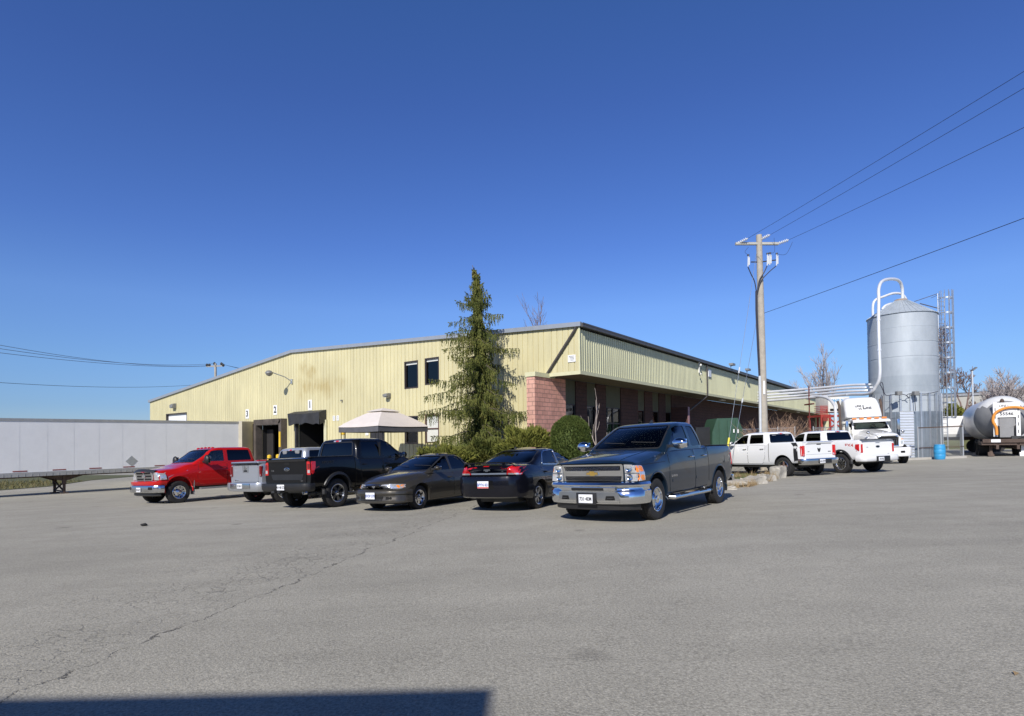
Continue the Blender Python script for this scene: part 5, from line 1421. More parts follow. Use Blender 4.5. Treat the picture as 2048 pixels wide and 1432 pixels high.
# ---------------------------------------------------------------- white pickups by the office
def white_pickup_a(M):
    S = pk(wb=3.57, rear=-2.80, front=2.85, rail=1.44, belt=1.36, hood=1.16, roof=1.92, gap=-1.06, cabr=-.95, w=1.0, zb=.52)
    S.update(name='pickup_truck', label='white crew-cab pickup with black bedside stripe and chrome rear bumper', cat='pickup truck', paint='paint_white', wr=.40, ww=.26, track=.985, wheel='five', rim_r=.255, arch=.475, archz=.04, clear=.46,
             gside='glass_dark', gwind='glass_clear', gback='glass_privacy', mirror=(1.0, 1.44, .93, .24, .2, 'paint_white'), handle='chrome')
    root, bb, bc = vehicle(S, M)
    tg = pt(root, 'tailgate', bb, rounded([(-.76, .72), (.76, .72), (.76, 1.40), (-.76, 1.40)], .03), 'B', 'paint_white', .014, .03); tv = bvh_of(tg.data)
    pt(tg, 'tailgate_crease', tv, rect(-.74, .74, .895, .905, .003), 'B', 'steel_grey', .002, .01); pt(tg, 'tailgate_spoiler', tv, rounded([(-.76, 1.345), (.76, 1.345), (.76, 1.40), (-.76, 1.40)], .015), 'B', 'paint_white', .03, .04)
    pt(tg, 'tailgate_handle', tv, rect(-.12, .12, 1.29, 1.335, .012), 'B', 'seam', .006, .01)
    h = hitz(tv, 'B', 0, 1.1)
    b = MB(); b.prism(rounded([(-.07, 1.17), (-.09, 1.13), (-.05, 1.02), (0, .99), (.05, 1.02), (.09, 1.13), (.07, 1.17), (.03, 1.12), (0, 1.15), (-.03, 1.12)], .01), h.x - .016, h.x - .002, 'x'); b.build('emblem', 'dark_metal', tg)
    place_text('4X4', .06, 'dark_metal', (h.x - .006, .6, 1.02), (0, -1, 0), (0, 0, 1), tg, 'badge', .001); b = MB(); b.box(h.x - .008, h.x - .002, -.68, -.52, .985, 1.015, bev=.002); b.build('badge', 'dark_metal', tg)
    tail_lights(root, bb, .84, 1.27, -2.80, .97, .17, sidew=.10, white=(.86, .94))
    bumper(root, 'rear_bumper', 'dull_chrome', [(0, -2.95), (.62, -2.95), (.90, -2.90), (.99, -2.80), (1.0, -2.60)], [(-.1, .74), (.02, .74), (.035, .68), (.03, .54), (-.02, .49), (-.1, .48)], flip=-1)
    b = MB(); b.box(-3.0, -2.97, -.42, .30, .53, .70); b.build('bumper_step', 'black_plastic', root)
    plate(root, '618 3YW', (-3.01, .12, .62), (0, -1, 0), w=.31, h=.16)
    place_text('ON', .14, 'chrome', (-3.005, -.25, .62), (0, -1, 0), (0, 0, 1), root, 'sticker', .001) if False else None
    chmsl(root, bc, 1.83)
    for s, sg in (('L', 1), ('R', -1)):
        st = pt(root, 'side_stripe', bb, [(-2.56, .56), (-2.36, .56), (-2.36, 1.25), (-2.22, 1.41), (-2.48, 1.41), (-2.56, 1.30)], s, 'letter_black', .003, .006); sv = bvh_of(st.data)
        b = MB(); h = hitz(sv, s, -2.46, 1.17); hy = h.y
        for q0, q1 in ((.125, .105),): b.lathe([(q0, 0), (q0, .004), (q1, .004), (q1, 0)], 28, (-2.46, hy + sg * .001, 1.15), 'y', caps=False)
        for v in b.v:
            if sg < 0: v.y = 2 * (hy - .001) - v.y
        b.lathe([(.10, .0), (.10, .003)], 24, (-2.46, hy + (0 if sg > 0 else -.003), 1.15), 'y')
        e_ = b.build('stripe_roundel', 'white_plain', st)
        b = MB(); b.prism(rounded([(-2.53, 1.21), (-2.54, 1.14), (-2.50, 1.13), (-2.49, 1.07), (-2.43, 1.07), (-2.42, 1.13), (-2.38, 1.14), (-2.39, 1.21), (-2.44, 1.16), (-2.48, 1.16)], .01), hy + sg * .004, hy + sg * .007, 'y'); b.build('roundel_mark', 'letter_black', e_)
        b = MB(); b.box(-2.5, -1.14, sg * .80, sg * .955, 1.435, 1.45, bev=.005)
        b2 = MB(); b2.box(-1.0, 1.1, sg * .84, sg * 1.0, .38, .42, bev=.012); b2.build('step_board', 'black_plastic', root)
        pt(root, 'headlight', bb, rounded([(sg * .6, .85), (sg * .96, .85), (sg * .96, 1.06), (sg * .6, 1.06)], .02), 'F', 'lamp_clear', .02, .03)
    pt(root, 'grille', bb, rect(-.5, .5, .82, 1.06, .03), 'F', 'chrome', .02, .03)
    bumper(root, 'front_bumper', 'chrome', [(0, 2.96), (.6, 2.93), (.9, 2.80), (1.0, 2.6)], [(-.1, .78), (.02, .77), (.03, .5), (-.1, .49)])
    return root
def white_pickup_b(M):
    S = pk(wb=3.68, rear=-2.88, front=2.82, rail=1.42, belt=1.36, hood=1.18, roof=1.90, gap=-1.10, cabr=-.98, w=1.0, zb=.55)
    S.update(name='pickup_truck', label='white crew-cab pickup with black fender flares and black wheels, beside the white tractor', cat='pickup truck', paint='paint_white', wr=.42, ww=.28, track=1.01, wheel='black', rim_r=.26, arch=.50, archz=.05, clear=.48,
             gside='glass_privacy', gwind='glass_dark', gback='glass_privacy', mirror=(1.0, 1.44, .93, .24, .2, 'paint_white'))
    root, bb, bc = vehicle(S, M)
    for x in (1.84, -1.84): arc_lip(root, bb, x, .47, .50, 1.0, 'black_plastic', wid=.09, a0=-6, a1=186)
    tg = pt(root, 'tailgate', bb, rounded([(-.80, .72), (.80, .72), (.80, 1.40), (-.80, 1.40)], .03), 'B', 'paint_white', .014, .03); tv = bvh_of(tg.data)
    b = MB(); b.box(-2.96, -2.80, -.95, .95, 1.415, 1.445, bev=.01); b.build('tailgate_cap', 'black_plastic', root)
    pt(tg, 'tailgate_handle', tv, rect(-.12, .12, 1.26, 1.30, .012), 'B', 'galvanised', .006, .01)
    h = hitz(tv, 'B', 0, 1.12); b = MB(); b.lathe([(.11, 0), (.11, .014), (.001, .016)], 26, (0, 0, 0), 'x')
    for v in b.v: v.x, v.z = h.x - .002 - v.x, v.z * .42 + 1.12
    b.build('emblem', 'paint_blue', tg)
    place_text('F150', .05, 'dark_metal', (h.x - .006, .6, 1.1), (0, -1, 0), (0, 0, 1), tg, 'badge', .001); place_text('XLT', .05, 'dark_metal', (h.x - .006, -.6, .8), (0, -1, 0), (0, 0, 1), tg, 'badge', .001)
    for s, sg in (('L', 1), ('R', -1)):
        b = MB(); patch(b, bb, rounded([(sg * .84, .88), (sg * 1.04, .88), (sg * 1.04, 1.24), (sg * .84, 1.24)], .02), 'B', .016, .03, .05); patch(b, bb, rounded([(-2.96, .88), (-2.84, .90), (-2.60, 1.06), (-2.60, 1.24), (-2.96, 1.26)], .03), s, .016, .03, .05)
        o = b.build('tail_light', 'lamp_red', root)
        h2 = hitz(bb, s, -2.28, 1.2); t_ = place_text('FX4', .19, 'red_letter', (-2.30, h2.y + sg * .004, 1.20), (-sg, 0, 0), (0, 0, 1), root, 'badge', .001, .002, 1.3)
        b2 = MB(); b2.box(-1.0, 1.1, sg * .84, sg * 1.0, .42, .46, bev=.012); b2.build('step_board', 'black_plastic', root)
        pt(root, 'headlight', bb, rounded([(sg * .6, .88), (sg * .96, .88), (sg * .96, 1.08), (sg * .6, 1.08)], .02), 'F', 'lamp_clear', .02, .03)
    bumper(root, 'rear_bumper', 'paint_white', [(0, -3.03), (.62, -3.03), (.92, -2.99), (1.0, -2.88), (1.01, -2.62)], [(-.1, .74), (.02, .74), (.035, .68), (.03, .54), (-.02, .50), (-.1, .49)], flip=-1)
    b = MB(); b.box(-3.09, -3.05, -.38, .38, .48, .72, bev=.015); b.build('bumper_step', 'black_plastic', root)
    plate(root, '276 9SJ', (-3.10, .14, .60), (0, -1, 0), w=.31, h=.16)
    chmsl(root, bc, 1.835); pt(root, 'grille', bb, rect(-.5, .5, .85, 1.08, .03), 'F', 'black_plastic', .02, .03)
    b = MB(); b.tube([(-2.3, -.72, .44), (-2.9, -.74, .44)], .04, 10); b.build('exhaust_pipe', 'chrome', root)
    return root
# ---------------------------------------------------------------- sedans
def taupe_sedan(M):
    S = dict(name='sedan', label='taupe four-door sedan with alloy-look wheel covers, nose to the camera', cat='car', wb=2.62, paint='paint_taupe', wr=.315, ww=.20, track=.80, wheel='seven', rim_r=.20, arch=.375, archz=.02, archw=.3, clear=.22,
             body=[(-2.36, .34, .88, .90, .78, .68), (-2.2, .28, .95, .98, .85, .74), (-1.8, .24, .97, 1.02, .875, .78), (-1.31, .22, .97, 1.03, .88, .79), (-.8, .20, .95, 1.0, .88, .80), (.5, .20, .93, .96, .88, .80), (.95, .20, .91, .97, .88, .78), (1.31, .22, .86, .945, .88, .74), (1.8, .22, .78, .87, .87, .70), (2.08, .22, .70, .79, .83, .66), (2.2, .24, .66, .74, .79, .62), (2.27, .28, .60, .66, .74, .58)],
             bow=.30, bowr=.2, shoulder=.07,
             cabin=[(.90, -1.72, 1.12, .79, .16, .10, .18), (1.0, -1.58, .92, .77, .17, .12, .18), (1.15, -1.33, .58, .71, .17, .12, .18), (1.30, -1.05, .22, .645, .16, .12, .17), (1.38, -.86, .02, .60, .15, .12, .18), (1.425, -.62, -.16, .50, .14, .12, .2), (1.445, -.42, -.30, .34, .12, .1, .22)],
             side=[rounded([(-.12, .97), (.80, .97), (.72, 1.02), (.18, 1.30), (.02, 1.345), (-.12, 1.35)], .04), rounded([(-1.0, .98), (-.20, .97), (-.20, 1.35), (-.72, 1.34)], .05), rounded([(-1.36, 1.02), (-1.06, 1.0), (-.80, 1.33), (-.92, 1.31)], .03)],
             wind=rounded([(-.70, .985), (.70, .985), (.55, 1.375), (-.55, 1.375)], .08), back=rounded([(-.64, 1.03), (.64, 1.03), (.52, 1.36), (-.52, 1.36)], .08),
             gside='glass_dark', gwind='glass_dark', gback='glass_dark',
             doors=[rounded([(-.16, .26), (.95, .26), (.98, .6), (.90, .90), (-.16, .92)], .05), rounded([(-1.05, .60), (-.90, .30), (-.19, .26), (-.19, .92), (-1.18, .92)], .06)],
             mirror=(.66, 1.03, .78, .20, .13, 'paint_taupe'), seats=[(.0, .36, .24), (-.58, .30, .26)], zmap=[(.2, .2), (.6, .62), (.9, .94), (1.445, 1.49)])
    root, bb, bc = vehicle(S, M)
    for s, sg in (('L', 1), ('R', -1)):
        b = MB(); patch(b, bb, rounded([(sg * .27, .615), (sg * .55, .605), (sg * .76, .60), (sg * .76, .70), (sg * .50, .725), (sg * .28, .71)], .03), 'F', .012, .04, .05)
        patch(b, bb, rounded([(1.86, .63), (2.2, .60), (2.2, .70), (1.90, .70)], .02), s, .012, .04, .05)
        hl = b.build('headlight', 'lamp_clear', root); hv = bvh_of(hl.data)
        b = MB(); patch(b, hv, rounded([(sg * .68, .62), (sg * .76, .62), (sg * .76, .69), (sg * .68, .70)], .01), 'F', .003, .01); patch(b, hv, rounded([(1.90, .635), (2.04, .62), (2.04, .69), (1.92, .69)], .01), s, .003, .01); b.build('turn_signal', 'lamp_amber', hl)
        pt(root, 'side_moulding', bb, rect(-.14, .93, .53, .565, .01), s, 'paint_taupe', .012, .02); pt(root, 'side_moulding', bb, rect(-.88, -.20, .53, .565, .01), s, 'paint_taupe', .012, .02)
        pt(root, 'tail_light', bb, rounded([(sg * .45, .72), (sg * .80, .72), (sg * .80, .88), (sg * .45, .88)], .03), 'B', 'lamp_red', .01, .03)
    gr = pt(root, 'grille', bb, rounded([(-.25, .60), (.25, .60), (.27, .70), (.22, .72), (-.22, .72), (-.27, .70)], .03), 'F', 'chrome', .014, .03, hole=rounded([(-.225, .62), (.225, .62), (.24, .695), (.2, .70), (-.2, .70), (-.24, .695)], .02))
    g2 = pt(gr, 'grille_mesh', bb, rounded([(-.23, .615), (.23, .615), (.24, .70), (-.24, .70)], .02), 'F', 'interior_black', .006, .01)
    b = MB()
    for k in range(3):
        pts = [hitz(bb, 'F', y_, .637 + k * .022) + Vector((.010, 0, 0)) for y_ in np.linspace(-.21, .21, 8)]; b.tube(pts, .003, 4)
    for k in range(9):
        y_ = -.2 + k * .05; b.tube([hitz(bb, 'F', y_, z_) + Vector((.010, 0, 0)) for z_ in (.62, .70)], .003, 4)
    b.build('grille_wire', 'dull_chrome', gr)
    h = hitz(bb, 'F', 0, .66); b = MB(); b.lathe([(.04, 0), (.04, .01), (.031, .01), (.031, 0)], 20, (h.x + .015, 0, .66), 'x'); b.box(h.x + .012, h.x + .028, -.055, .055, .652, .668); b.build('emblem', 'chrome', gr)
    bo = bumper(root, 'front_bumper', 'paint_taupe', [(0, 2.31), (.3, 2.29), (.55, 2.22), (.72, 2.10), (.82, 1.94), (.87, 1.74)], [(-.06, .585), (.03, .57), (.055, .53), (.055, .46), (.03, .44), (.03, .36), (.05, .33), (.04, .24), (-.05, .215)])
    bv = bvh_of(bo.data); pt(bo, 'intake', bv, rounded([(-.36, .30), (.36, .30), (.40, .42), (-.40, .42)], .02), 'F', 'interior_black', .004, .01)
    for sg in (1, -1): pt(bo, 'fog_lamp_slot', bv, rounded([(sg * .46, .33), (sg * .62, .33), (sg * .60, .40), (sg * .46, .40)], .02), 'F', 'interior_black', .004, .01)
    plate(root, 'BVDF·270', (2.385, .02, .43), (0, 1, 0), w=.31, h=.17, col='plate_blue')
    bumper(root, 'rear_bumper', 'paint_taupe', [(0, -2.42), (.5, -2.38), (.75, -2.25), (.86, -2.0)], [(-.1, .66), (.02, .64), (.04, .4), (-.02, .3), (-.1, .28)], flip=-1)
    b = MB(); pts = [hitz(bb, 'T', 2.06 - .35 * y_ * y_, y_) for y_ in np.linspace(-.62, .62, 20)]; b.tube(pts, .005, 5); b.build('hood_seam', 'seam', root)
    return root
def black_sedan(M):
    S = dict(name='sedan', label='black four-door sedan with rear spoiler and red tail lights, parked facing away', cat='car', wb=2.81, paint='paint_black_blue', wr=.335, ww=.22, track=.84, wheel='six', rim_r=.225, rimmat='satin_alloy', arch=.395, archz=.02, archw=.32, clear=.26,
             body=[(-2.60, .42, .98, 1.01, .78, .70), (-2.48, .36, 1.06, 1.09, .86, .76), (-2.2, .32, 1.09, 1.115, .90, .80), (-1.8, .28, 1.09, 1.12, .92, .83), (-1.405, .26, 1.07, 1.11, .925, .84), (-.8, .24, 1.03, 1.06, .925, .85), (.6, .24, 1.00, 1.02, .925, .85), (1.05, .24, .97, 1.02, .925, .82), (1.405, .25, .92, 1.0, .925, .79), (1.95, .27, .84, .93, .90, .74), (2.3, .30, .74, .82, .84, .68), (2.45, .34, .64, .70, .76, .6)],
             bow=.30, bowr=.22, shoulder=.07,
             cabin=[(1.0, -2.0, 1.25, .83, .17, .10, .2), (1.08, -1.84, 1.08, .81, .17, .14, .2), (1.22, -1.50, .72, .75, .17, .15, .19), (1.36, -1.12, .34, .69, .16, .15, .18), (1.44, -.86, .10, .64, .15, .14, .19), (1.487, -.60, -.12, .54, .14, .12, .2), (1.51, -.38, -.3, .36, .12, .1, .24)],
             side=[rounded([(-.12, 1.045), (.86, 1.05), (.78, 1.10), (.26, 1.36), (.06, 1.41), (-.12, 1.415)], .04), rounded([(-1.10, 1.08), (-.20, 1.05), (-.20, 1.415), (-.68, 1.40), (-.90, 1.32)], .06)],
             wind=rounded([(-.72, 1.07), (.72, 1.07), (.59, 1.43), (-.59, 1.43)], .08), back=rounded([(-.72, 1.115), (.72, 1.115), (.56, 1.43), (-.56, 1.43)], .09),
             gside='glass_dark', gwind='glass_dark', gback='glass_dark', trim='dull_chrome',
             doors=[rounded([(-.16, .30), (1.0, .30), (1.03, .6), (.96, .98), (-.16, 1.0)], .05), rounded([(-1.12, .65), (-.95, .34), (-.19, .30), (-.19, 1.0), (-1.22, 1.04)], .06)],
             mirror=(.76, 1.11, .83, .2, .14, 'paint_black_blue'), seats=[(.05, .42, .25), (-.52, .34, .27)], zmap=[(.2, .2), (.6, .62), (1.0, 1.04), (1.51, 1.56)])
    root, bb, bc = vehicle(S, M)
    # tail lights and chrome strip between
    for s, sg in (('L', 1), ('R', -1)):
        b = MB(); patch(b, bb, rounded([(sg * .50, .905), (sg * .93, .905), (sg * .93, .99), (sg * .80, 1.09), (sg * .66, 1.125), (sg * .58, 1.08)], .03), 'B', .016, .04, .04)
        patch(b, bb, rounded([(-2.62, .905), (-2.34, .905), (-2.40, .97), (-2.52, 1.10), (-2.62, 1.12)], .03), s, .016, .04, .04)
        o = b.build('tail_light', 'lamp_red', root); ov = bvh_of(o.data)
        b = MB(); patch(b, ov, rounded([(sg * .50, .905), (sg * .93, .905), (sg * .93, .945), (sg * .50, .945)], .01), 'B', .003, .01, .04); b.build('reversing_lamp', 'lamp_clear', o)
    pt(root, 'chrome_strip', bb, rounded([(-.50, .91), (.50, .91), (.50, .948), (-.50, .948)], .01), 'B', 'strip_sky_sheen', .02, .03)
    pt(root, 'trunk_seam', bb, rect(-.50, .50, .885, .896, .003), 'B', 'seam', .003, .01)
    for k in (0,):
        b = MB(); pts = [hitz(bb, 'B', y_, z_) + Vector((-.001, 0, 0)) for (y_, z_) in [(-.56, 1.09), (-.55, 1.0), (-.52, .95)]]
    h = hitz(bb, 'B', 0, 1.03)
    bt = [(-.075, -.013), (-.026, -.013), (-.026, -.028), (.034, -.028), (.034, -.013), (.075, -.013), (.066, .013), (.026, .013), (.026, .028), (-.034, .028), (-.034, .013), (-.066, .013)]
    b = MB(); b.prism([(y * 1.1, 1.03 + z * 1.3) for (y, z) in grow(bt, .006)], h.x - .012, h.x - .001, 'x'); b.build('emblem', 'gold' if False else 'dull_chrome', root)
    place_text('IMPALA LT', .042, 'dull_chrome', (hitz(bb, 'B', .38, .985).x - .004, .40, .985), (.12, -1, 0), (0, 0, 1), root, 'badge', .001)
    b = MB(); place_text('3.5L', .038, 'dull_chrome', (hitz(bb, 'B', -.40, .985).x - .004, -.40, .985), (-.12, -1, 0), (0, 0, 1), root, 'badge', .001)
    # spoiler
    b = MB(); V = []
    for k in range(21):
        t = -1 + 2 * k / 20; y_ = t * .74; q = abs(t); x_ = -2.52 + .14 * q ** 3; z_ = 1.215 - .03 * q ** 4 - (.06 * max(0, (q - .88) / .12))
        V += [(x_ - .04, y_, z_), (x_ + .12, y_, z_ - .015), (x_ + .12, y_, z_ - .035), (x_ - .02, y_, z_ - .03)]
    b.add(V, [(4 * i + j, 4 * i + (j + 1) % 4, 4 * i + 4 + (j + 1) % 4, 4 * i + 4 + j) for i in range(20) for j in range(4)]); b.add([V[0], V[1], V[2], V[3]], [(0, 1, 2, 3)]); b.add(V[-4:], [(0, 1, 2, 3)])
    for s in (.45, -.45): b.box(-2.46, -2.40, s - .04, s + .04, 1.12, 1.20)
    sp_ = b.build('spoiler', 'paint_black_blue', root, 50); q = MB(); q.box(-2.40, -2.395, -.09, .09, 1.0, 1.0 + .001)
    pt(root, 'high_brake_light', bb, rect(-.08, .08, 1.105, 1.125, .005), 'B', 'lamp_red', .006, .01)
    bo = bumper(root, 'rear_bumper', 'paint_black_blue', [(0, -2.66), (.4, -2.64), (.65, -2.57), (.82, -2.42), (.90, -2.2), (.92, -1.9)], [(-.10, .87), (.0, .865), (.02, .80), (.03, .66), (.02, .50), (-.01, .38), (-.08, .35)], flip=-1)
    bv = bvh_of(bo.data); pt(bo, 'plate_recess', bv, rounded([(-.28, .57), (.28, .57), (.26, .78), (-.26, .78)], .03), 'B', 'paint_black', .002, .01)
    plate(root, 'BPYN 431', (-2.705, 0, .68), (0, -1, 0), w=.31, h=.17, col='plate_blue')
    b = MB(); b.box(-2.712, -2.702, -.155, .155, .60, .625); b.build('plate_frame', 'red_letter', root)
    b = MB(); pts = [hitz(bb, 'T', -2.02, y_) for y_ in (0,)]
    b.prism([(-.9, 1.54), (-1.05, 1.53), (-1.03, 1.58)], -.012, .012, 'y'); b.build('roof_antenna', 'black_plastic', root)
    for sg in (1, -1): pt(root, 'headlight', bb, rounded([(sg * .4, .62), (sg * .78, .62), (sg * .78, .74), (sg * .42, .75)], .03), 'F', 'lamp_clear', .01, .03)
    bumper(root, 'front_bumper', 'paint_black_blue', [(0, 2.50), (.5, 2.42), (.78, 2.22), (.9, 1.95)], [(-.1, .60), (.02, .58), (.04, .4), (-.02, .26), (-.1, .25)])
    return root
R_ = R
taupe_sedan(one_point((841, 1018), 1.31, .80, R(-120)))
black_sedan(one_point((1079, 1017), -1.405, -.84, R(61)))
black_pickup(one_point((677, 1014), -1.84, -.99, R(60)))
silver_pickup(one_point((513, 1002), -1.775, .75, R(55)))
red_pickup(one_point((359, 1006), 2.18, .985, R(-123)))
white_pickup_a(one_point((1567, 953), -1.785, .985, R(113)))
white_pickup_b(one_point((1682, 946.5), -1.84, 1.01, R(109)))
# ================================================================ vegetation
def leaf_mat(name, cols, sc=1.2, rough=.75, trans=True):
    m, n, b = nt(name); L = n.links.new
    tc = N(n, 'ShaderNodeTexCoord'); no = N(n, 'ShaderNodeTexNoise', Scale=sc, Detail=6, Roughness=.75); L(tc.outputs['Object'], no.inputs['Vector'])
    k = len(cols); rp = ramp(n, [(.28 + .44 * i / (k - 1), c) for i, c in enumerate(cols)]); L(no.outputs['Fac'], rp.inputs['Fac'])
    L(rp.outputs[0], b.inputs['Base Color']); b.inputs['Roughness'].default_value = rough; b.inputs['Specular IOR Level'].default_value = .25
    return m
leaf_mat('spruce_green', [(.03, .045, .012), (.08, .10, .022), (.17, .175, .042), (.23, .195, .065)], 1.6)
leaf_mat('hedge_green', [(.04, .06, .013), (.075, .105, .022), (.12, .145, .035)], 5)
leaf_mat('juniper_green', [(.07, .09, .02), (.17, .18, .035), (.28, .26, .055)], 3)
leaf_mat('verge_weeds', [(.10, .08, .04), (.12, .12, .04), (.17, .14, .07), (.09, .12, .03)], .7); leaf_mat('dry_grass', [(.20, .13, .07), (.36, .26, .14), (.48, .38, .24)], 3); leaf_mat('lawn_green', [(.07, .09, .025), (.12, .15, .04), (.2, .2, .08)], 3)
simple('bark', (.16, .13, .11), .9, var=.3, scale=8, bump=.5); simple('bark_pale', (.38, .32, .28), .85, var=.25, scale=8); simple('dry_twig', (.40, .26, .17), .9, var=.3, scale=4)
simple('twig_grey', (.36, .32, .31), .9, var=.2); simple('twig_brown', (.20, .14, .12), .9, var=.25)
def spray(mb, p, d, ln, w, r, droop=.5, n=3):
    """a tuft: a few narrow crossed blades along direction d"""
    for i in range(n):
        a = Vector((r.uniform(-1, 1), r.uniform(-1, 1), r.uniform(-1, 1))).normalized()
        s = d.cross(a)
        if s.length < .05: continue
        s.normalize(); q = p + d * ln + Vector((0, 0, -droop * ln)) + a * ln * .25
        m_ = p.lerp(q, .45) + a * ln * .08
        mb.add([p, m_ - s * w, q, m_ + s * w], [(0, 1, 2, 3)])
def weeping_spruce(px, base_py, top_py, Y):
    top = at(px, top_py, Y); X = top.x; zb = G(X, Y) + .1; H = top.z - zb
    t = thing('weeping_spruce', 'tall weeping spruce with drooping branches in front of the yellow wall', 'tree', (X, Y, zb))
    r = random.Random(11); mb = MB(); tr = MB()
    def axis_(z):       # trunk leans slightly and its tip curls to the left
        k = z / H; return Vector((.10 * math.sin(k * 5) - .20 * max(0, (k - .92) / .08) ** 2, .05 * math.sin(k * 7), z))
    tr.tube([axis_(H * i / 20) for i in range(21)], [.16 * (1 - i / 20) ** .8 + .012 for i in range(21)], 8)
    z = .3
    while z < H * .985:
        k = z / H; sc_ = 1 - k
        L0 = 2.6 * (1 - math.exp(-2.6 * sc_)) * min(1, sc_ / .20) + .04
        nb = 12 if k < .7 else (8 if k < .86 else 5)
        a0 = r.uniform(0, 6.28)
        for i in range(nb):
            a = a0 + 2 * PI * i / nb + r.uniform(-.35, .35)
            u_ = r.random()
            L = L0 * (r.uniform(.25, .5) if u_ < .5 else r.uniform(.55, .85) if u_ < .76 else r.uniform(1.0, 1.28))
            base = axis_(z + r.uniform(-.08, .08)); dirh = Vector((math.cos(a), math.sin(a), 0)); L *= 1.07 if dirh.dot(eR) < .3 else .72
            pts = []; ns = max(4, int(L / .15))
            up0 = r.uniform(.0, .25); sag = r.uniform(.35, .65) * (1 if k < .8 else .3)
            for j in range(ns + 1):
                s = j / ns
                pts.append(base + dirh * (L * s) + Vector((0, 0, L * (up0 * s - sag * s * s + .75 * max(0, s - .6) ** 1.3))))
            tr.tube(pts, [max(.006, .032 * (1 - j / ns) * (1 - k * .6)) for j in range(ns + 1)], 4, cap=False)
            for j in range(1, ns + 1):
                s = j / ns; p = pts[j]; d = (pts[j] - pts[j - 1]).normalized()
                for q in range(4):
                    side = Vector((-dirh.y, dirh.x, 0)) * r.uniform(-1, 1) * (.06 + .16 * L * s * (1.2 - s))
                    p0 = p + side + d * r.uniform(-.07, .07); hl = r.uniform(.20, .72) * (1 - .60 * k) * (1 if s < .85 else .55)
                    c1 = p0 + Vector((r.uniform(-.04, .04), r.uniform(-.04, .04), -hl)) + dirh * .04
                    m_ = max(2, int(hl / .06))
                    for u in range(m_ + 1):
                        spray(mb, p0.lerp(c1, u / m_), Vector((r.uniform(-.45, .45), r.uniform(-.45, .45), -.9)).normalized(), r.uniform(.06, .12) * (1 - .35 * u / m_), r.uniform(.009, .02), r, .2, 3)
                spray(mb, p, (d + Vector((0, 0, .2))).normalized(), r.uniform(.08, .16), .018, r, .1, 5)
        z += (.44 if k < .8 else .17) * r.uniform(.7, 1.25)
    # tufts close to the stem
    for i in range(13000):
        k = r.random() ** 1.15; p = axis_(H * k * .97); a = r.uniform(0, 6.28); q = r.uniform(.02, .62) * (1 - k) ** .7 * (1 + .45 * math.sin(k * 38 + a * 2)) + .015; p = p + Vector((math.cos(a) * q, math.sin(a) * q, 0))
        spray(mb, p, Vector((math.cos(a) * .4, math.sin(a) * .4, -.8)).normalized(), r.uniform(.1, .2) * (1 - .6 * k), .024, r, .3, 3)
    # dense skirt at the foot
    for i in range(4200):
        a = r.uniform(0, 2 * PI); rad = 2.15 * math.sqrt(r.random()) * (1 + .2 * math.sin(a * 3)); zz = r.uniform(.05, 1.5) * (1 - rad / 2.9)
        p = Vector((rad * math.cos(a), rad * math.sin(a), zz + .35 * (1 - rad / 2.2)))
        spray(mb, p, Vector((math.cos(a), math.sin(a), r.uniform(-.8, .3))).normalized(), r.uniform(.1, .22), .022, r, .4, 4)
    for i in range(len(mb.v)): pass
    o = tr.build('trunk', 'bark', t); mb.build('crown', 'spruce_green', t, angle=0, fix=False)
    return t
weeping_spruce(957, 905, 530, 27.6)
def bush(name, label, cat, px, Y, rx, ry, h, mat, seed, n=2600, blade=.09, w=.018, core=.86, shape='ball', z0=None, lump=.12, group=None, pw=2.0):
    p0 = at(px, 880, Y); X = p0.x; zb = G(X, Y) if z0 is None else z0
    t = thing(name, label, cat, (X, Y, zb), group=group); r = random.Random(seed)
    c = MB(); c.sphere((0, 0, h / 2), 1, 20, 14, sc=(rx * core, ry * core, h / 2 * core))
    mb = MB()
    ph = [r.uniform(0, 6.28) for _ in range(6)]
    def lumpf(u): return (abs(u.x) ** pw + abs(u.y) ** pw + abs(u.z) ** pw) ** (-1 / pw) + lump * (math.sin(3 * u.x * 2 + ph[0]) + math.sin(4 * u.y * 2 + ph[1]) + math.sin(5 * u.z * 2 + ph[2])) / 2 + lump * .6 * math.sin(9 * u.x + 7 * u.z + ph[3])
    for v in c.v:
        u = Vector((v.x / rx, v.y / ry, (v.z - h / 2) / (h / 2))); f = lumpf(u.normalized()) if u.length > 0 else 1
        v.x *= f; v.y *= f; v.z = h / 2 + (v.z - h / 2) * f
    for i in range(n):
        u = Vector((r.gauss(0, 1), r.gauss(0, 1), r.gauss(0, 1))).normalized()
        if u.y > .35 and r.random() < .6: u.y = -u.y
        f = lumpf(u) * r.uniform(core - .03, 1.0)
        p = Vector((u.x * rx * f, u.y * ry * f, h / 2 + u.z * h / 2 * f))
        if p.z < 0: continue
        d = (u + Vector((r.uniform(-.5, .5), r.uniform(-.5, .5), r.uniform(-.2, .6)))).normalized()
        spray(mb, p, d, blade * r.uniform(.5, 1.2), w, r, .0, 3)
    c.build('core', mat, t, 80); mb.build('foliage', mat, t, angle=0, fix=False)
    return t
bush('clipped_bush', 'dark green clipped round bush beside the pink block pier', 'bush', 1141, 22.0, .76, .75, 2.62, 'hedge_green', 3, n=13000, blade=.06, w=.012, core=.95, lump=.025, z0=-.1, pw=2.7)
bush('juniper_bush', 'yellow-green spreading juniper between the spruce and the clipped bush', 'bush', 1055, 22.6, 1.25, .9, 2.15, 'juniper_green', 5, n=8500, blade=.20, w=.022, core=.78, lump=.22, z0=-.2)
bush('juniper_bush', 'low juniper at the left foot of the weeping spruce', 'bush', 893, 23.2, 1.3, .9, 1.7, 'juniper_green', 6, n=6500, blade=.18, w=.02, core=.78, lump=.22, z0=-.28)
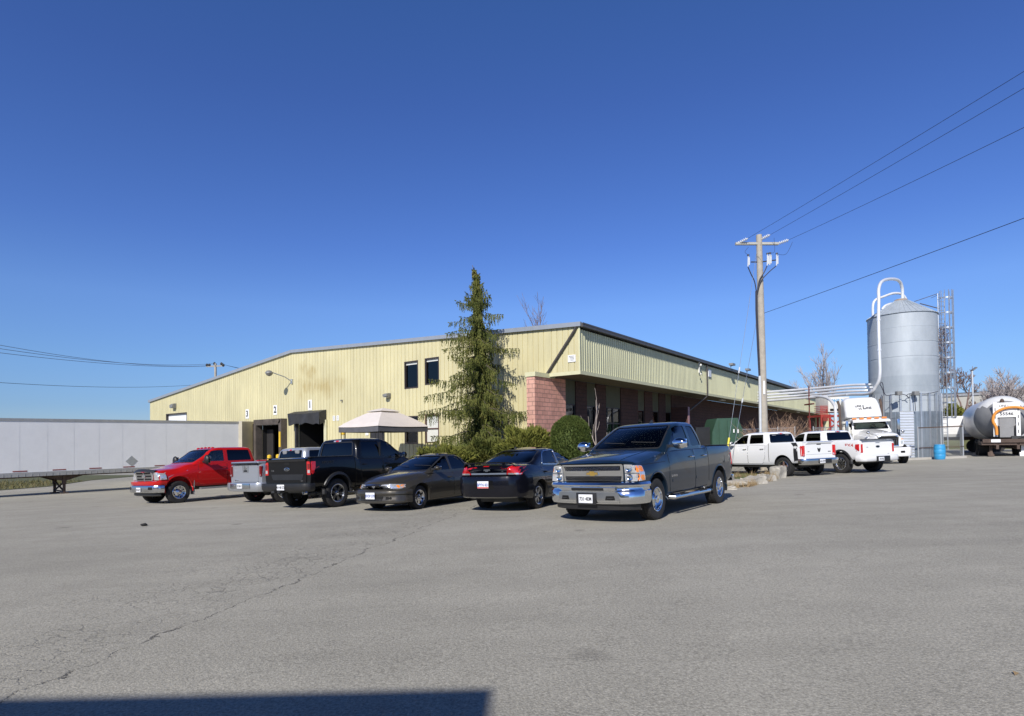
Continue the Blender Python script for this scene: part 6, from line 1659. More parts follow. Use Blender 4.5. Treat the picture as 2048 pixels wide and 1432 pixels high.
bush('juniper_bush', 'juniper hugging the foot of the spruce trunk behind the sedans', 'bush', 975, 23.6, 1.4, .8, 1.95, 'spruce_green', 8, n=6500, blade=.18, w=.02, core=.78, lump=.2, z0=-.28)

def bare_tree(name, label, cat, px, Y, top_py, spread, seed, mat='bark', base=None, depth=5, trunk=.12, kids=4, lean=0, fork=.3, group=None, thin=.012, wig=.35, up=.45):
    p = at(px, top_py, Y); X = p.x; zb = G(X, Y) if base is None else base; H = p.z - zb
    t = thing(name, label, cat, (X, Y, zb), group=group); r = random.Random(seed); tr = MB(); cr = MB()
    def grow_(p0, d, L, rad, lev):
        n = 4; pts = [p0]; q = p0.copy(); dd = d.copy()
        for i in range(n):
            dd = (dd + Vector((r.uniform(-1, 1), r.uniform(-1, 1), r.uniform(-.4, .8))) * .16).normalized(); q = q + dd * L / n; pts.append(q.copy())
        (tr if lev == 0 else cr).tube(pts, [max(thin * .7, rad * (1 - .45 * i / n)) for i in range(n + 1)], 7 if lev == 0 else (5 if lev < 2 else 3), cap=False)
        if lev >= depth: return
        for i in range(kids + (2 if lev == 0 else 0)):
            s = r.uniform(fork if lev == 0 else .25, 1.0); j = min(n - 1, int(s * n)); pp = pts[j].lerp(pts[j + 1], s * n - j)
            a = r.uniform(0, 2 * PI); side = dd.cross(Vector((math.cos(a), math.sin(a), .1))).normalized()
            nd = (dd * up + side * spread * r.uniform(.5, 1.1) + Vector((0, 0, .25))).normalized()
            grow_(pp, nd, L * r.uniform(.42, .68), max(thin, rad * .5), lev + 1)
        grow_(pts[-1], dd, L * .55, max(thin, rad * .5), lev + 1)
    grow_(Vector((0, 0, 0)), Vector((lean, 0, 1)).normalized(), H * .52, trunk, 0)
    allz = max(v.z for v in cr.v); k = H / allz
    for v in tr.v + cr.v: v.z *= k
    tr.build('trunk', mat, t, 60); cr.build('crown', mat, t, angle=60, fix=False)
    return t
bare_tree('bare_tree', 'bare young tree with pale forked stems in front of the office windows', 'tree', 1195, 23.4, 776, .55, 21, 'bark_pale', base=.1, depth=2, trunk=.035, kids=2, fork=.15, thin=.008)
bare_tree('bare_tree', 'large bare tree behind the warehouse roof, left of the silo', 'tree', 1650, 95, 688, .42, 4, 'twig_grey', depth=4, trunk=.35, kids=4, thin=.028)
bare_tree('bare_tree', 'sparse top of a bare tree rising over the roof beside the spruce', 'tree', 1028, 80, 612, .5, 9, 'twig_brown', depth=4, trunk=.2, kids=4, thin=.02)
bare_tree('bare_tree', 'slanting bare tree directly right of the silo ladder', 'tree', 1905, 62, 728, .55, 14, 'twig_brown', depth=5, trunk=.2, kids=3, thin=.03, lean=.3)
bare_tree('bare_tree', 'bare tree behind the lamp post over the far shed', 'tree', 2004, 62, 740, .6, 15, 'twig_grey', depth=4, trunk=.25, kids=5, thin=.022)
bare_tree('bare_tree', 'bare tree at the right picture edge above the tank trailer', 'tree', 2042, 58, 728, .65, 17, 'twig_grey', depth=4, trunk=.25, kids=5, thin=.022)
bush('evergreen_shrub', 'narrow yellowish evergreen shrub behind the silo ladder', 'bush', 1907, 58, .8, .8, 4.6, 'juniper_green', 31, n=1800, blade=.3, w=.05, core=.85, z0=.2)
# dry shrub behind the white pickups
def dry_shrub(px, Y, top, rad, n, seed):
    p = at(px, top, Y); zb = G(p.x, Y); H = p.z - zb; t = MB(); r = random.Random(seed)
    for i in range(n):
        a = r.uniform(0, 2 * PI); b_ = math.sqrt(r.random()); q = Vector((math.cos(a) * b_ * .35, math.sin(a) * b_ * .3, 0)); pts = [q]
        d = Vector((math.cos(a) * b_, math.sin(a) * b_, 0)) * rad; hh = H * r.uniform(.6, 1) * (1 - .25 * b_)
        for j in range(1, 5):
            s = j / 4; pts.append(q + d * s + Vector((r.uniform(-.05, .05), r.uniform(-.05, .05), hh * (s ** .75))))
        t.tube(pts, [.012, .010, .008, .006, .003], 3, cap=False)
        for k in range(3):
            m_ = pts[2 + k % 3 if 2 + k % 3 < 5 else 4]; t.tube([m_, m_ + Vector((r.uniform(-.3, .3), r.uniform(-.3, .3), r.uniform(.1, .4)))], [.006, .002], 3, cap=False)
    o = t.build('dry_shrub', 'dry_twig', None, angle=60, fix=False); o.location = (p.x, Y, zb); return tag(o, 'leafless reddish brown shrub behind the utility pole', 'shrub')
dry_shrub(1558, 33.5, 827, 2.0, 330, 5)

# ================================================================ island with stones, lawn and dry weeds
isl_px = [(1100, 985), (1180, 975), (1300, 990), (1440, 985), (1500, 973), (1560, 957), (1580, 945), (1560, 930), (1480, 915), (1300, 905), (1100, 905), (850, 912), (700, 915), (640, 925), (700, 935), (900, 945)]
isl = [ground_px(x, y) for (x, y) in isl_px[4:10]]
c0, c1 = ground_px(1500, 972), ground_px(1572, 950)
poly = [(c0.x - 5.2, c0.y + .2), (c0.x - 2.4, c0.y - 1.3), (c0.x - .8, c0.y - .6), (c0.x, c0.y), (c1.x, c1.y), (c1.x + .15, c1.y + .8), (c1.x - .9, c1.y + 2.5), (c1.x - 1.2, c1.y + 5), (4.4, 28.2), (2.0, 25.7), (.2, 26.2), (-9, 31.5), (-8.8, 29.0), (-7.2, 26.2), (-2, 21.9), (2.4, 19.3)]
def sheet(name, poly, dz, mat, step=.7):
    pl = resample(poly, step); vs = [Vector(q) for q in pl]; k = len(vs)
    xs_ = [q[0] for q in pl]; ys_ = [q[1] for q in pl]
    x = min(xs_)
    while x < max(xs_):
        y = min(ys_)
        while y < max(ys_):
            if pip((x, y), grow(pl, -.3)): vs.append(Vector((x, y)))
            y += step
        x += step
    rr = delaunay_2d_cdt(vs, [], [list(range(k))], 1, 1e-5)
    b = MB(); b.add([(q.x, q.y, G(q.x, q.y) + dz) for q in rr[0]], [tuple(f) for f in rr[2]])
    o = b.build(name, mat); return o
o = sheet('planting_bed', poly, .05, 'soil_grass'); o['kind'] = 'structure'
lawn = MB(); r = random.Random(2); gp = grow(poly, -.15)
for i in range(15000):
    x = r.uniform(2.0, 11.5); y = r.uniform(18.5, 27)
    if not pip((x, y), gp): continue
    z = G(x, y) + .04; h = r.uniform(.03, .09); a = r.uniform(0, 6.28)
    lawn.add([(x, y, z), (x + .012 * math.cos(a), y + .012 * math.sin(a), z), (x + r.uniform(-.04, .04), y + r.uniform(-.04, .04), z + h)], [(0, 1, 2)])
lo = lawn.build('lawn', 'lawn_green', angle=0, fix=False); tag(lo, 'short green grass around the stones beside the white pickup', 'grass', kind='stuff')
weeds = MB()
def weed(x, y, h, n, sp):
    z = G(x, y)
    for k in range(n):
        a = r.uniform(0, 6.28); q = r.uniform(0, 1) * sp; b_ = Vector((x + q * math.cos(a), y + q * math.sin(a), z)); tip = b_ + Vector((r.uniform(-.5, .5) * h, r.uniform(-.5, .5) * h, h * r.uniform(.4, 1.1)))
        s = Vector((math.cos(a + 1.5), math.sin(a + 1.5), 0)) * .006; weeds.add([b_ - s, b_ + s, tip], [(0, 1, 2)])
edge = resample(poly[:6], .16)[:-1]
for (x, y) in edge:
    if x > c0.x - 3.6 and r.random() < .95: weed(x + r.uniform(-.14, .1), y - r.uniform(.02, .22), r.uniform(.12, .40), 26, .14)
for (dx, dy) in ((-.25, .3), (-.45, .1), (.05, .35)):
    weed(c1.x + dx - .3, c1.y + dy, .42, 60, .16)
wo = weeds.build('dry_weeds', 'dry_grass', angle=0, fix=False); tag(wo, 'dry straw-coloured weeds along the limestone edging', 'weeds', kind='stuff')
# limestone blocks
def stone(px, py, L, D, H, yaw, lab, seed):
    p = ground_px(px, py); r2 = random.Random(seed); bm = bmesh.new(); bmesh.ops.create_cube(bm, size=1); bmesh.ops.subdivide_edges(bm, edges=bm.edges[:], cuts=4, use_grid_fill=True)
    ph = [r2.uniform(0, 6) for _ in range(6)]
    for v in bm.verts:
        c = v.co; 
        c.x *= L; c.y *= D; c.z = (c.z + .5) * H
        f = .035 * math.sin(c.x * 7 + ph[0]) + .03 * math.sin(c.y * 11 + ph[1] + c.z * 9); c.x += f + r2.uniform(-.025, .025); c.y += .04 * math.sin(c.x * 6 + ph[2]) + r2.uniform(-.02, .02)
        if c.z > .02: c.z += .03 * math.sin(c.x * 5 + ph[3]) + r2.uniform(-.02, .015)
    bmesh.ops.bevel(bm, geom=[e for e in bm.edges if e.calc_face_angle(0) > 1], offset=.02, segments=1, affect='EDGES')
    me = bpy.data.meshes.new('stone_block'); bm.to_mesh(me); bm.free(); me.materials.append(MATS['limestone']); me.polygons.foreach_set('use_smooth', [True] * len(me.polygons)); me.set_sharp_from_angle(angle=R(28))
    o = link('stone_block', me); o.location = (p.x, p.y, p.z - .05); o.rotation_euler = (0, 0, yaw); tag(o, lab, 'stone block', 'limestone edging blocks')
stone(1474, 972, 1.0, .4, .24, R(10), 'pale limestone block directly behind the blue pickup tyre', 1)
stone(1507, 968, .9, .42, .30, R(25), 'long pale limestone block in the middle of the edging row', 2)
stone(1533, 962, .7, .36, .30, R(38), 'cracked limestone block left of the tallest one', 3)
stone(1556, 956, .56, .42, .50, R(45), 'tallest squarish limestone block next to the white pickup wheel', 4)
stone(1458, 979, .45, .3, .14, R(0), 'small low limestone piece at the left end of the edging', 5)

# ================================================================ box trailer at dock 3
T0 = at(482, 843, 41.6); T1 = at(0, 836, 31.2)
tdir = Vector((T1.x - T0.x, T1.y - T0.y, 0)).normalized(); Ltr = 16.0
simple('trailer_white', (.74, .75, .76), .5, var=.05, scale=1.2); simple('trailer_rail', (.42, .42, .41), .45, metal=.5, var=.15); simple('trailer_beige', (.44, .40, .31), .8, var=.12, scale=2)
simple('marker_maroon', (.22, .05, .04), .5); simple('rust_steel', (.10, .07, .055), .8, metal=.2, var=.4, scale=5)
rot = math.atan2(tdir.y, tdir.x)   # local +x runs to the trailer's nose (left, towards the camera)
zn = T1.z; zr = T0.z
tt = thing('box_trailer', 'long white box semi trailer backed to dock 3, resting on its landing legs', 'trailer', (T0.x, T0.y, zr), rot)
# shear the box slightly so that it follows the yard's fall
slope = (zn - zr) / (T1.xy - T0.xy).length
Hb = 2.98
def trz(x): return slope * x
def tbox(mb, x0, x1, y0, y1, z0, z1, mi=None, seg=1):
    V = [(x, y, z + trz(x)) for z in (z0, z1) for (x, y) in ((x0, y0), (x1, y0), (x1, y1), (x0, y1))]
    mb.add(V, [(3, 2, 1, 0), (4, 5, 6, 7), (0, 1, 5, 4), (1, 2, 6, 5), (2, 3, 7, 6), (3, 0, 4, 7)], mi)
W = 2.6   # visible side is local y = W (camera side)? the camera lies on the +y side when travelling to the nose
b = MB(); V = []; F_ = []
nseg = int(Ltr / 1.22)
for i in range(nseg):
    x0 = i * Ltr / nseg; x1 = (i + 1) * Ltr / nseg
    for (a, c, d) in ((x0, x0 + .010, -.003), (x0 + .012, x1, 0)):
        for k in range(1):
            b.add([(a, d, -Hb + trz(a)), (c, d, -Hb + trz(c)), (c, d, -.13 + trz(c)), (a, d, -.13 + trz(a))], [(0, 1, 2, 3)])
tbox(b, 0, Ltr, -W, -.03, -Hb, -.02)
b.build('box', 'trailer_white', tt, angle=20, fix=False)
b = MB(); tbox(b, 0, Ltr, -.02, .03, -.14, .0); tbox(b, 0, Ltr, -W - .02, -W + .03, -.14, 0); tbox(b, -.02, .03, -W, 0, -.14, 0); b.build('top_rail', 'trailer_rail', tt)
b = MB(); tbox(b, 0, Ltr, -.03, .04, -Hb - .22, -Hb + .02)
for k in range(52): tbox(b, .2 + k * .305, .2 + k * .305 + .03, .04, .055, -Hb - .21, -Hb - .06)
b.build('bottom_rail', 'trailer_rail', tt)
b = MB(); tbox(b, .2, Ltr - .5, -W + .4, -.4, -Hb - .30, -Hb - .2); b.build('chassis', 'rust_steel', tt)
for k in range(8):
    x_ = 1.5 + k * 1.75; b = MB(); tbox(b, x_, x_ + .62, .0, .012, -Hb + .06, -Hb + .12); b.build('reflective_marker', 'marker_maroon', tt)
def trailer_px(px, py):          # local coordinates on the visible side
    d = ray(px, py); nn = Vector((-math.sin(rot), math.cos(rot), 0)); t = (Vector((T0.x, T0.y, 0)) - CAM).dot(nn) / d.dot(nn); p = CAM + d * t
    return (p - Vector((T0.x, T0.y, 0))).dot(tdir), p.z - zr
x_, z_ = trailer_px(263, 922); b = MB(); b.prism([(x_ - .33, z_), (x_, z_ - .33), (x_ + .33, z_), (x_, z_ + .33)], .0, .014, 'y'); b.build('placard_holder', 'galvanised', tt)
# landing gear
lx, _ = trailer_px(133, 980)
b = MB(); zt_ = -Hb - .28 + trz(lx)
for s, yy_ in ((0, -.42), (1, -W + .42)):
    gx = T0 + tdir * lx; gw = Vector((gx.x, gx.y, 0)) + Vector((-math.sin(rot), math.cos(rot), 0)) * yy_; zg = G(gw.x, gw.y) - zr
    b.box(lx - .09, lx + .09, yy_ - .09, yy_ + .09, zg + .55, zt_); b.box(lx - .06, lx + .06, yy_ - .06, yy_ + .06, zg + .06, zg + .6); b.box(lx - .2, lx + .2, yy_ - .16, yy_ + .16, zg, zg + .06)
    b.beam((lx + .85, yy_, zt_), (lx, yy_, zg + .75), .07); b.beam((lx - .85, yy_, zt_), (lx, yy_, zg + .75), .07)
    b.prism([(lx - .7, zt_), (lx + .7, zt_), (lx + .25, zt_ - .25), (lx - .25, zt_ - .25)], yy_ - .03, yy_ + .03, 'y')
b.beam((lx, -.42, zt_ - .35), (lx, -W + .42, zt_ - .9), .07); b.beam((lx, -W + .42, zt_ - .35), (lx, -.42, zt_ - .9), .07); b.beam((lx, -.42, zt_ - .9), (lx, -W + .42, zt_ - .9), .06)
b.build('landing_gear', 'rust_steel', tt)
for ax_ in (1.6, 2.9):
    for yy_ in (-.25, -W + .25):
        gx = T0 + tdir * ax_; w = MB(); w.lathe([(.3, -.14), (.5, -.14), (.52, -.1), (.52, .1), (.5, .14), (.3, .14)], 28, axis='y', caps=False); w.lathe([(.3, .1), (.15, .05), (.05, .12)], 20, axis='y'); o = w.build('wheel', 'rubber', tt)
        o.location = (ax_, yy_, G(gx.x, gx.y) - zr + .52)
# beige shelter panel between the trailer and the wall
pb = [at(484, 843, 41.4), at(516, 843, 43.2)]
b = MB(); d_ = (pb[1] - pb[0]); n_ = Vector((d_.y, -d_.x, 0)).normalized() * -.3
V = []
for p in (pb[0], pb[1], pb[1] + n_, pb[0] + n_): V += [Vector((p.x, p.y, -1.4)), Vector((p.x, p.y, pb[0].z if p is pb[0] else pb[1].z))]
b.add(V, [(0, 2, 3, 1), (2, 4, 5, 3), (4, 6, 7, 5), (6, 0, 1, 7), (1, 3, 5, 7)]); o = b.build('dock_screen', 'trailer_beige'); tag(o, 'plain beige panel filling the gap between the trailer and the wall', 'panel')
# bollards and pallet jack at dock 2
for i, (px, py, lab) in enumerate(((538.5, 910, 'yellow bollard left of the pair below dock 2'), (556, 909, 'yellow bollard right of the pair below dock 2'))):
    p = at(px, py, 33); b = MB(); zg = G(p.x, 33); b.lathe([(.11, 0), (.11, p.z - zg - .04), (.08, p.z - zg), (.01, p.z - zg + .02)], 14); o = b.build('bollard', 'yellow_paint'); o.location = (p.x, 33, zg); tag(o, lab, 'bollard', 'yellow bollards below dock 2')
# verge behind the trailer
vp = [tuple(ground_px(x, y).xy) for x, y in ((-60, 985), (0, 981), (100, 973), (180, 961), (292, 951))] + [(-34, 60), (-75, 70), (-75, 40)]
o = sheet('verge', vp, .03, 'soil_grass', 2.5); o['kind'] = 'structure'
g_ = MB(); r = random.Random(8)
for i in range(9000):
    x = r.uniform(-50, -27); y = r.uniform(33, 52)
    if not pip((x, y), vp): continue
    z = G(x, y); h = r.uniform(.08, .35) * (1.8 if r.random() < .06 else 1); a = r.uniform(0, 6.28)
    g_.add([(x, y, z), (x + .06 * math.cos(a), y + .06 * math.sin(a), z), (x + r.uniform(-.2, .2), y + r.uniform(-.2, .2), z + h)], [(0, 1, 2)])
o = g_.build('rough_grass', 'verge_weeds', angle=0, fix=False); tag(o, 'rough green and brown weeds behind the box trailer', 'grass', kind='stuff')

# ================================================================ gazebo
simple('canopy_cloth', (.64, .58, .54), .85, var=.06, scale=2, bump=.2, bscale=8); simple('dark_steel', (.03, .03, .032), .5, metal=.4)
def gazebo():
    Y = 30.0; c = at(767, 855, Y); ap = at(767, 816, Y); zg = G(c.x, Y) - .05
    t = thing('gazebo', 'pop-up gazebo with beige two-tier canopy and dark net valance before the yellow wall', 'gazebo', (c.x, Y, 0), R(45 + 6))
    he = 1.62; ze = at(767, 853, Y).z - .02; za = ap.z - .12
    b = MB(); n = 12
    def tier(h0, z0, h1, z1, sag):
        for s in range(4):
            for i in range(n):
                for j in range(5):
                    P = []
                    for (u, v) in ((i / n, j / 5), ((i + 1) / n, j / 5), ((i + 1) / n, (j + 1) / 5), (i / n, (j + 1) / 5)):
                        h = h0 + (h1 - h0) * v; x = -h + 2 * h * u; z = z0 + (z1 - z0) * (v ** .85) - sag * math.sin(PI * u) * (1 - v) * .6
                        q = Vector((x, -h, z)); q.rotate(Matrix.Rotation(s * PI / 2, 3, 'Z')); P.append(q)
                    b.add(P, [(0, 1, 2, 3)])
    tier(he, ze, .52, za - .10, .05); tier(.62, za - .06, .02, za + .12, .02)
    bm_ = b.build('canopy', 'canopy_cloth', t, 40)
    v_ = MB()
    for s in range(4):
        for i in range(n):
            P = []
            for (u, zz_) in ((i / n, ze - .0), ((i + 1) / n, ze), ((i + 1) / n, ze - .26 - .03 * math.sin(6 * (i + 1))), (i / n, ze - .26 - .03 * math.sin(6 * i))):
                q = Vector((-he + .03 + 2 * (he - .03) * u, -he + .03, zz_ - .05 * math.sin(PI * u))); q.rotate(Matrix.Rotation(s * PI / 2, 3, 'Z')); P.append(q)
            v_.add(P, [(0, 1, 2, 3)])
    v_.build('valance', 'seat_fabric', t, 40)
    for sx in (-1, 1):
        for sy in (-1, 1):
            p = MB()
            for (dx, dy) in ((0, 0), (-.25 * sx, 0), (0, -.25 * sy)): p.tube([(sx * 1.5 + dx, sy * 1.5 + dy, zg), (sx * 1.5 + dx, sy * 1.5 + dy, ze - .05)], .018, 6)
            for k in range(4): p.beam((sx * 1.5, sy * 1.5, zg + .2 + k * .6), (sx * 1.25, sy * 1.5, zg + .2 + k * .6), .015); p.beam((sx * 1.5, sy * 1.5, zg + .2 + k * .6), (sx * 1.5, sy * 1.25, zg + .2 + k * .6), .015)
            p.build('post', 'dark_steel', t)
    f = MB()
    for s in range(4):
        a = Vector((-1.5, -1.5, ze - .08)); c_ = Vector((1.5, -1.5, ze - .08)); M = Matrix.Rotation(s * PI / 2, 3, 'Z'); f.tube([M @ a, M @ c_], .018, 6); f.tube([M @ a, Vector((0, 0, za - .1))], .014, 6)
    f.build('roof_frame', 'dark_steel', t)
gazebo()

# ================================================================ utility pole, guys and wires
simple('pole_wood', (.40, .36, .30), .85, var=.22, scale=3, bump=.4, bscale=20); simple('cross_arm', (.42, .41, .37), .8, var=.15); simple('porcelain', (.58, .60, .62), .3, var=.03); simple('wire_grey', (.10, .10, .13), .6); simple('cable_black', (.02, .02, .035), .6); simple('guard_yellow', (.72, .60, .04), .5, var=.08); simple('conduit', (.62, .64, .65), .4, metal=.3)
PY = 30.5
pb_ = at(1529, 905, PY); pt_ = at(1518, 470, PY); pz = G(pb_.x, PY)
P = thing('utility_pole', 'tall weathered wooden utility pole with cross-arm and cable risers behind the white pickup', 'utility pole', (0, 0, 0))
b = MB(); A0 = Vector((pb_.x, PY, pz - .1)); A1 = Vector((pt_.x, PY, pt_.z)); b.tube([A0, A0.lerp(A1, .5), A1], [.215, .185, .145], 14)
for k in range(3):
    q = A0.lerp(A1, .955 - k * .022); b.box(q.x - .012, q.x + .012, q.y - .17, q.y - .13, q.z - .015, q.z + .015)
b.build('pole', 'pole_wood', P)
def PT(px, py, dy=0): return at(px, py, PY + dy)
b = MB(); b.beam(PT(1471, 487.5), PT(1557, 487.5), .16, .12); b.build('cross_arm', 'cross_arm', P)
ins = [((1475, 487), (1492, 480)), ((1521, 479), (1536, 473)), ((1557, 487), (1573, 483))]
for (a, c) in ins:
    b = MB(); p, q = PT(*a), PT(*c); q = q + Vector((0, -.25, 0)); d = (q - p)
    b.tube([p, q], .03, 6)
    for k in range(5): m_ = p.lerp(q, .15 + .17 * k); b.tube([m_ - d.normalized() * .02, m_ + d.normalized() * .02], .085, 10)
    b.build('insulator', 'porcelain', P)
b = MB(); b.beam(PT(1502, 524), PT(1521, 524), .05, mi=0); b.beam(PT(1521, 524), PT(1552, 520), .05); b.build('cutout_bracket', 'dark_metal', P)
for (x_, y0_, y1_) in ((1496.5, 511, 533), (1535, 508, 531), (1540, 507, 530), (1553.5, 508, 531)):
    b = MB(); b.tube([PT(x_, y0_, -.2), PT(x_ - .5, y1_, -.2)], .028, 8, mi=0); b.tube([PT(x_ + 2, y0_ + 3, -.12), PT(x_ + 2, y1_ - 3, -.12)], .036, 8, mi=0); b.tube([PT(x_, y0_ + .5, -.2), PT(x_, y0_ - 2, -.2)], .06, 8, mi=1)
    b.build('fuse_cutout', ['porcelain', 'dark_metal'], P)
def arcp(pts, dy=0, n=6):
    P_ = [PT(x, y, dy) for x, y in pts]; out = []
    for i in range(len(P_) - 1):
        p0 = P_[max(0, i - 1)]; p1 = P_[i]; p2 = P_[i + 1]; p3 = P_[min(len(P_) - 1, i + 2)]
        for k in range(n):
            t = k / n; out.append(.5 * ((2 * p1) + (p2 - p0) * t + (2 * p0 - 5 * p1 + 4 * p2 - p3) * t * t + (3 * p1 - p0 - 3 * p2 + p3) * t ** 3))
    out.append(P_[-1]); return out
for pts in ([(1496, 534), (1502, 548), (1509, 563), (1512.5, 582)], [(1534, 532), (1528, 545), (1519, 560), (1514.5, 582)], [(1552, 532), (1537, 545), (1522, 562), (1515, 582)]):
    b = MB(); b.tube(arcp(pts, -.24), .026, 6); b.build('riser_cable', 'cable_black', P)
for dx in (-1.5, 0, 1.5):
    b = MB(); b.tube([PT(1512.8 + dx, 582, -.24), PT(1513 + dx, 620, -.25), PT(1516.5 + dx, 700, -.25), PT(1519 + dx * .8, 752, -.24)], .022, 6); b.build('riser_cable', 'cable_black', P)
b = MB(); b.tube([PT(1519.5, 752, -.24), PT(1521.5, 915, -.24)], .07, 10); b.build('riser_conduit', 'conduit', P)
for (a, c, m_) in (((1497, 510), (1497, 494), (1490, 504)), ((1539, 506), (1548, 476), (1549, 503)), ((1554, 508), (1585, 484), (1572, 508))):
    b = MB(); b.tube(arcp([a, m_, c], -.3), .008, 4); b.build('jumper_wire', 'cable_black', P)
b = MB(); q = PT(1528, 775, -.21); b.box(q.x - .05, q.x + .05, q.y - .02, q.y, q.z - .35, q.z + .35); b.build('pole_tag', 'sign_white', P)
def wire(a, b_, sag, rad, lab, name='power_line', mat='cable_black', group='overhead wires', n=24):
    m = MB(); a = Vector(a); b_ = Vector(b_); pts = [a.lerp(b_, i / n) - Vector((0, 0, sag * 4 * (i / n) * (1 - i / n))) for i in range(n + 1)]
    m.tube(pts, rad, 4); o = m.build(name, mat); tag(o, lab, 'wire', group); return o
def far(px, py, Y, a=None): return at(px, py, Y)
def ext(a, b_, k=2.6): return Vector(a) + (Vector(b_) - Vector(a)) * k
e1, e2, e3 = [PT(*c) + Vector((0, -.25, 0)) for (a, c) in ins]
wire(e1, ext(e1, far(2120, 84, 15.0)), .05 * 4, .0085, 'uppermost overhead wire running from the pole top to the upper right corner')
wire(e2, ext(e2, far(2120, 120, 15.6)), .05 * 4, .0085, 'second overhead wire from the pole top, just under the uppermost one')
wire(e3, ext(e3, far(2120, 196, 15.0)), .08 * 4, .0085, 'third overhead wire from the right end of the cross-arm')
wire(PT(1526, 627), ext(PT(1526, 627), far(2120, 396, 16.5)), .2, .011, 'lowest overhead wire, leaving the pole at mid height to the right')
# guy wires with yellow guard
ga = at(1446, 905, 26.5); ga.z = G(ga.x, 26.5)
for (top_, lab, kk) in (((1514, 500), 'steel guy wire from the pole top with a yellow guard sleeve', 0), ((1515, 630), 'lower steel guy wire from mid pole height beside the green container', 1)):
    a = PT(*top_); g0 = ga + Vector((.25 * kk, 0, 0)); t = thing('guy_wire', lab, 'guy wire', tuple(g0)); b = MB(); b.tube([Vector((0, 0, 0)), a - g0], .010, 5); b.build('wire', 'galvanised', t)
    if kk == 0: b = MB(); d = (a - g0); b.tube([d * .01, d * .15], .045, 8); b.build('guard_sleeve', 'guard_yellow', t)
    b = MB(); d = (a - g0); b.tube([d * .42, d * .445], .035, 6); b.build('insulator', 'porcelain', t)
# background pole with wires at the left
Q = thing('utility_pole', 'distant utility pole with dark insulators rising behind the left roof slope', 'utility pole')
QY = 85
b = MB(); q = at(430.5, 760, QY); b.tube([(q.x, QY, -2), (at(431, 727, QY).x, QY, at(431, 727, QY).z)], .17, 8); b.build('pole', 'pole_wood', Q)
b = MB(); b.beam(at(413, 733, QY), at(448, 731.5, QY), .18, .18); b.build('cross_arm', 'cross_arm', Q)
for (x_, y_) in ((414, 730), (419, 730), (429, 727), (443, 727.5), (446.5, 730)): b = MB(); q = at(x_, y_, QY); b.lathe([(.08, -.25), (.19, -.1), (.19, .05), (.08, .2)], 8, tuple(q)); b.build('insulator', 'dark_metal', Q)
for (x_, y_, xe, ye, s, lab) in ((414, 731, -60, 679, 1.2, 'topmost distant wire at the left edge'), (429, 727, -60, 688, 1.2, 'second distant wire at the left edge'), (446, 731, -60, 698, 1.0, 'third distant wire at the left edge')):
    wire(at(x_, y_, QY), at(xe, ye, 42), s * .6, .018, lab, mat='wire_grey', group='distant wires at the left')
for (x_, y_, xe, ye) in ((446, 729, 640, 750), (443, 728, 640, 756)): wire(at(x_, y_, QY), at(xe, ye, 110), .6, .02, 'distant wire dropping behind the roof right of the far pole', group='distant wires behind the roof')
wire(at(410, 768, QY), at(-60, 761, 46), .5, .018, 'single lowest distant wire crossing above the trailer')

simple('barrel_blue', (.04, .30, .58), .45, var=.12)
# ================================================================ green compactor, fence, red stair, pipes
simple('dumpster_green', (.035, .085, .055), .55, var=.2, scale=2); simple('dark_red', (.13, .025, .02), .7, var=.2); simple('red_steel', (.38, .05, .04), .6, var=.2); simple('chain_link', (.45, .47, .48), .5, metal=.6)
def compactor():
    Y = 36.5; a = at(1424, 890, Y); c = at(1486, 890, Y); w = c.x - a.x; zt = at(1450, 836, Y).z; zg = G(a.x, Y)
    t = thing('waste_container', 'dark green steel waste container with sloping front under the overhang', 'container', (a.x, Y, zg), R(0)); H = zt - zg
    b = MB(); b.prism([(.0, .2), (w, .2), (w, H - .75), (w - .25, H - .1), (w - .3, H), (.35, H - .02), (.28, H - .15), (0.04, H - .9)], 0, 1.9, 'y'); b.build('body', 'dumpster_green', t, 30)
    b = MB()
    for x_ in (.45, w * .5, w - .45): b.box(x_, x_ + .08, -.06, -.003, .2, H - .15)
    b.box(.1, w - .1, -.07, -.003, .35, .45); b.build('rib', 'dumpster_green', t)
    b = MB(); b.box(w - .36, w - .28, -.08, -.062, H - .95, H - .72); b.box(w - .62, w - .54, -.08, -.062, H - .92, H - .70); b.build('reflector', 'white_plain', t)
    b = MB(); b.box(-.9, .0, .3, 1.9, .0, H - .55); b.build('hopper', 'black_plastic', t)
compactor()
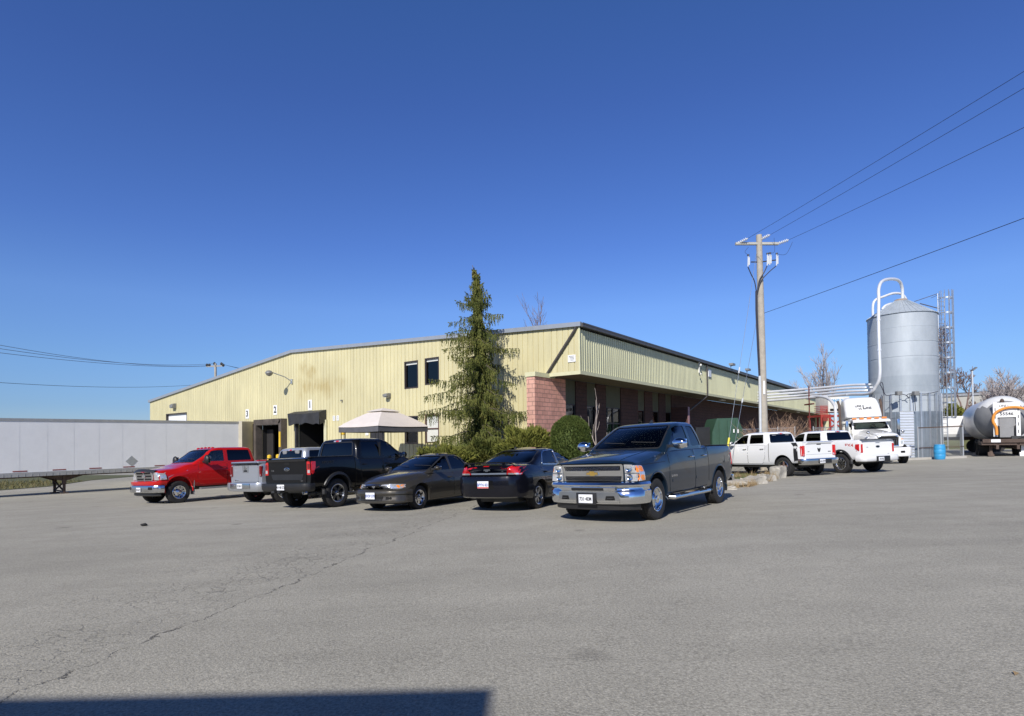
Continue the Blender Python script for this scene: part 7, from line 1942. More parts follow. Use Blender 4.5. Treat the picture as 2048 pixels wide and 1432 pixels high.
def fence(pts, H, lab, n=None, rail=True, name='chain_link_fence'):
    """posts, rails and real wire mesh"""
    t = thing(name, lab, 'fence', (pts[0][0], pts[0][1], 0)); o0 = Vector((pts[0][0], pts[0][1], 0))
    m = MB(); rl = MB()
    for i, (x, y) in enumerate(pts):
        z = G(x, y); b = MB(); b.tube([Vector((x, y, z)) - o0, Vector((x, y, z + H + .1)) - o0], .04, 8); b.build('post', 'chain_link', t)
        if i:
            x0, y0_ = pts[i - 1]; z0_ = G(x0, y0_); A = Vector((x0, y0_, z0_)) - o0; B_ = Vector((x, y, z)) - o0; L = (B_ - A).length; up_ = Vector((0, 0, 1))
            rl.tube([A + up_ * H, B_ + up_ * H], .025, 6); rl.tube([A + up_ * .1, B_ + up_ * .1], .02, 6)
            k = 0; st = .14; hx = H / 1.0; cnt_ = int((L + H) / st)
            for s in (1, -1):
                for q in range(cnt_ + 1):
                    u0 = q * st - (H if s > 0 else 0); u1 = u0 + s * H if s > 0 else q * st - H
                    if s < 0: u0 = q * st
                    za, zb_ = 0, H
                    (ua, va), (ub, vb) = (u0, za), (u1, zb_)
                    def clip(u, v, uu, vv):
                        if u < 0: v = v + (vv - v) * (0 - u) / (uu - u); u = 0
                        if u > L: v = v + (vv - v) * (L - u) / (uu - u); u = L
                        return u, v
                    if (ua <= 0 and ub <= 0) or (ua >= L and ub >= L): continue
                    p0 = clip(ua, va, ub, vb); p1 = clip(ub, vb, ua, va)
                    m.tube([A.lerp(B_, p0[0] / L) + up_ * p0[1], A.lerp(B_, p1[0] / L) + up_ * p1[1]], .006, 3, cap=False)
    rl.build('rail', 'chain_link', t); m.build('wire_mesh', 'chain_link', t, 0, fix=False)
    return t
def gxy(px, Y): p = at(px, 880, Y); return (p.x, p.y)
fence([gxy(1484, 39), gxy(1520, 39.6), gxy(1556, 40), gxy(1590, 40.5)], 2.35, 'grey chain-link fence behind the dry shrub')
fence([gxy(1627, 41), gxy(1651, 42), gxy(1690, 43)], 2.3, 'chain-link fence in front of the red steel platform')
def platform():
    Y = 50; t = thing('steel_platform', 'red steel platform with caged ladder beside the warehouse end', 'platform', (0, 0, 0)); b = MB()
    def Pz(x, y, d=0): return at(x, y, Y + d)
    for (x_) in (1643, 1660, 1670, 1686): q = Pz(x_, 840); b.beam((q.x, Y, G(q.x, Y)), (q.x, Y, Pz(x_, 829).z), .14); b.beam((q.x, Y + 2, G(q.x, Y)), (q.x, Y + 2, Pz(x_, 829).z), .12)
    a, c = Pz(1641, 830), Pz(1690, 830); b.box(a.x, c.x, Y, Y + 2.2, a.z - .15, a.z)
    b.beam(Pz(1655, 860), Pz(1690, 833), .1); b.beam(Pz(1686, 860), Pz(1655, 833), .1)
    b.build('frame', 'red_steel', t)
    b = MB()
    a, c = Pz(1641, 830), Pz(1655, 830); zt = Pz(1645, 812).z
    for k in range(6): z = a.z + (zt - a.z) * k / 5; b.tube([(a.x, Y, z), (c.x, Y, z)], .025, 5); b.tube([(a.x, Y, z), (a.x, Y + 1, z)], .025, 5)
    for k in range(7): x = a.x + (c.x - a.x) * k / 6; b.tube([(x, Y, a.z), (x, Y, zt)], .025, 5)
    z0_ = Pz(1645, 842).z
    for k in range(5): z = z0_ + (a.z - z0_) * k / 4; b.tube([(a.x, Y - .4, z), (c.x, Y - .4, z)], .025, 5)
    for k in range(7): x = a.x + (c.x - a.x) * k / 6; b.tube([(x, Y - .4, z0_), (x, Y - .4, a.z)], .022, 5)
    b.build('cage', 'red_steel', t)
    q0, q1 = Pz(1658, 824), Pz(1700, 793)
    u = thing('cooling_unit', 'cream box-shaped cooling unit with blue lettering on the red platform', 'cooling unit', (q0.x, Y, q0.z)); w, h = q1.x - q0.x, q1.z - q0.z
    b = MB(); b.box(0, w, .1, 2.2, 0, h, bev=.03); b.build('housing', 'cream_trim' if False else 'window_white', u)
    b = MB(); b.box(.15, w - .15, .06, .098, .1, .28); b.build('vent', 'interior_black', u); b = MB(); b.box(w * .55, w * .62, .04, .06, .08, .3); b.build('vent_bar', 'window_white', u)
    place_text('ONE 360', .38, 'barrel_blue', (w * .50, .09, h * .72), (1, 0, 0), (0, 0, 1), u, 'lettering', .004, .01)
platform()
# pipes from the building to the silo
SY = 40.5; sc_ = at(1808.5, 880, SY); SR = 2.03; SZ0 = G(sc_.x, SY) - .1
rim_z = at(1808.5, 621, SY - SR).z; apex = at(1806, 600, SY)
simple('pipe_white', (.78, .79, .80), .35, metal=.25, var=.08)
def rig(name, pts, rad, lab, mat='pipe_white', cat='pipe', group='conveying pipes to the silo'):
    # smooth bends
    P_ = [Vector(p) for p in pts]; out = [P_[0]]
    for i in range(1, len(P_) - 1):
        a, c, d = P_[i - 1], P_[i], P_[i + 1]; rr_ = min(.55, (a - c).length * .45, (d - c).length * .45); pa = c + (a - c).normalized() * rr_; pd = c + (d - c).normalized() * rr_
        for k in range(7): t = k / 6; out.append(pa * (1 - t) ** 2 + c * 2 * t * (1 - t) + pd * t * t)
    out.append(P_[-1]); b = MB(); b.tube(out, rad, 10)
    o = b.build(name, mat); tag(o, lab, cat, group); return o
BY = 48.5
def A_(px, py, Y): return at(px, py, Y)
rig('pipe', [A_(1516, 785, BY), A_(1600, 779, 46), A_(1700, 770, 42), A_(1738, 769, 40.6), A_(1760, 769, 42.5)], .085, 'topmost of the horizontal pipes running to the silo')
rig('pipe', [A_(1516, 791, BY), A_(1600, 785, 46), A_(1700, 776, 41.6), A_(1739, 775, 40.3), A_(1765, 775, 42)], .085, 'second of the horizontal pipes running to the silo')
rig('pipe', [A_(1516, 797, BY), A_(1600, 791, 46), A_(1700, 782.5, 41.2), A_(1739, 781, 40), A_(1765, 781, 42)], .085, 'third of the horizontal pipes running to the silo')
# lower pipe that sweeps up the silo front and loops over its top
lp = [A_(1516, 803, BY), A_(1620, 795, 44), A_(1695, 789, 40.4), A_(1737, 787, 38.2), A_(1752, 772, 37.6), A_(1759.5, 750, 37.3), A_(1758.5, 700, 37.3), A_(1757, 640, 37.4)]
lo_ = [A_(1757.5, 600, 37.6), A_(1757.5, 578, 37.9), A_(1764, 563, 38.4), A_(1780, 558, 39.2), A_(1797, 561, 40), A_(1804, 575, 40.4), A_(1805, 601, 40.5)]
def smooth(P_, n=6):
    out = []
    for i in range(len(P_) - 1):
        p0 = P_[max(0, i - 1)]; p1 = P_[i]; p2 = P_[i + 1]; p3 = P_[min(len(P_) - 1, i + 2)]
        for k in range(n): t = k / n; out.append(.5 * ((2 * p1) + (p2 - p0) * t + (2 * p0 - 5 * p1 + 4 * p2 - p3) * t * t + (3 * p1 - p0 - 3 * p2 + p3) * t ** 3))
    out.append(P_[-1]); return out
b = MB(); b.tube(smooth(lp + lo_, 8), .098, 12)
for q in (lp[6], lp[7], lp[2]): b.tube([q + Vector((0, 0, -.06)), q + Vector((0, 0, .06))], .125, 12)
o = b.build('pipe', 'pipe_white'); tag(o, 'bright pipe climbing the silo front and looping high over its roof', 'pipe', 'conveying pipes to the silo')
for k, (pts, lab) in enumerate((([(1746, 634), (1746, 610), (1752, 599), (1765, 594), (1785, 587), (1800, 587), (1808, 592), (1813, 601)], 'middle pipe loop behind the tall one on the silo roof'), ([(1764, 619), (1770, 612), (1780, 608), (1790, 607)], 'smallest low pipe bend at the left silo eave'))):
    b = MB(); b.tube(smooth([A_(x, y, 41.8) for x, y in pts], 6), .085, 10); o = b.build('pipe', 'pipe_white'); tag(o, lab, 'pipe', 'conveying pipes to the silo')
b = MB(); b.tube(smooth([A_(1622, 793, 44), A_(1640, 793, 43), A_(1656, 797, 42), A_(1667, 808, 41), A_(1671, 825, 40.5), A_(1671, 900, 40.5)], 6), .10, 10); o = b.build('pipe', 'pipe_white'); tag(o, 'pipe bending down to the ground left of the white tractor', 'pipe', 'conveying pipes to the silo')
b = MB(); q = A_(1618, 790, 44); b.tube([(q.x, 44, G(q.x, 44)), (q.x, 44, A_(1617, 773, 44).z)], .045, 8); b.box(q.x - .08, q.x + .08, 43.4, 44.6, q.z - .75, q.z - .65); o = b.build('pipe_support', 'dark_red'); tag(o, 'thin dark red post carrying the horizontal pipes', 'post')

# ================================================================ silo
def silo():
    t = thing('silo', 'tall corrugated galvanised silo with conical roof', 'silo', (sc_.x, SY, SZ0)); H = rim_z - SZ0
    m, n, b = nt('corrugated'); L = n.links.new; tc = N(n, 'ShaderNodeTexCoord'); sp = N(n, 'ShaderNodeSeparateXYZ'); L(tc.outputs['Object'], sp.inputs[0])
    no = N(n, 'ShaderNodeTexNoise', Scale=1.3, Detail=6, Roughness=.7); mp = N(n, 'ShaderNodeMapping'); mp.inputs['Scale'].default_value = (1, 1, .35); L(tc.outputs['Object'], mp.inputs[0]); L(mp.outputs[0], no.inputs['Vector'])
    st = N(n, 'ShaderNodeTexWhiteNoise', noise_dimensions='1D'); dv = N(n, 'ShaderNodeMath', operation='DIVIDE'); dv.inputs[1].default_value = 1.12; L(sp.outputs['Z'], dv.inputs[0]); fl = N(n, 'ShaderNodeMath', operation='FLOOR'); L(dv.outputs[0], fl.inputs[0]); L(fl.outputs[0], st.inputs['W'])
    ad = N(n, 'ShaderNodeMath', operation='MULTIPLY_ADD'); ad.inputs[1].default_value = .35; L(st.outputs['Value'], ad.inputs[0]); L(no.outputs['Fac'], ad.inputs[2])
    rp = ramp(n, [(.3, (.30, .34, .37)), (.9, (.44, .48, .51))]); L(ad.outputs[0], rp.inputs['Fac']); L(rp.outputs[0], b.inputs['Base Color'])
    b.inputs['Metallic'].default_value = .15; b.inputs['Roughness'].default_value = .5
    s = MB(); k = int(H / .085); prof = [(SR + .012 * math.sin(2 * PI * i / 2.0 * .5 * 1.0 + (PI / 2 if i % 2 else -PI / 2)) * 1.0, H * i / k) for i in range(k + 1)]
    prof = [(SR + (.024 if i % 2 else -.0), H * i / k) for i in range(k + 1)]
    s.lathe(prof, 96, caps=False); s.build('wall', 'corrugated', t, 75)
    s = MB()
    for j in range(1, 10):
        z = H * j / 10; s.lathe([(SR + .005, z - .02), (SR + .0245, z - .01), (SR + .0245, z + .01), (SR + .005, z + .02)], 96, caps=False)
    s.build('seam_band', 'corrugated', t)
    ha = apex.z - SZ0
    s = MB(); ns = 40
    V = []
    for i in range(ns * 2):
        a = 2 * PI * i / (ns * 2); rr = 0
        V.append(((SR + .08) * math.cos(a), (SR + .08) * math.sin(a), H - .05)); 
    for i in range(ns * 2):
        a = 2 * PI * i / (ns * 2); zz_ = .03 if i % 2 else 0; V.append((.35 * math.cos(a), .35 * math.sin(a), ha - .05 + zz_))
    m2 = ns * 2
    s.add(V, [(i, (i + 1) % m2, m2 + (i + 1) % m2, m2 + i) for i in range(m2)])
    for i in range(ns):
        a = 2 * PI * i / ns; s.beam(((SR + .08) * math.cos(a), (SR + .08) * math.sin(a), H - .04), (.35 * math.cos(a), .35 * math.sin(a), ha - .02), .02, .025)
    s.lathe([(.36, ha - .06), (.38, ha), (.3, ha + .06), (.05, ha + .12)], 24); s.build('roof', 'roof_galv', t); s = MB(); s.lathe([(.5, ha - .14), (.40, ha - .05), (.385, ha + .01)], 24, caps=False); s.build('rust_collar', 'rust_tan', t)
    # base wrap: flat dark sheets, corrugated bright panel, uprights
    s = MB(); z1 = at(1810, 823, SY - SR).z - SZ0
    for i in range(24):
        a = PI + PI * i / 24; s.box(-.36, .36, -.01, .01, 0, z1, mat=Matrix.Translation(((SR + .09) * math.cos(a), (SR + .09) * math.sin(a), 0)) @ Matrix.Rotation(a + PI / 2, 4, 'Z'))
    s.build('base_sheeting', 'steel_sheet', t)
    zup = at(1810, 786, SY - SR).z - SZ0
    for i in range(12):
        a = PI + PI * (i + .5) / 12; s = MB(); s.box(-.05, .05, -.03, .05, 0, zup, mat=Matrix.Translation(((SR + .13) * math.cos(a), (SR + .13) * math.sin(a), 0)) @ Matrix.Rotation(a + PI / 2, 4, 'Z')); s.build('upright', 'galvanised', t)
    # bright corrugated panel and flood lights with cable
    q = at(1800, 860, SY - SR - .25) - Vector((sc_.x, SY, SZ0)); q1 = at(1827, 822, SY - SR - .25) - Vector((sc_.x, SY, SZ0)); s = MB(); k = 36
    for i in range(k):
        z0_ = q1.z * i / k; z1_ = q1.z * (i + 1) / k; d0, d1 = (.0, .035) if i % 2 else (.035, 0)
        s.add([(q.x, q.y - d0, z0_), (q1.x, q1.y - d0, z0_), (q1.x, q1.y - d1, z1_), (q.x, q.y - d1, z1_)], [(0, 1, 2, 3)])
    s.build('corrugated_panel', 'panel_bright', t, 20, fix=False)
    for (x_, y_) in ((1794, 787), (1828, 787)):
        p = at(x_, y_, SY - SR - .2) - Vector((sc_.x, SY, SZ0)); s = MB(); s.box(p.x - .16, p.x + .16, p.y - .3, p.y - .02, p.z - .13, p.z + .13, bev=.02); o = s.build('flood_light', 'fixture_grey', t)
    s = MB(); pts = smooth([at(x, y, SY - SR - .12) - Vector((sc_.x, SY, SZ0)) for x, y in ((1768, 840), (1768, 792), (1764, 776), (1760, 768), (1765, 766), (1771, 790), (1794, 788), (1811, 790), (1818, 797), (1814, 790), (1828, 786), (1850, 788), (1876, 783))], 5); s.tube(pts, .022, 6); s.build('cable', 'cable_black', t)
    s = MB(); s.tube([at(1829, 790, SY - SR - .25) - Vector((sc_.x, SY, SZ0)), at(1831, 822, SY - SR - .25) - Vector((sc_.x, SY, SZ0))], .02, 6); s.build('cable', 'cable_black', t)
    s = MB(); s.tube([at(1767, 840, SY - SR - .15) - Vector((sc_.x, SY, SZ0)), at(1767, 792, SY - SR - .15) - Vector((sc_.x, SY, SZ0))], .07, 8); s.build('down_pipe', 'steel_grey', t)
simple('rust_tan', (.30, .19, .10), .8, var=.3); simple('roof_galv', (.42, .47, .52), .5, metal=.2, var=.12); simple('panel_bright', (.72, .76, .80), .35, metal=.4, var=.08); simple('steel_sheet', (.25, .29, .33), .35, metal=.5, var=.2, scale=3)
silo()
def ladder():
    Y = SY - .4; t = thing('caged_ladder', 'tall galvanised ladder with safety cage on the right side of the silo', 'ladder', (0, 0, 0))
    x0 = at(1880, 700, Y).x; w = .45; zt = at(1880, 584, Y).z; zb_ = G(x0, Y) + .4; x0 = at(1878, 700, Y).x
    s = MB(); 
    for dx in (0, w): s.tube([(x0 + dx, Y, zb_), (x0 + dx, Y, zt - .1)], .035, 6)
    for k in range(int((zt - zb_) / .3)): s.tube([(x0, Y, zb_ + k * .3), (x0 + w, Y, zb_ + k * .3)], .018, 5)
    s.build('ladder', 'galvanised', t)
    s = MB(); R0 = .38; cx = x0 + w / 2 + .06
    zc = zb_ + 2.2
    bars = [i * PI / 5 - PI / 2 - .3 for i in range(9)]
    def cp(a, z): return Vector((cx + .02 + R0 * math.cos(a) * 1.0, Y - .38 + R0 * math.sin(a) * 1.0, z))
    for i in range(8): a = -PI * 1.15 + i * (PI * 1.3) / 7; s.tube([cp(a, zc), cp(a, zt)], .026, 5)
    s.build('cage_bar', 'galvanised', t)
    k = 0; z = zc
    while z < zt + .05:
        s = MB(); pts = [cp(-PI * 1.15 + j * (PI * 1.3) / 16, z) for j in range(17)]
        V = []
        for p in pts: V += [p + Vector((0, 0, -.05)), p + Vector((0, 0, .05))]
        s.add(V, [(2 * j, 2 * j + 2, 2 * j + 3, 2 * j + 1) for j in range(16)]); s.tube([pts[0], (x0, Y, z)], .02, 5); s.tube([pts[-1], (x0 + w, Y, z)], .02, 5); s.build('cage_hoop', 'galvanised', t, fix=False); z += 1.02
    s = MB(); s.tube([at(1829, 603, SY - .3), at(1876, 587, Y)], .022, 6); s.tube([at(1840, 607, SY - .3), at(1878, 617, Y)], .03, 6); s.tube([at(1862, 596, SY), at(1878, 589, Y)], .015, 5); s.build('handrail', 'rust_steel', t)
    s = MB()
    r = random.Random(4)
    for k in range(420):
        z = r.uniform(zb_ + 4.2, zt - 2.6); p = Vector((x0 + w * r.uniform(-.2, 1.0), Y - r.uniform(0, .5), z)); pts = [p]
        for j in range(3): p = p + Vector((r.uniform(-.2, .2), r.uniform(-.1, .1), r.uniform(-.1, .35))); pts.append(p)
        s.tube(pts, [.012, .010, .007, .004], 3, cap=False)
    o = s.build('dead_vine', 'twig_brown', None, 60, fix=False); tag(o, 'dead vine tangled in the silo ladder cage', 'vine')
ladder()
# fence corral at the silo foot, barrel
fa = gxy(1836, 36.6); fb = gxy(1882, 36.6); fc = gxy(1926, 36.4); fd = gxy(1921, 39.5)
fence([fa, fb, fc, fd], 1.95, 'rusty-railed chain-link corral at the silo foot around the ladder')
b = MB(); 
for (p, q) in ((fa, fb), (fb, fc)): b.beam((p[0], p[1], G(*p) + 1.96), (q[0], q[1], G(*q) + 1.96), .07); b.beam((p[0], p[1] - .04, G(*p) + .7), (q[0], q[1] - .04, G(*q) + .7), .05)
o = b.build('gate_rail', 'rust_steel'); tag(o, 'rusty rails across the silo corral gate', 'rail')
b = MB(); P0 = Vector((*gxy(1775, 36.0), 0)); P1 = Vector((*gxy(1929, 35.9), 0)); b.beam(P0 + Vector((0, 0, G(P0.x, P0.y) + .05)), P1 + Vector((0, 0, G(P1.x, P1.y) + .05)), .3, .16); o = b.build('kerb', 'concrete'); o['kind'] = 'structure'
p = at(1879.5, 915, 35.3); zg = G(p.x, 35.3)
t = thing('barrel', 'light blue plastic barrel in front of the silo fence', 'barrel', (p.x, 35.3, zg))
b = MB(); b.lathe([(.05, 0), (.25, 0), (.27, .03), (.275, .1), (.30, .2), (.30, .28), (.29, .30), (.30, .32), (.30, .58), (.29, .60), (.30, .62), (.30, .70), (.28, .80), (.27, .86), (.275, .88), (.265, .9), (.25, .88), (.05, .875)], 28); b.build('body', 'barrel_blue', t, 50)
b = MB(); b.lathe([(.04, .876), (.04, .90), (.01, .90)], 10, (.12, 0, 0)); b.build('bung', 'white_plain', t)

# ================================================================ white tractor unit
def tractor():
    yaw = R(-103); p = ground_px(1805, 926)
    M = pose(p.x, p.y, yaw, 0); sc = 1.0
    lab = 'white conventional semi tractor with tall sleeper fairing, grille facing the camera'
    t = thing('semi_tractor', lab, 'truck', M=pose(*( (p - Vector((math.cos(yaw), math.sin(yaw), 0)) * 1.9 - Vector((-math.sin(yaw), math.cos(yaw), 0)) * 1.0).xy), yaw))
    # hood: origin between axles, front axle at x=+1.9, y left
    hood = loft_body([(.55, .95, 1.80, 1.98, 1.02, .96), (1.2, .9, 1.74, 1.90, .96, .84), (2.0, .9, 1.66, 1.80, .88, .74), (2.75, .9, 1.56, 1.68, .80, .66), (2.92, .95, 1.48, 1.58, .76, .62)], .06, 0, shoulder=.12)
    cut = [cyl_mesh(1.9, s * .45, s * 1.5, .55, .66) for s in (1, -1)]
    hm = boolean(hood.mesh('hood', 'paint_cream', 0), cut); hb = bvh_of(hm); link('hood', hm, t).data.materials[0] = MATS['paint_white']
    cab = loft_cabin([(1.0, -1.1, .75, 1.05, .05, .01, .12), (1.85, -1.1, .70, 1.05, .08, .01, .12), (2.0, -1.1, .58, 1.03, .10, .01, .12), (2.45, -1.1, .30, .97, .10, .01, .12), (2.60, -1.1, .10, .93, .10, .01, .15), (2.66, -1.0, -.1, .8, .10, .01, .2)])
    cm_ = cab.mesh('cab', 'paint_white', 0); cb = bvh_of(cm_)
    inn = loft_cabin([(1.4, -1.0, .62, .98, .05, .01, .12), (1.85, -1.0, .60, .98, .08, .01, .12), (2.0, -1.0, .48, .96, .10, .01, .12), (2.42, -1.0, .22, .90, .10, .01, .12), (2.58, -.9, .0, .84, .1, .01, .15)]).mesh('c', 'seat_grey', 0)
    wind = rounded([(-.90, 2.0), (.90, 2.0), (.80, 2.48), (-.80, 2.48)], .06); sw = rounded([(-.25, 1.98), (.46, 1.98), (.24, 2.42), (-.25, 2.45)], .04)
    b1 = MB(); b1.prism(wind, -.3, 4, 'x'); b2 = MB(); b2.prism(sw, -2, 2, 'y')
    link('cab', boolean(cm_, [inn, b1.mesh('c', 'seam', 0), b2.mesh('c', 'seam', 0)]), t)
    g_ = MB(); patch(g_, cb, grow(wind, .02), 'F', -.01, .004, .12); g_.build('windscreen', 'glass_clear', t)
    pt(t, 'windscreen_seal', cb, grow(wind, .03), 'F', 'black_plastic', .004, .012, .1, hole=grow(wind, -.01)); 
    b = MB(); b.box(.30, .62, -.02, .02, 2.0, 2.48, mat=Matrix.Translation((0, 0, 0))) if False else None
    for s in 'LR': pt(t, 'side_window', cb, grow(sw, .01), s, 'glass_dark', -.01, .004, .12)
    v = MB(); v.prism([(.22, 2.50), (.62, 2.44), (.66, 2.40), (.60, 2.52), (.2, 2.60)], -.98, .98, 'y'); v.build('sun_visor', 'paint_white', t)
    for i in range(5):
        y_ = -.8 + .4 * i; b = MB(); b.box(.18, .32, y_ - .12, y_ + .12, 2.60, 2.68, bev=.02); b.build('marker_light', 'lamp_amber', t)
    # sleeper box and roof fairing
    sl_ = loft_cabin([(1.0, -1.85, -1.0, 1.02, .02, .01, .1), (2.6, -1.85, -1.0, 1.02, .02, .01, .1), (2.75, -1.85, -.35, 1.0, .12, .01, .22), (3.3, -1.85, -.52, .98, .14, .01, .25), (3.72, -1.84, -.72, .93, .16, .02, .3), (3.88, -1.8, -.88, .86, .16, .03, .30), (3.96, -1.72, -1.05, .72, .16, .05, .25)])
    o = sl_.build('sleeper_fairing', 'paint_white', t, 50); sv = bvh_of(o.data)
    for txt, z_, s_, dy in (('UNI', 3.42, .19, -.30), ('VS', 3.24, .16, -.22), ('L', 3.34, .40, .02), ('INE', 3.28, .20, .26)):
        h = hitz(sv, 'F', dy, z_); nx_ = h.x + .02
        place_text(txt, s_, 'dark_metal', (nx_ + .05, dy, z_), (0, 1, 0), (-.28, 0, 1), o, 'lettering', .003, .004, 1.1)
    b = MB(); b.box(-3.0, -1.0, -1.05, 1.05, .9, 1.0)
    b.build('deck', 'dark_metal', t)
    # frame, tanks, wheels
    b = MB(); b.box(-5.2, 2.6, -.42, -.30, .72, .98); b.box(-5.2, 2.6, .30, .42, .72, .98); b.build('chassis', 'dark_metal', t)
    for s in (1, -1):
        wheel(t, 1.9, s * 1.02, .52, .28, 'truckwheel', .29, 'dull_chrome')
        for x_ in (-3.4, -4.7): wheel(t, x_, s * .95, .52, .5, 'truckwheel', .29, 'dull_chrome')
        b = MB(); b.lathe([(.32, 0), (.32, 1.3)], 24, (-1.0, s * .85, .62), 'x'); b.build('fuel_tank', 'dull_chrome', t)
        b = MB(); b.tube([(-1.12, s * 1.16, 1.0), (-1.12, s * 1.16, 3.55), (-1.3, s * 1.18, 3.8)], .075, 10); b.build('exhaust_stack', 'rust_steel', t)
        b = MB(); b.tube([(.62, s * 1.0, 2.55), (.75, s * 1.34, 2.55), (.75, s * 1.34, 1.75), (.66, s * 1.05, 1.72)], .018, 6); b.box(.72, .78, s * 1.28, s * 1.42, 1.9, 2.5, bev=.015); b.build('mirror', 'dull_chrome', t)
        b = MB(); b.tube([(2.5, s * .75, 1.55), (2.55, s * .85, 1.72)], .012, 5); b.sphere((2.56, s * .86, 1.77), .085, 10, 8); b.build('fender_mirror', 'dull_chrome', t)
        pt(t, 'headlight', hb, rounded([(s * .60, 1.10), (s * .78, 1.10), (s * .78, 1.28), (s * .60, 1.28)], .02), 'F', 'lamp_clear', .02, .03); pt(t, 'turn_signal', hb, rounded([(s * .62, 1.33), (s * .76, 1.33), (s * .74, 1.42), (s * .62, 1.42)], .01), 'F', 'lamp_amber', .015, .03)
    b = MB(); b.lathe([(.19, 0), (.23, .05), (.23, .75), (.19, .8), (.15, .82), (.15, 1.0), (.24, 1.02), (.24, 1.14), (.1, 1.16)], 20, (.35, -1.28, 1.35)); b.build('air_cleaner', 'paint_cream', t)
    gr = pt(t, 'grille', hb, rounded([(-.52, .98), (.52, .98), (.52, 1.56), (-.52, 1.56)], .03), 'F', 'dull_chrome', .02, .04); gv = bvh_of(gr.data)
    pt(gr, 'grille_mesh', gv, rounded([(-.48, 1.02), (.48, 1.02), (.48, 1.52), (-.48, 1.52)], .02), 'F', 'seam', .004, .01)
    b = MB()
    for k in range(9): h = hitz(gv, 'F', -.4 + .1 * k, 1.25); b.box(h.x + .004, h.x + .012, -.404 + .1 * k, -.396 + .1 * k, 1.03, 1.51)
    b.build('grille_bar', 'steel_grey', gr)
    b = MB(); b.sphere((2.2, 0, 1.78), .05); b.build('hood_ornament', 'dull_chrome', t)
    bo = bumper(t, 'front_bumper', 'paint_white', [(0, 3.08), (.7, 3.06), (.98, 2.98), (1.12, 2.82), (1.14, 2.5)], [(-.1, .90), (.02, .90), (.03, .85), (.03, .48), (.0, .42), (-.1, .40)])
    bv = bvh_of(bo.data)
    for s in (1, -1): pt(bo, 'fog_lamp_slot', bv, rect(*sorted((s * .50, s * .72)), .60, .72, .03), 'F', 'interior_black', .004, .01)
    b = MB(); b.box(-.9, -.15, -1.06, -1.065 + .02, 1.1, 1.9)
    for s in 'LR':
        d = rounded([(-.35, 1.05), (.52, 1.05), (.52, 1.93), (-.35, 1.93)], .05); b = MB(); patch(b, cb, grow(d, .012), s, .002, .01, .15); patch(b, cb, d, s, .006, .012, .15, mi=1); b.build('door', ['seam', 'paint_white'], t)
    b = MB(); h = 2.15
    for y_ in (.55,): seat(t, -.35, y_, 1.35, 'seat_fabric'); seat(t, -.35, -y_, 1.35, 'seat_fabric')
tractor()

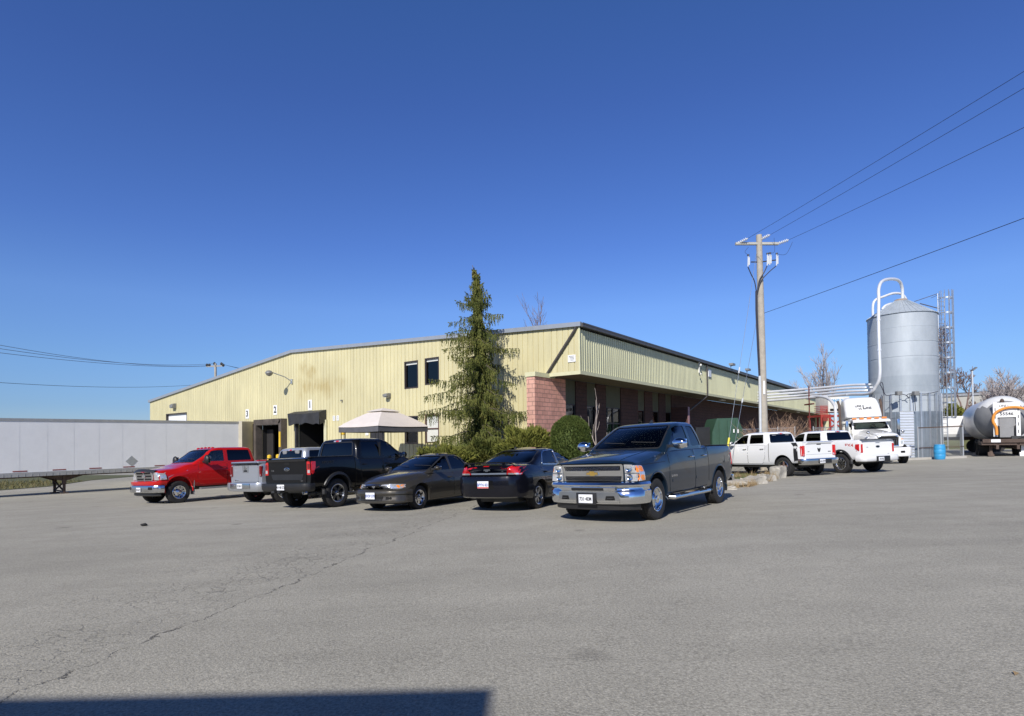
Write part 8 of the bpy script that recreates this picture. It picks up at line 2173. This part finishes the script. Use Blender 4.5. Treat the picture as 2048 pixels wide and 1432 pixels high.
# ================================================================ tank trailer, box trailer and shed at the far right
simple('tank_white', (.74, .74, .72), .4, var=.1, scale=2); simple('tank_grey', (.24, .24, .24), .6, var=.12, scale=2); simple('hose_orange', (.72, .28, .04), .6, var=.1); simple('shed_beige', (.42, .41, .36), .7, var=.12, scale=.4)
def tank():
    Y = 36.5; c = at(2008, 836, Y); zg = G(c.x, Y); Rr = 1.62 * 1.0
    rad = 1.42
    yaw = R(-123)
    t = thing('tank_trailer', 'bulk tank trailer with white and grey rear cone and orange hose', 'trailer', (c.x, Y, 0), yaw + PI)
    # local -x faces the camera (rear end), tank runs to +x
    zc = c.z
    b = MB(); prof = [(.55, -.9), (.62, -.95), (rad * .75, -.35), (rad * .93, .15), (rad, .7), (rad, 9.0), (rad * .8, 10), (.5, 10.5)]
    b.lathe(prof, 48, (0, 0, zc), 'x')
    o = b.mesh('tank', ['tank_white', 'tank_grey'], 40)
    for p in o.polygons:
        cx_, cy_, cz_ = p.center
        if cx_ < .75 and (cz_ - zc) < rad * .62 - abs(cy_) * .15 and p.normal.x < -.05: p.material_index = 1
    link('tank', o, t)
    b = MB(); b.lathe([(rad + .01, .72), (rad + .02, .75), (rad + .02, 1.5), (rad + .01, 1.52)], 48, (0, 0, zc), 'x', caps=False); b.build('band', 'tank_white', t)
    for s in (-1, 1):
        b = MB(); b.box(-1.02, -.90, s * .54 - .10, s * .54 + .10, zc - 1.15, zc + .95); o = b.build('white_post', 'white_plain', t)
        q = MB()
        for k in range(4): q.box(-1.03, -1.02, s * .54 - .02, s * .54 + .02, zc - .95 + k * .45, zc - .75 + k * .45)
        q.build('marking', 'dark_metal', o)
    b = MB(); b.box(-1.0, -.93, -.44, .44, zc + .02, zc + .92); o = b.build('sign_panel', 'white_plain', t)
    place_text('55546', .26, 'letter_black', (-1.005, .0, zc + .22), (0, -1, 0), (0, 0, 1), o, 'lettering', .003, .006)
    place_text('UNI L', .20, 'letter_black', (-1.005, .1, zc + .72), (0, -1, 0), (0, 0, 1), o, 'lettering', .003, .002); place_text('V', .22, 'red_letter', (-1.005, .05, zc + .52), (0, -1, 0), (0, 0, 1), o, 'lettering', .003, .002)
    b = MB(); b.box(-.94, -.90, -.33, .33, zc - 1.2, zc - .02); b.build('hatch', 'tank_grey', t)
    b = MB(); b.sphere((-.62, .15, zc + rad * .70), .16, 10, 8, sc=(1, .7, 1.2)); b.build('beacon', 'rust_steel', t)
    pts = smooth([Vector((-1.12, y, zc + z)) for (y, z) in ((.50, -1.05), (.52, -.6), (.66, -.2), (.56, .25), (.2, .52), (-.3, .62), (-.8, .50), (-1.2, .1), (-1.35, -.3))], 6)
    b = MB(); b.tube(pts, .075, 10); o = b.build('hose', 'hose_orange', t)
    b = MB(); b.box(-1.2, .4, -1.2, 1.25, zc - rad - .25, zc - rad - .05); b.box(-1.2, 9, -.55, -.42, zc - rad - .5, zc - rad - .1); b.box(-1.2, 9, .42, .55, zc - rad - .5, zc - rad - .1)
    b.box(-1.3, -1.15, -1.2, 1.2, zc - rad - .1, zc - rad + .12); b.build('frame', 'rust_steel', t)
    b = MB(); b.box(-1.33, -1.31, .35, .80, zc - rad - .08, zc - rad + .10); b.build('rear_plate', 'white_plain', t)
    b = MB(); b.box(-1.1, -.9, -1.15, -.2, zc - rad + .1, zc - rad + .3); b.tube([(-1.1, -.5, zc - rad + .15), (-1.15, -1.6, zc - rad + .55)], .04, 6); b.build('valve', 'dark_metal', t)
    # wheels and landing legs
    for x_ in (1.0, 2.3):
        for s in (1, -1):
            w = MB(); w.lathe([(.3, -.26), (.5, -.26), (.52, -.2), (.52, .2), (.5, .26), (.3, .26)], 28, axis='y', caps=False); w.lathe([(.3, .18), (.15, .1), (.05, .16)], 16, axis='y'); w.lathe([(.3, -.18), (.05, -.16)], 16, axis='y'); o = w.build('wheel', 'rubber', t); o.location = (x_, s * .95, zg + .52)
    for s in (1, -1):
        b = MB(); b.box(-.7, -.56, s * .75 - .07, s * .75 + .07, zg + .1, zc - rad - .1); b.prism([(-.85, zg), (-.4, zg), (-.55, zg + .25), (-.7, zg + .25)], s * .75 - .15, s * .75 + .15, 'y'); b.build('support_leg', 'white_plain' if s < 0 else 'rust_steel', t)
tank()
def right_back():
    # grey-white box trailer behind the corral
    a = at(1918, 848, 44); Y = 44; zg = G(a.x, Y); c = at(2075, 848, 42)
    t = thing('box_trailer', 'white box trailer standing behind the tank trailer and corral', 'trailer', (a.x, Y, zg), math.atan2(c.y - a.y, c.x - a.x))
    zt = at(1930, 832, Y).z - zg; zb_ = at(1930, 871, Y).z - zg; L = (c - a).length + 2
    b = MB(); b.box(-3.0, L, 0, 2.6, zb_ + .1, zt); b.build('box', 'white_plain', t)
    b = MB(); b.box(-3.0, L, -.03, .03, zb_ - .1, zb_ + .12); b.build('bottom_rail', 'trailer_rail', t)
    b = MB(); b.box(-2.8, L - .2, .3, 2.3, zb_ - .35, zb_ + .05); b.build('chassis', 'rust_steel', t)
    for x_ in (1.0, 2.3, 9.0):
        w = MB(); w.lathe([(.3, -.14), (.5, -.14), (.52, 0), (.5, .14), (.3, .14)], 24, axis='y'); o = w.build('wheel', 'rubber', t); o.location = (x_, .35, .52)
    # shed
    Y = 75; a = at(1900, 787, Y); c = at(2160, 768, 66)
    t = thing('storage_building', 'long low beige metal shed beyond the trailers at the right', 'building', (a.x, Y, 0), math.atan2(c.y - a.y, c.x - a.x)); L = 60; H = a.z
    b = MB(); b.box(-3, L, 0, 20, -1, H - .4); b.build('wall', 'shed_beige', t); b = MB(); b.box(-3.1, L, -.15, 20, H - .4, H - .1, mi=0); b.build('roof_edge', 'trailer_rail', t)
    b = MB(); b.box(-3.1, L, -.12, 20, H - .1, H + .02); b.build('roof', 'gutter_brown', t)
    # lamp post
    Y = 60; a = at(1948, 880, Y); zt = at(1948, 742, Y).z; zg = G(a.x, Y)
    t = thing('street_lamp', 'slim pale lamp post standing alone before the far shed', 'street lamp', (a.x, Y, zg)); b = MB(); b.tube([(0, 0, 0), (0, 0, zt - zg)], [.12, .07], 8); b.build('post', 'conduit', t)
    b = MB(); b.tube([(0, 0, zt - zg - .1), (.1, 0, zt - zg + .15)], .04, 6); b.box(-.05, .45, -.15, .15, -.06, .06, mat=Matrix.Translation((.05, 0, zt - zg + .1)) @ Matrix.Rotation(R(-35), 4, 'Y')); b.build('lamp_head', 'steel_grey', t)
right_back()
# low dirt mound and brush line between trailers and shed
mnd = MB(); c = at(1975, 868, 55)
mnd.sphere((c.x, 56, .4), 1, 24, 12, sc=(9, 3, 2.4)); 
for v in mnd.v: v.z += .25 * math.sin(v.x * 2.1) * math.sin(v.y * 1.7)
o = mnd.build('hill', 'soil_grass', angle=60); o['kind'] = 'structure'

# building behind the camera: its roof edge shades the foreground
cs = ground_px(986, 1377); L_ = 10.0
k = 8.2
bx_, by_ = cs.x - sdir.x / math.hypot(sdir.x, sdir.y) * k, cs.y - sdir.y / math.hypot(sdir.x, sdir.y) * k
hz = cs.z + k * math.tan(SUN_EL)
t = thing('rear_warehouse', 'plain building behind the viewer whose roof edge shades the bottom left of the lot', 'building', (bx_, by_, 0))
b = MB(); b.box(-40, 0, -12, 0, -1.5, hz - .3); b.build('wall', 'siding_olive', t); b = MB(); b.box(-40.2, .0, -12, 0.003, hz - .3, hz); b.build('roof', 'roof_trim', t)
# pebble on the asphalt
p = ground_px(288, 1052); b = MB(); b.sphere((0, 0, 0), 1, 10, 6, sc=(.07, .05, .035)); 
for v in b.v: v.x += .012 * math.sin(v.y * 60); v.z += .006 * math.sin(v.x * 70)
o = b.build('stone', 'dock_dark'); o.location = p + Vector((0, 0, .03)); tag(o, 'small dark stone lying alone on the open asphalt', 'stone')
p = ground_px(2030, 1352); b = MB(); b.add([(0, 0, .004), (.035, .01, .012), (.05, .035, .006), (.02, .04, .016)], [(0, 1, 2, 3)]); o = b.build('fallen_leaf', 'dry_grass', fix=False); o.location = p; tag(o, 'single dry tan leaf on the asphalt near the right edge', 'leaf')
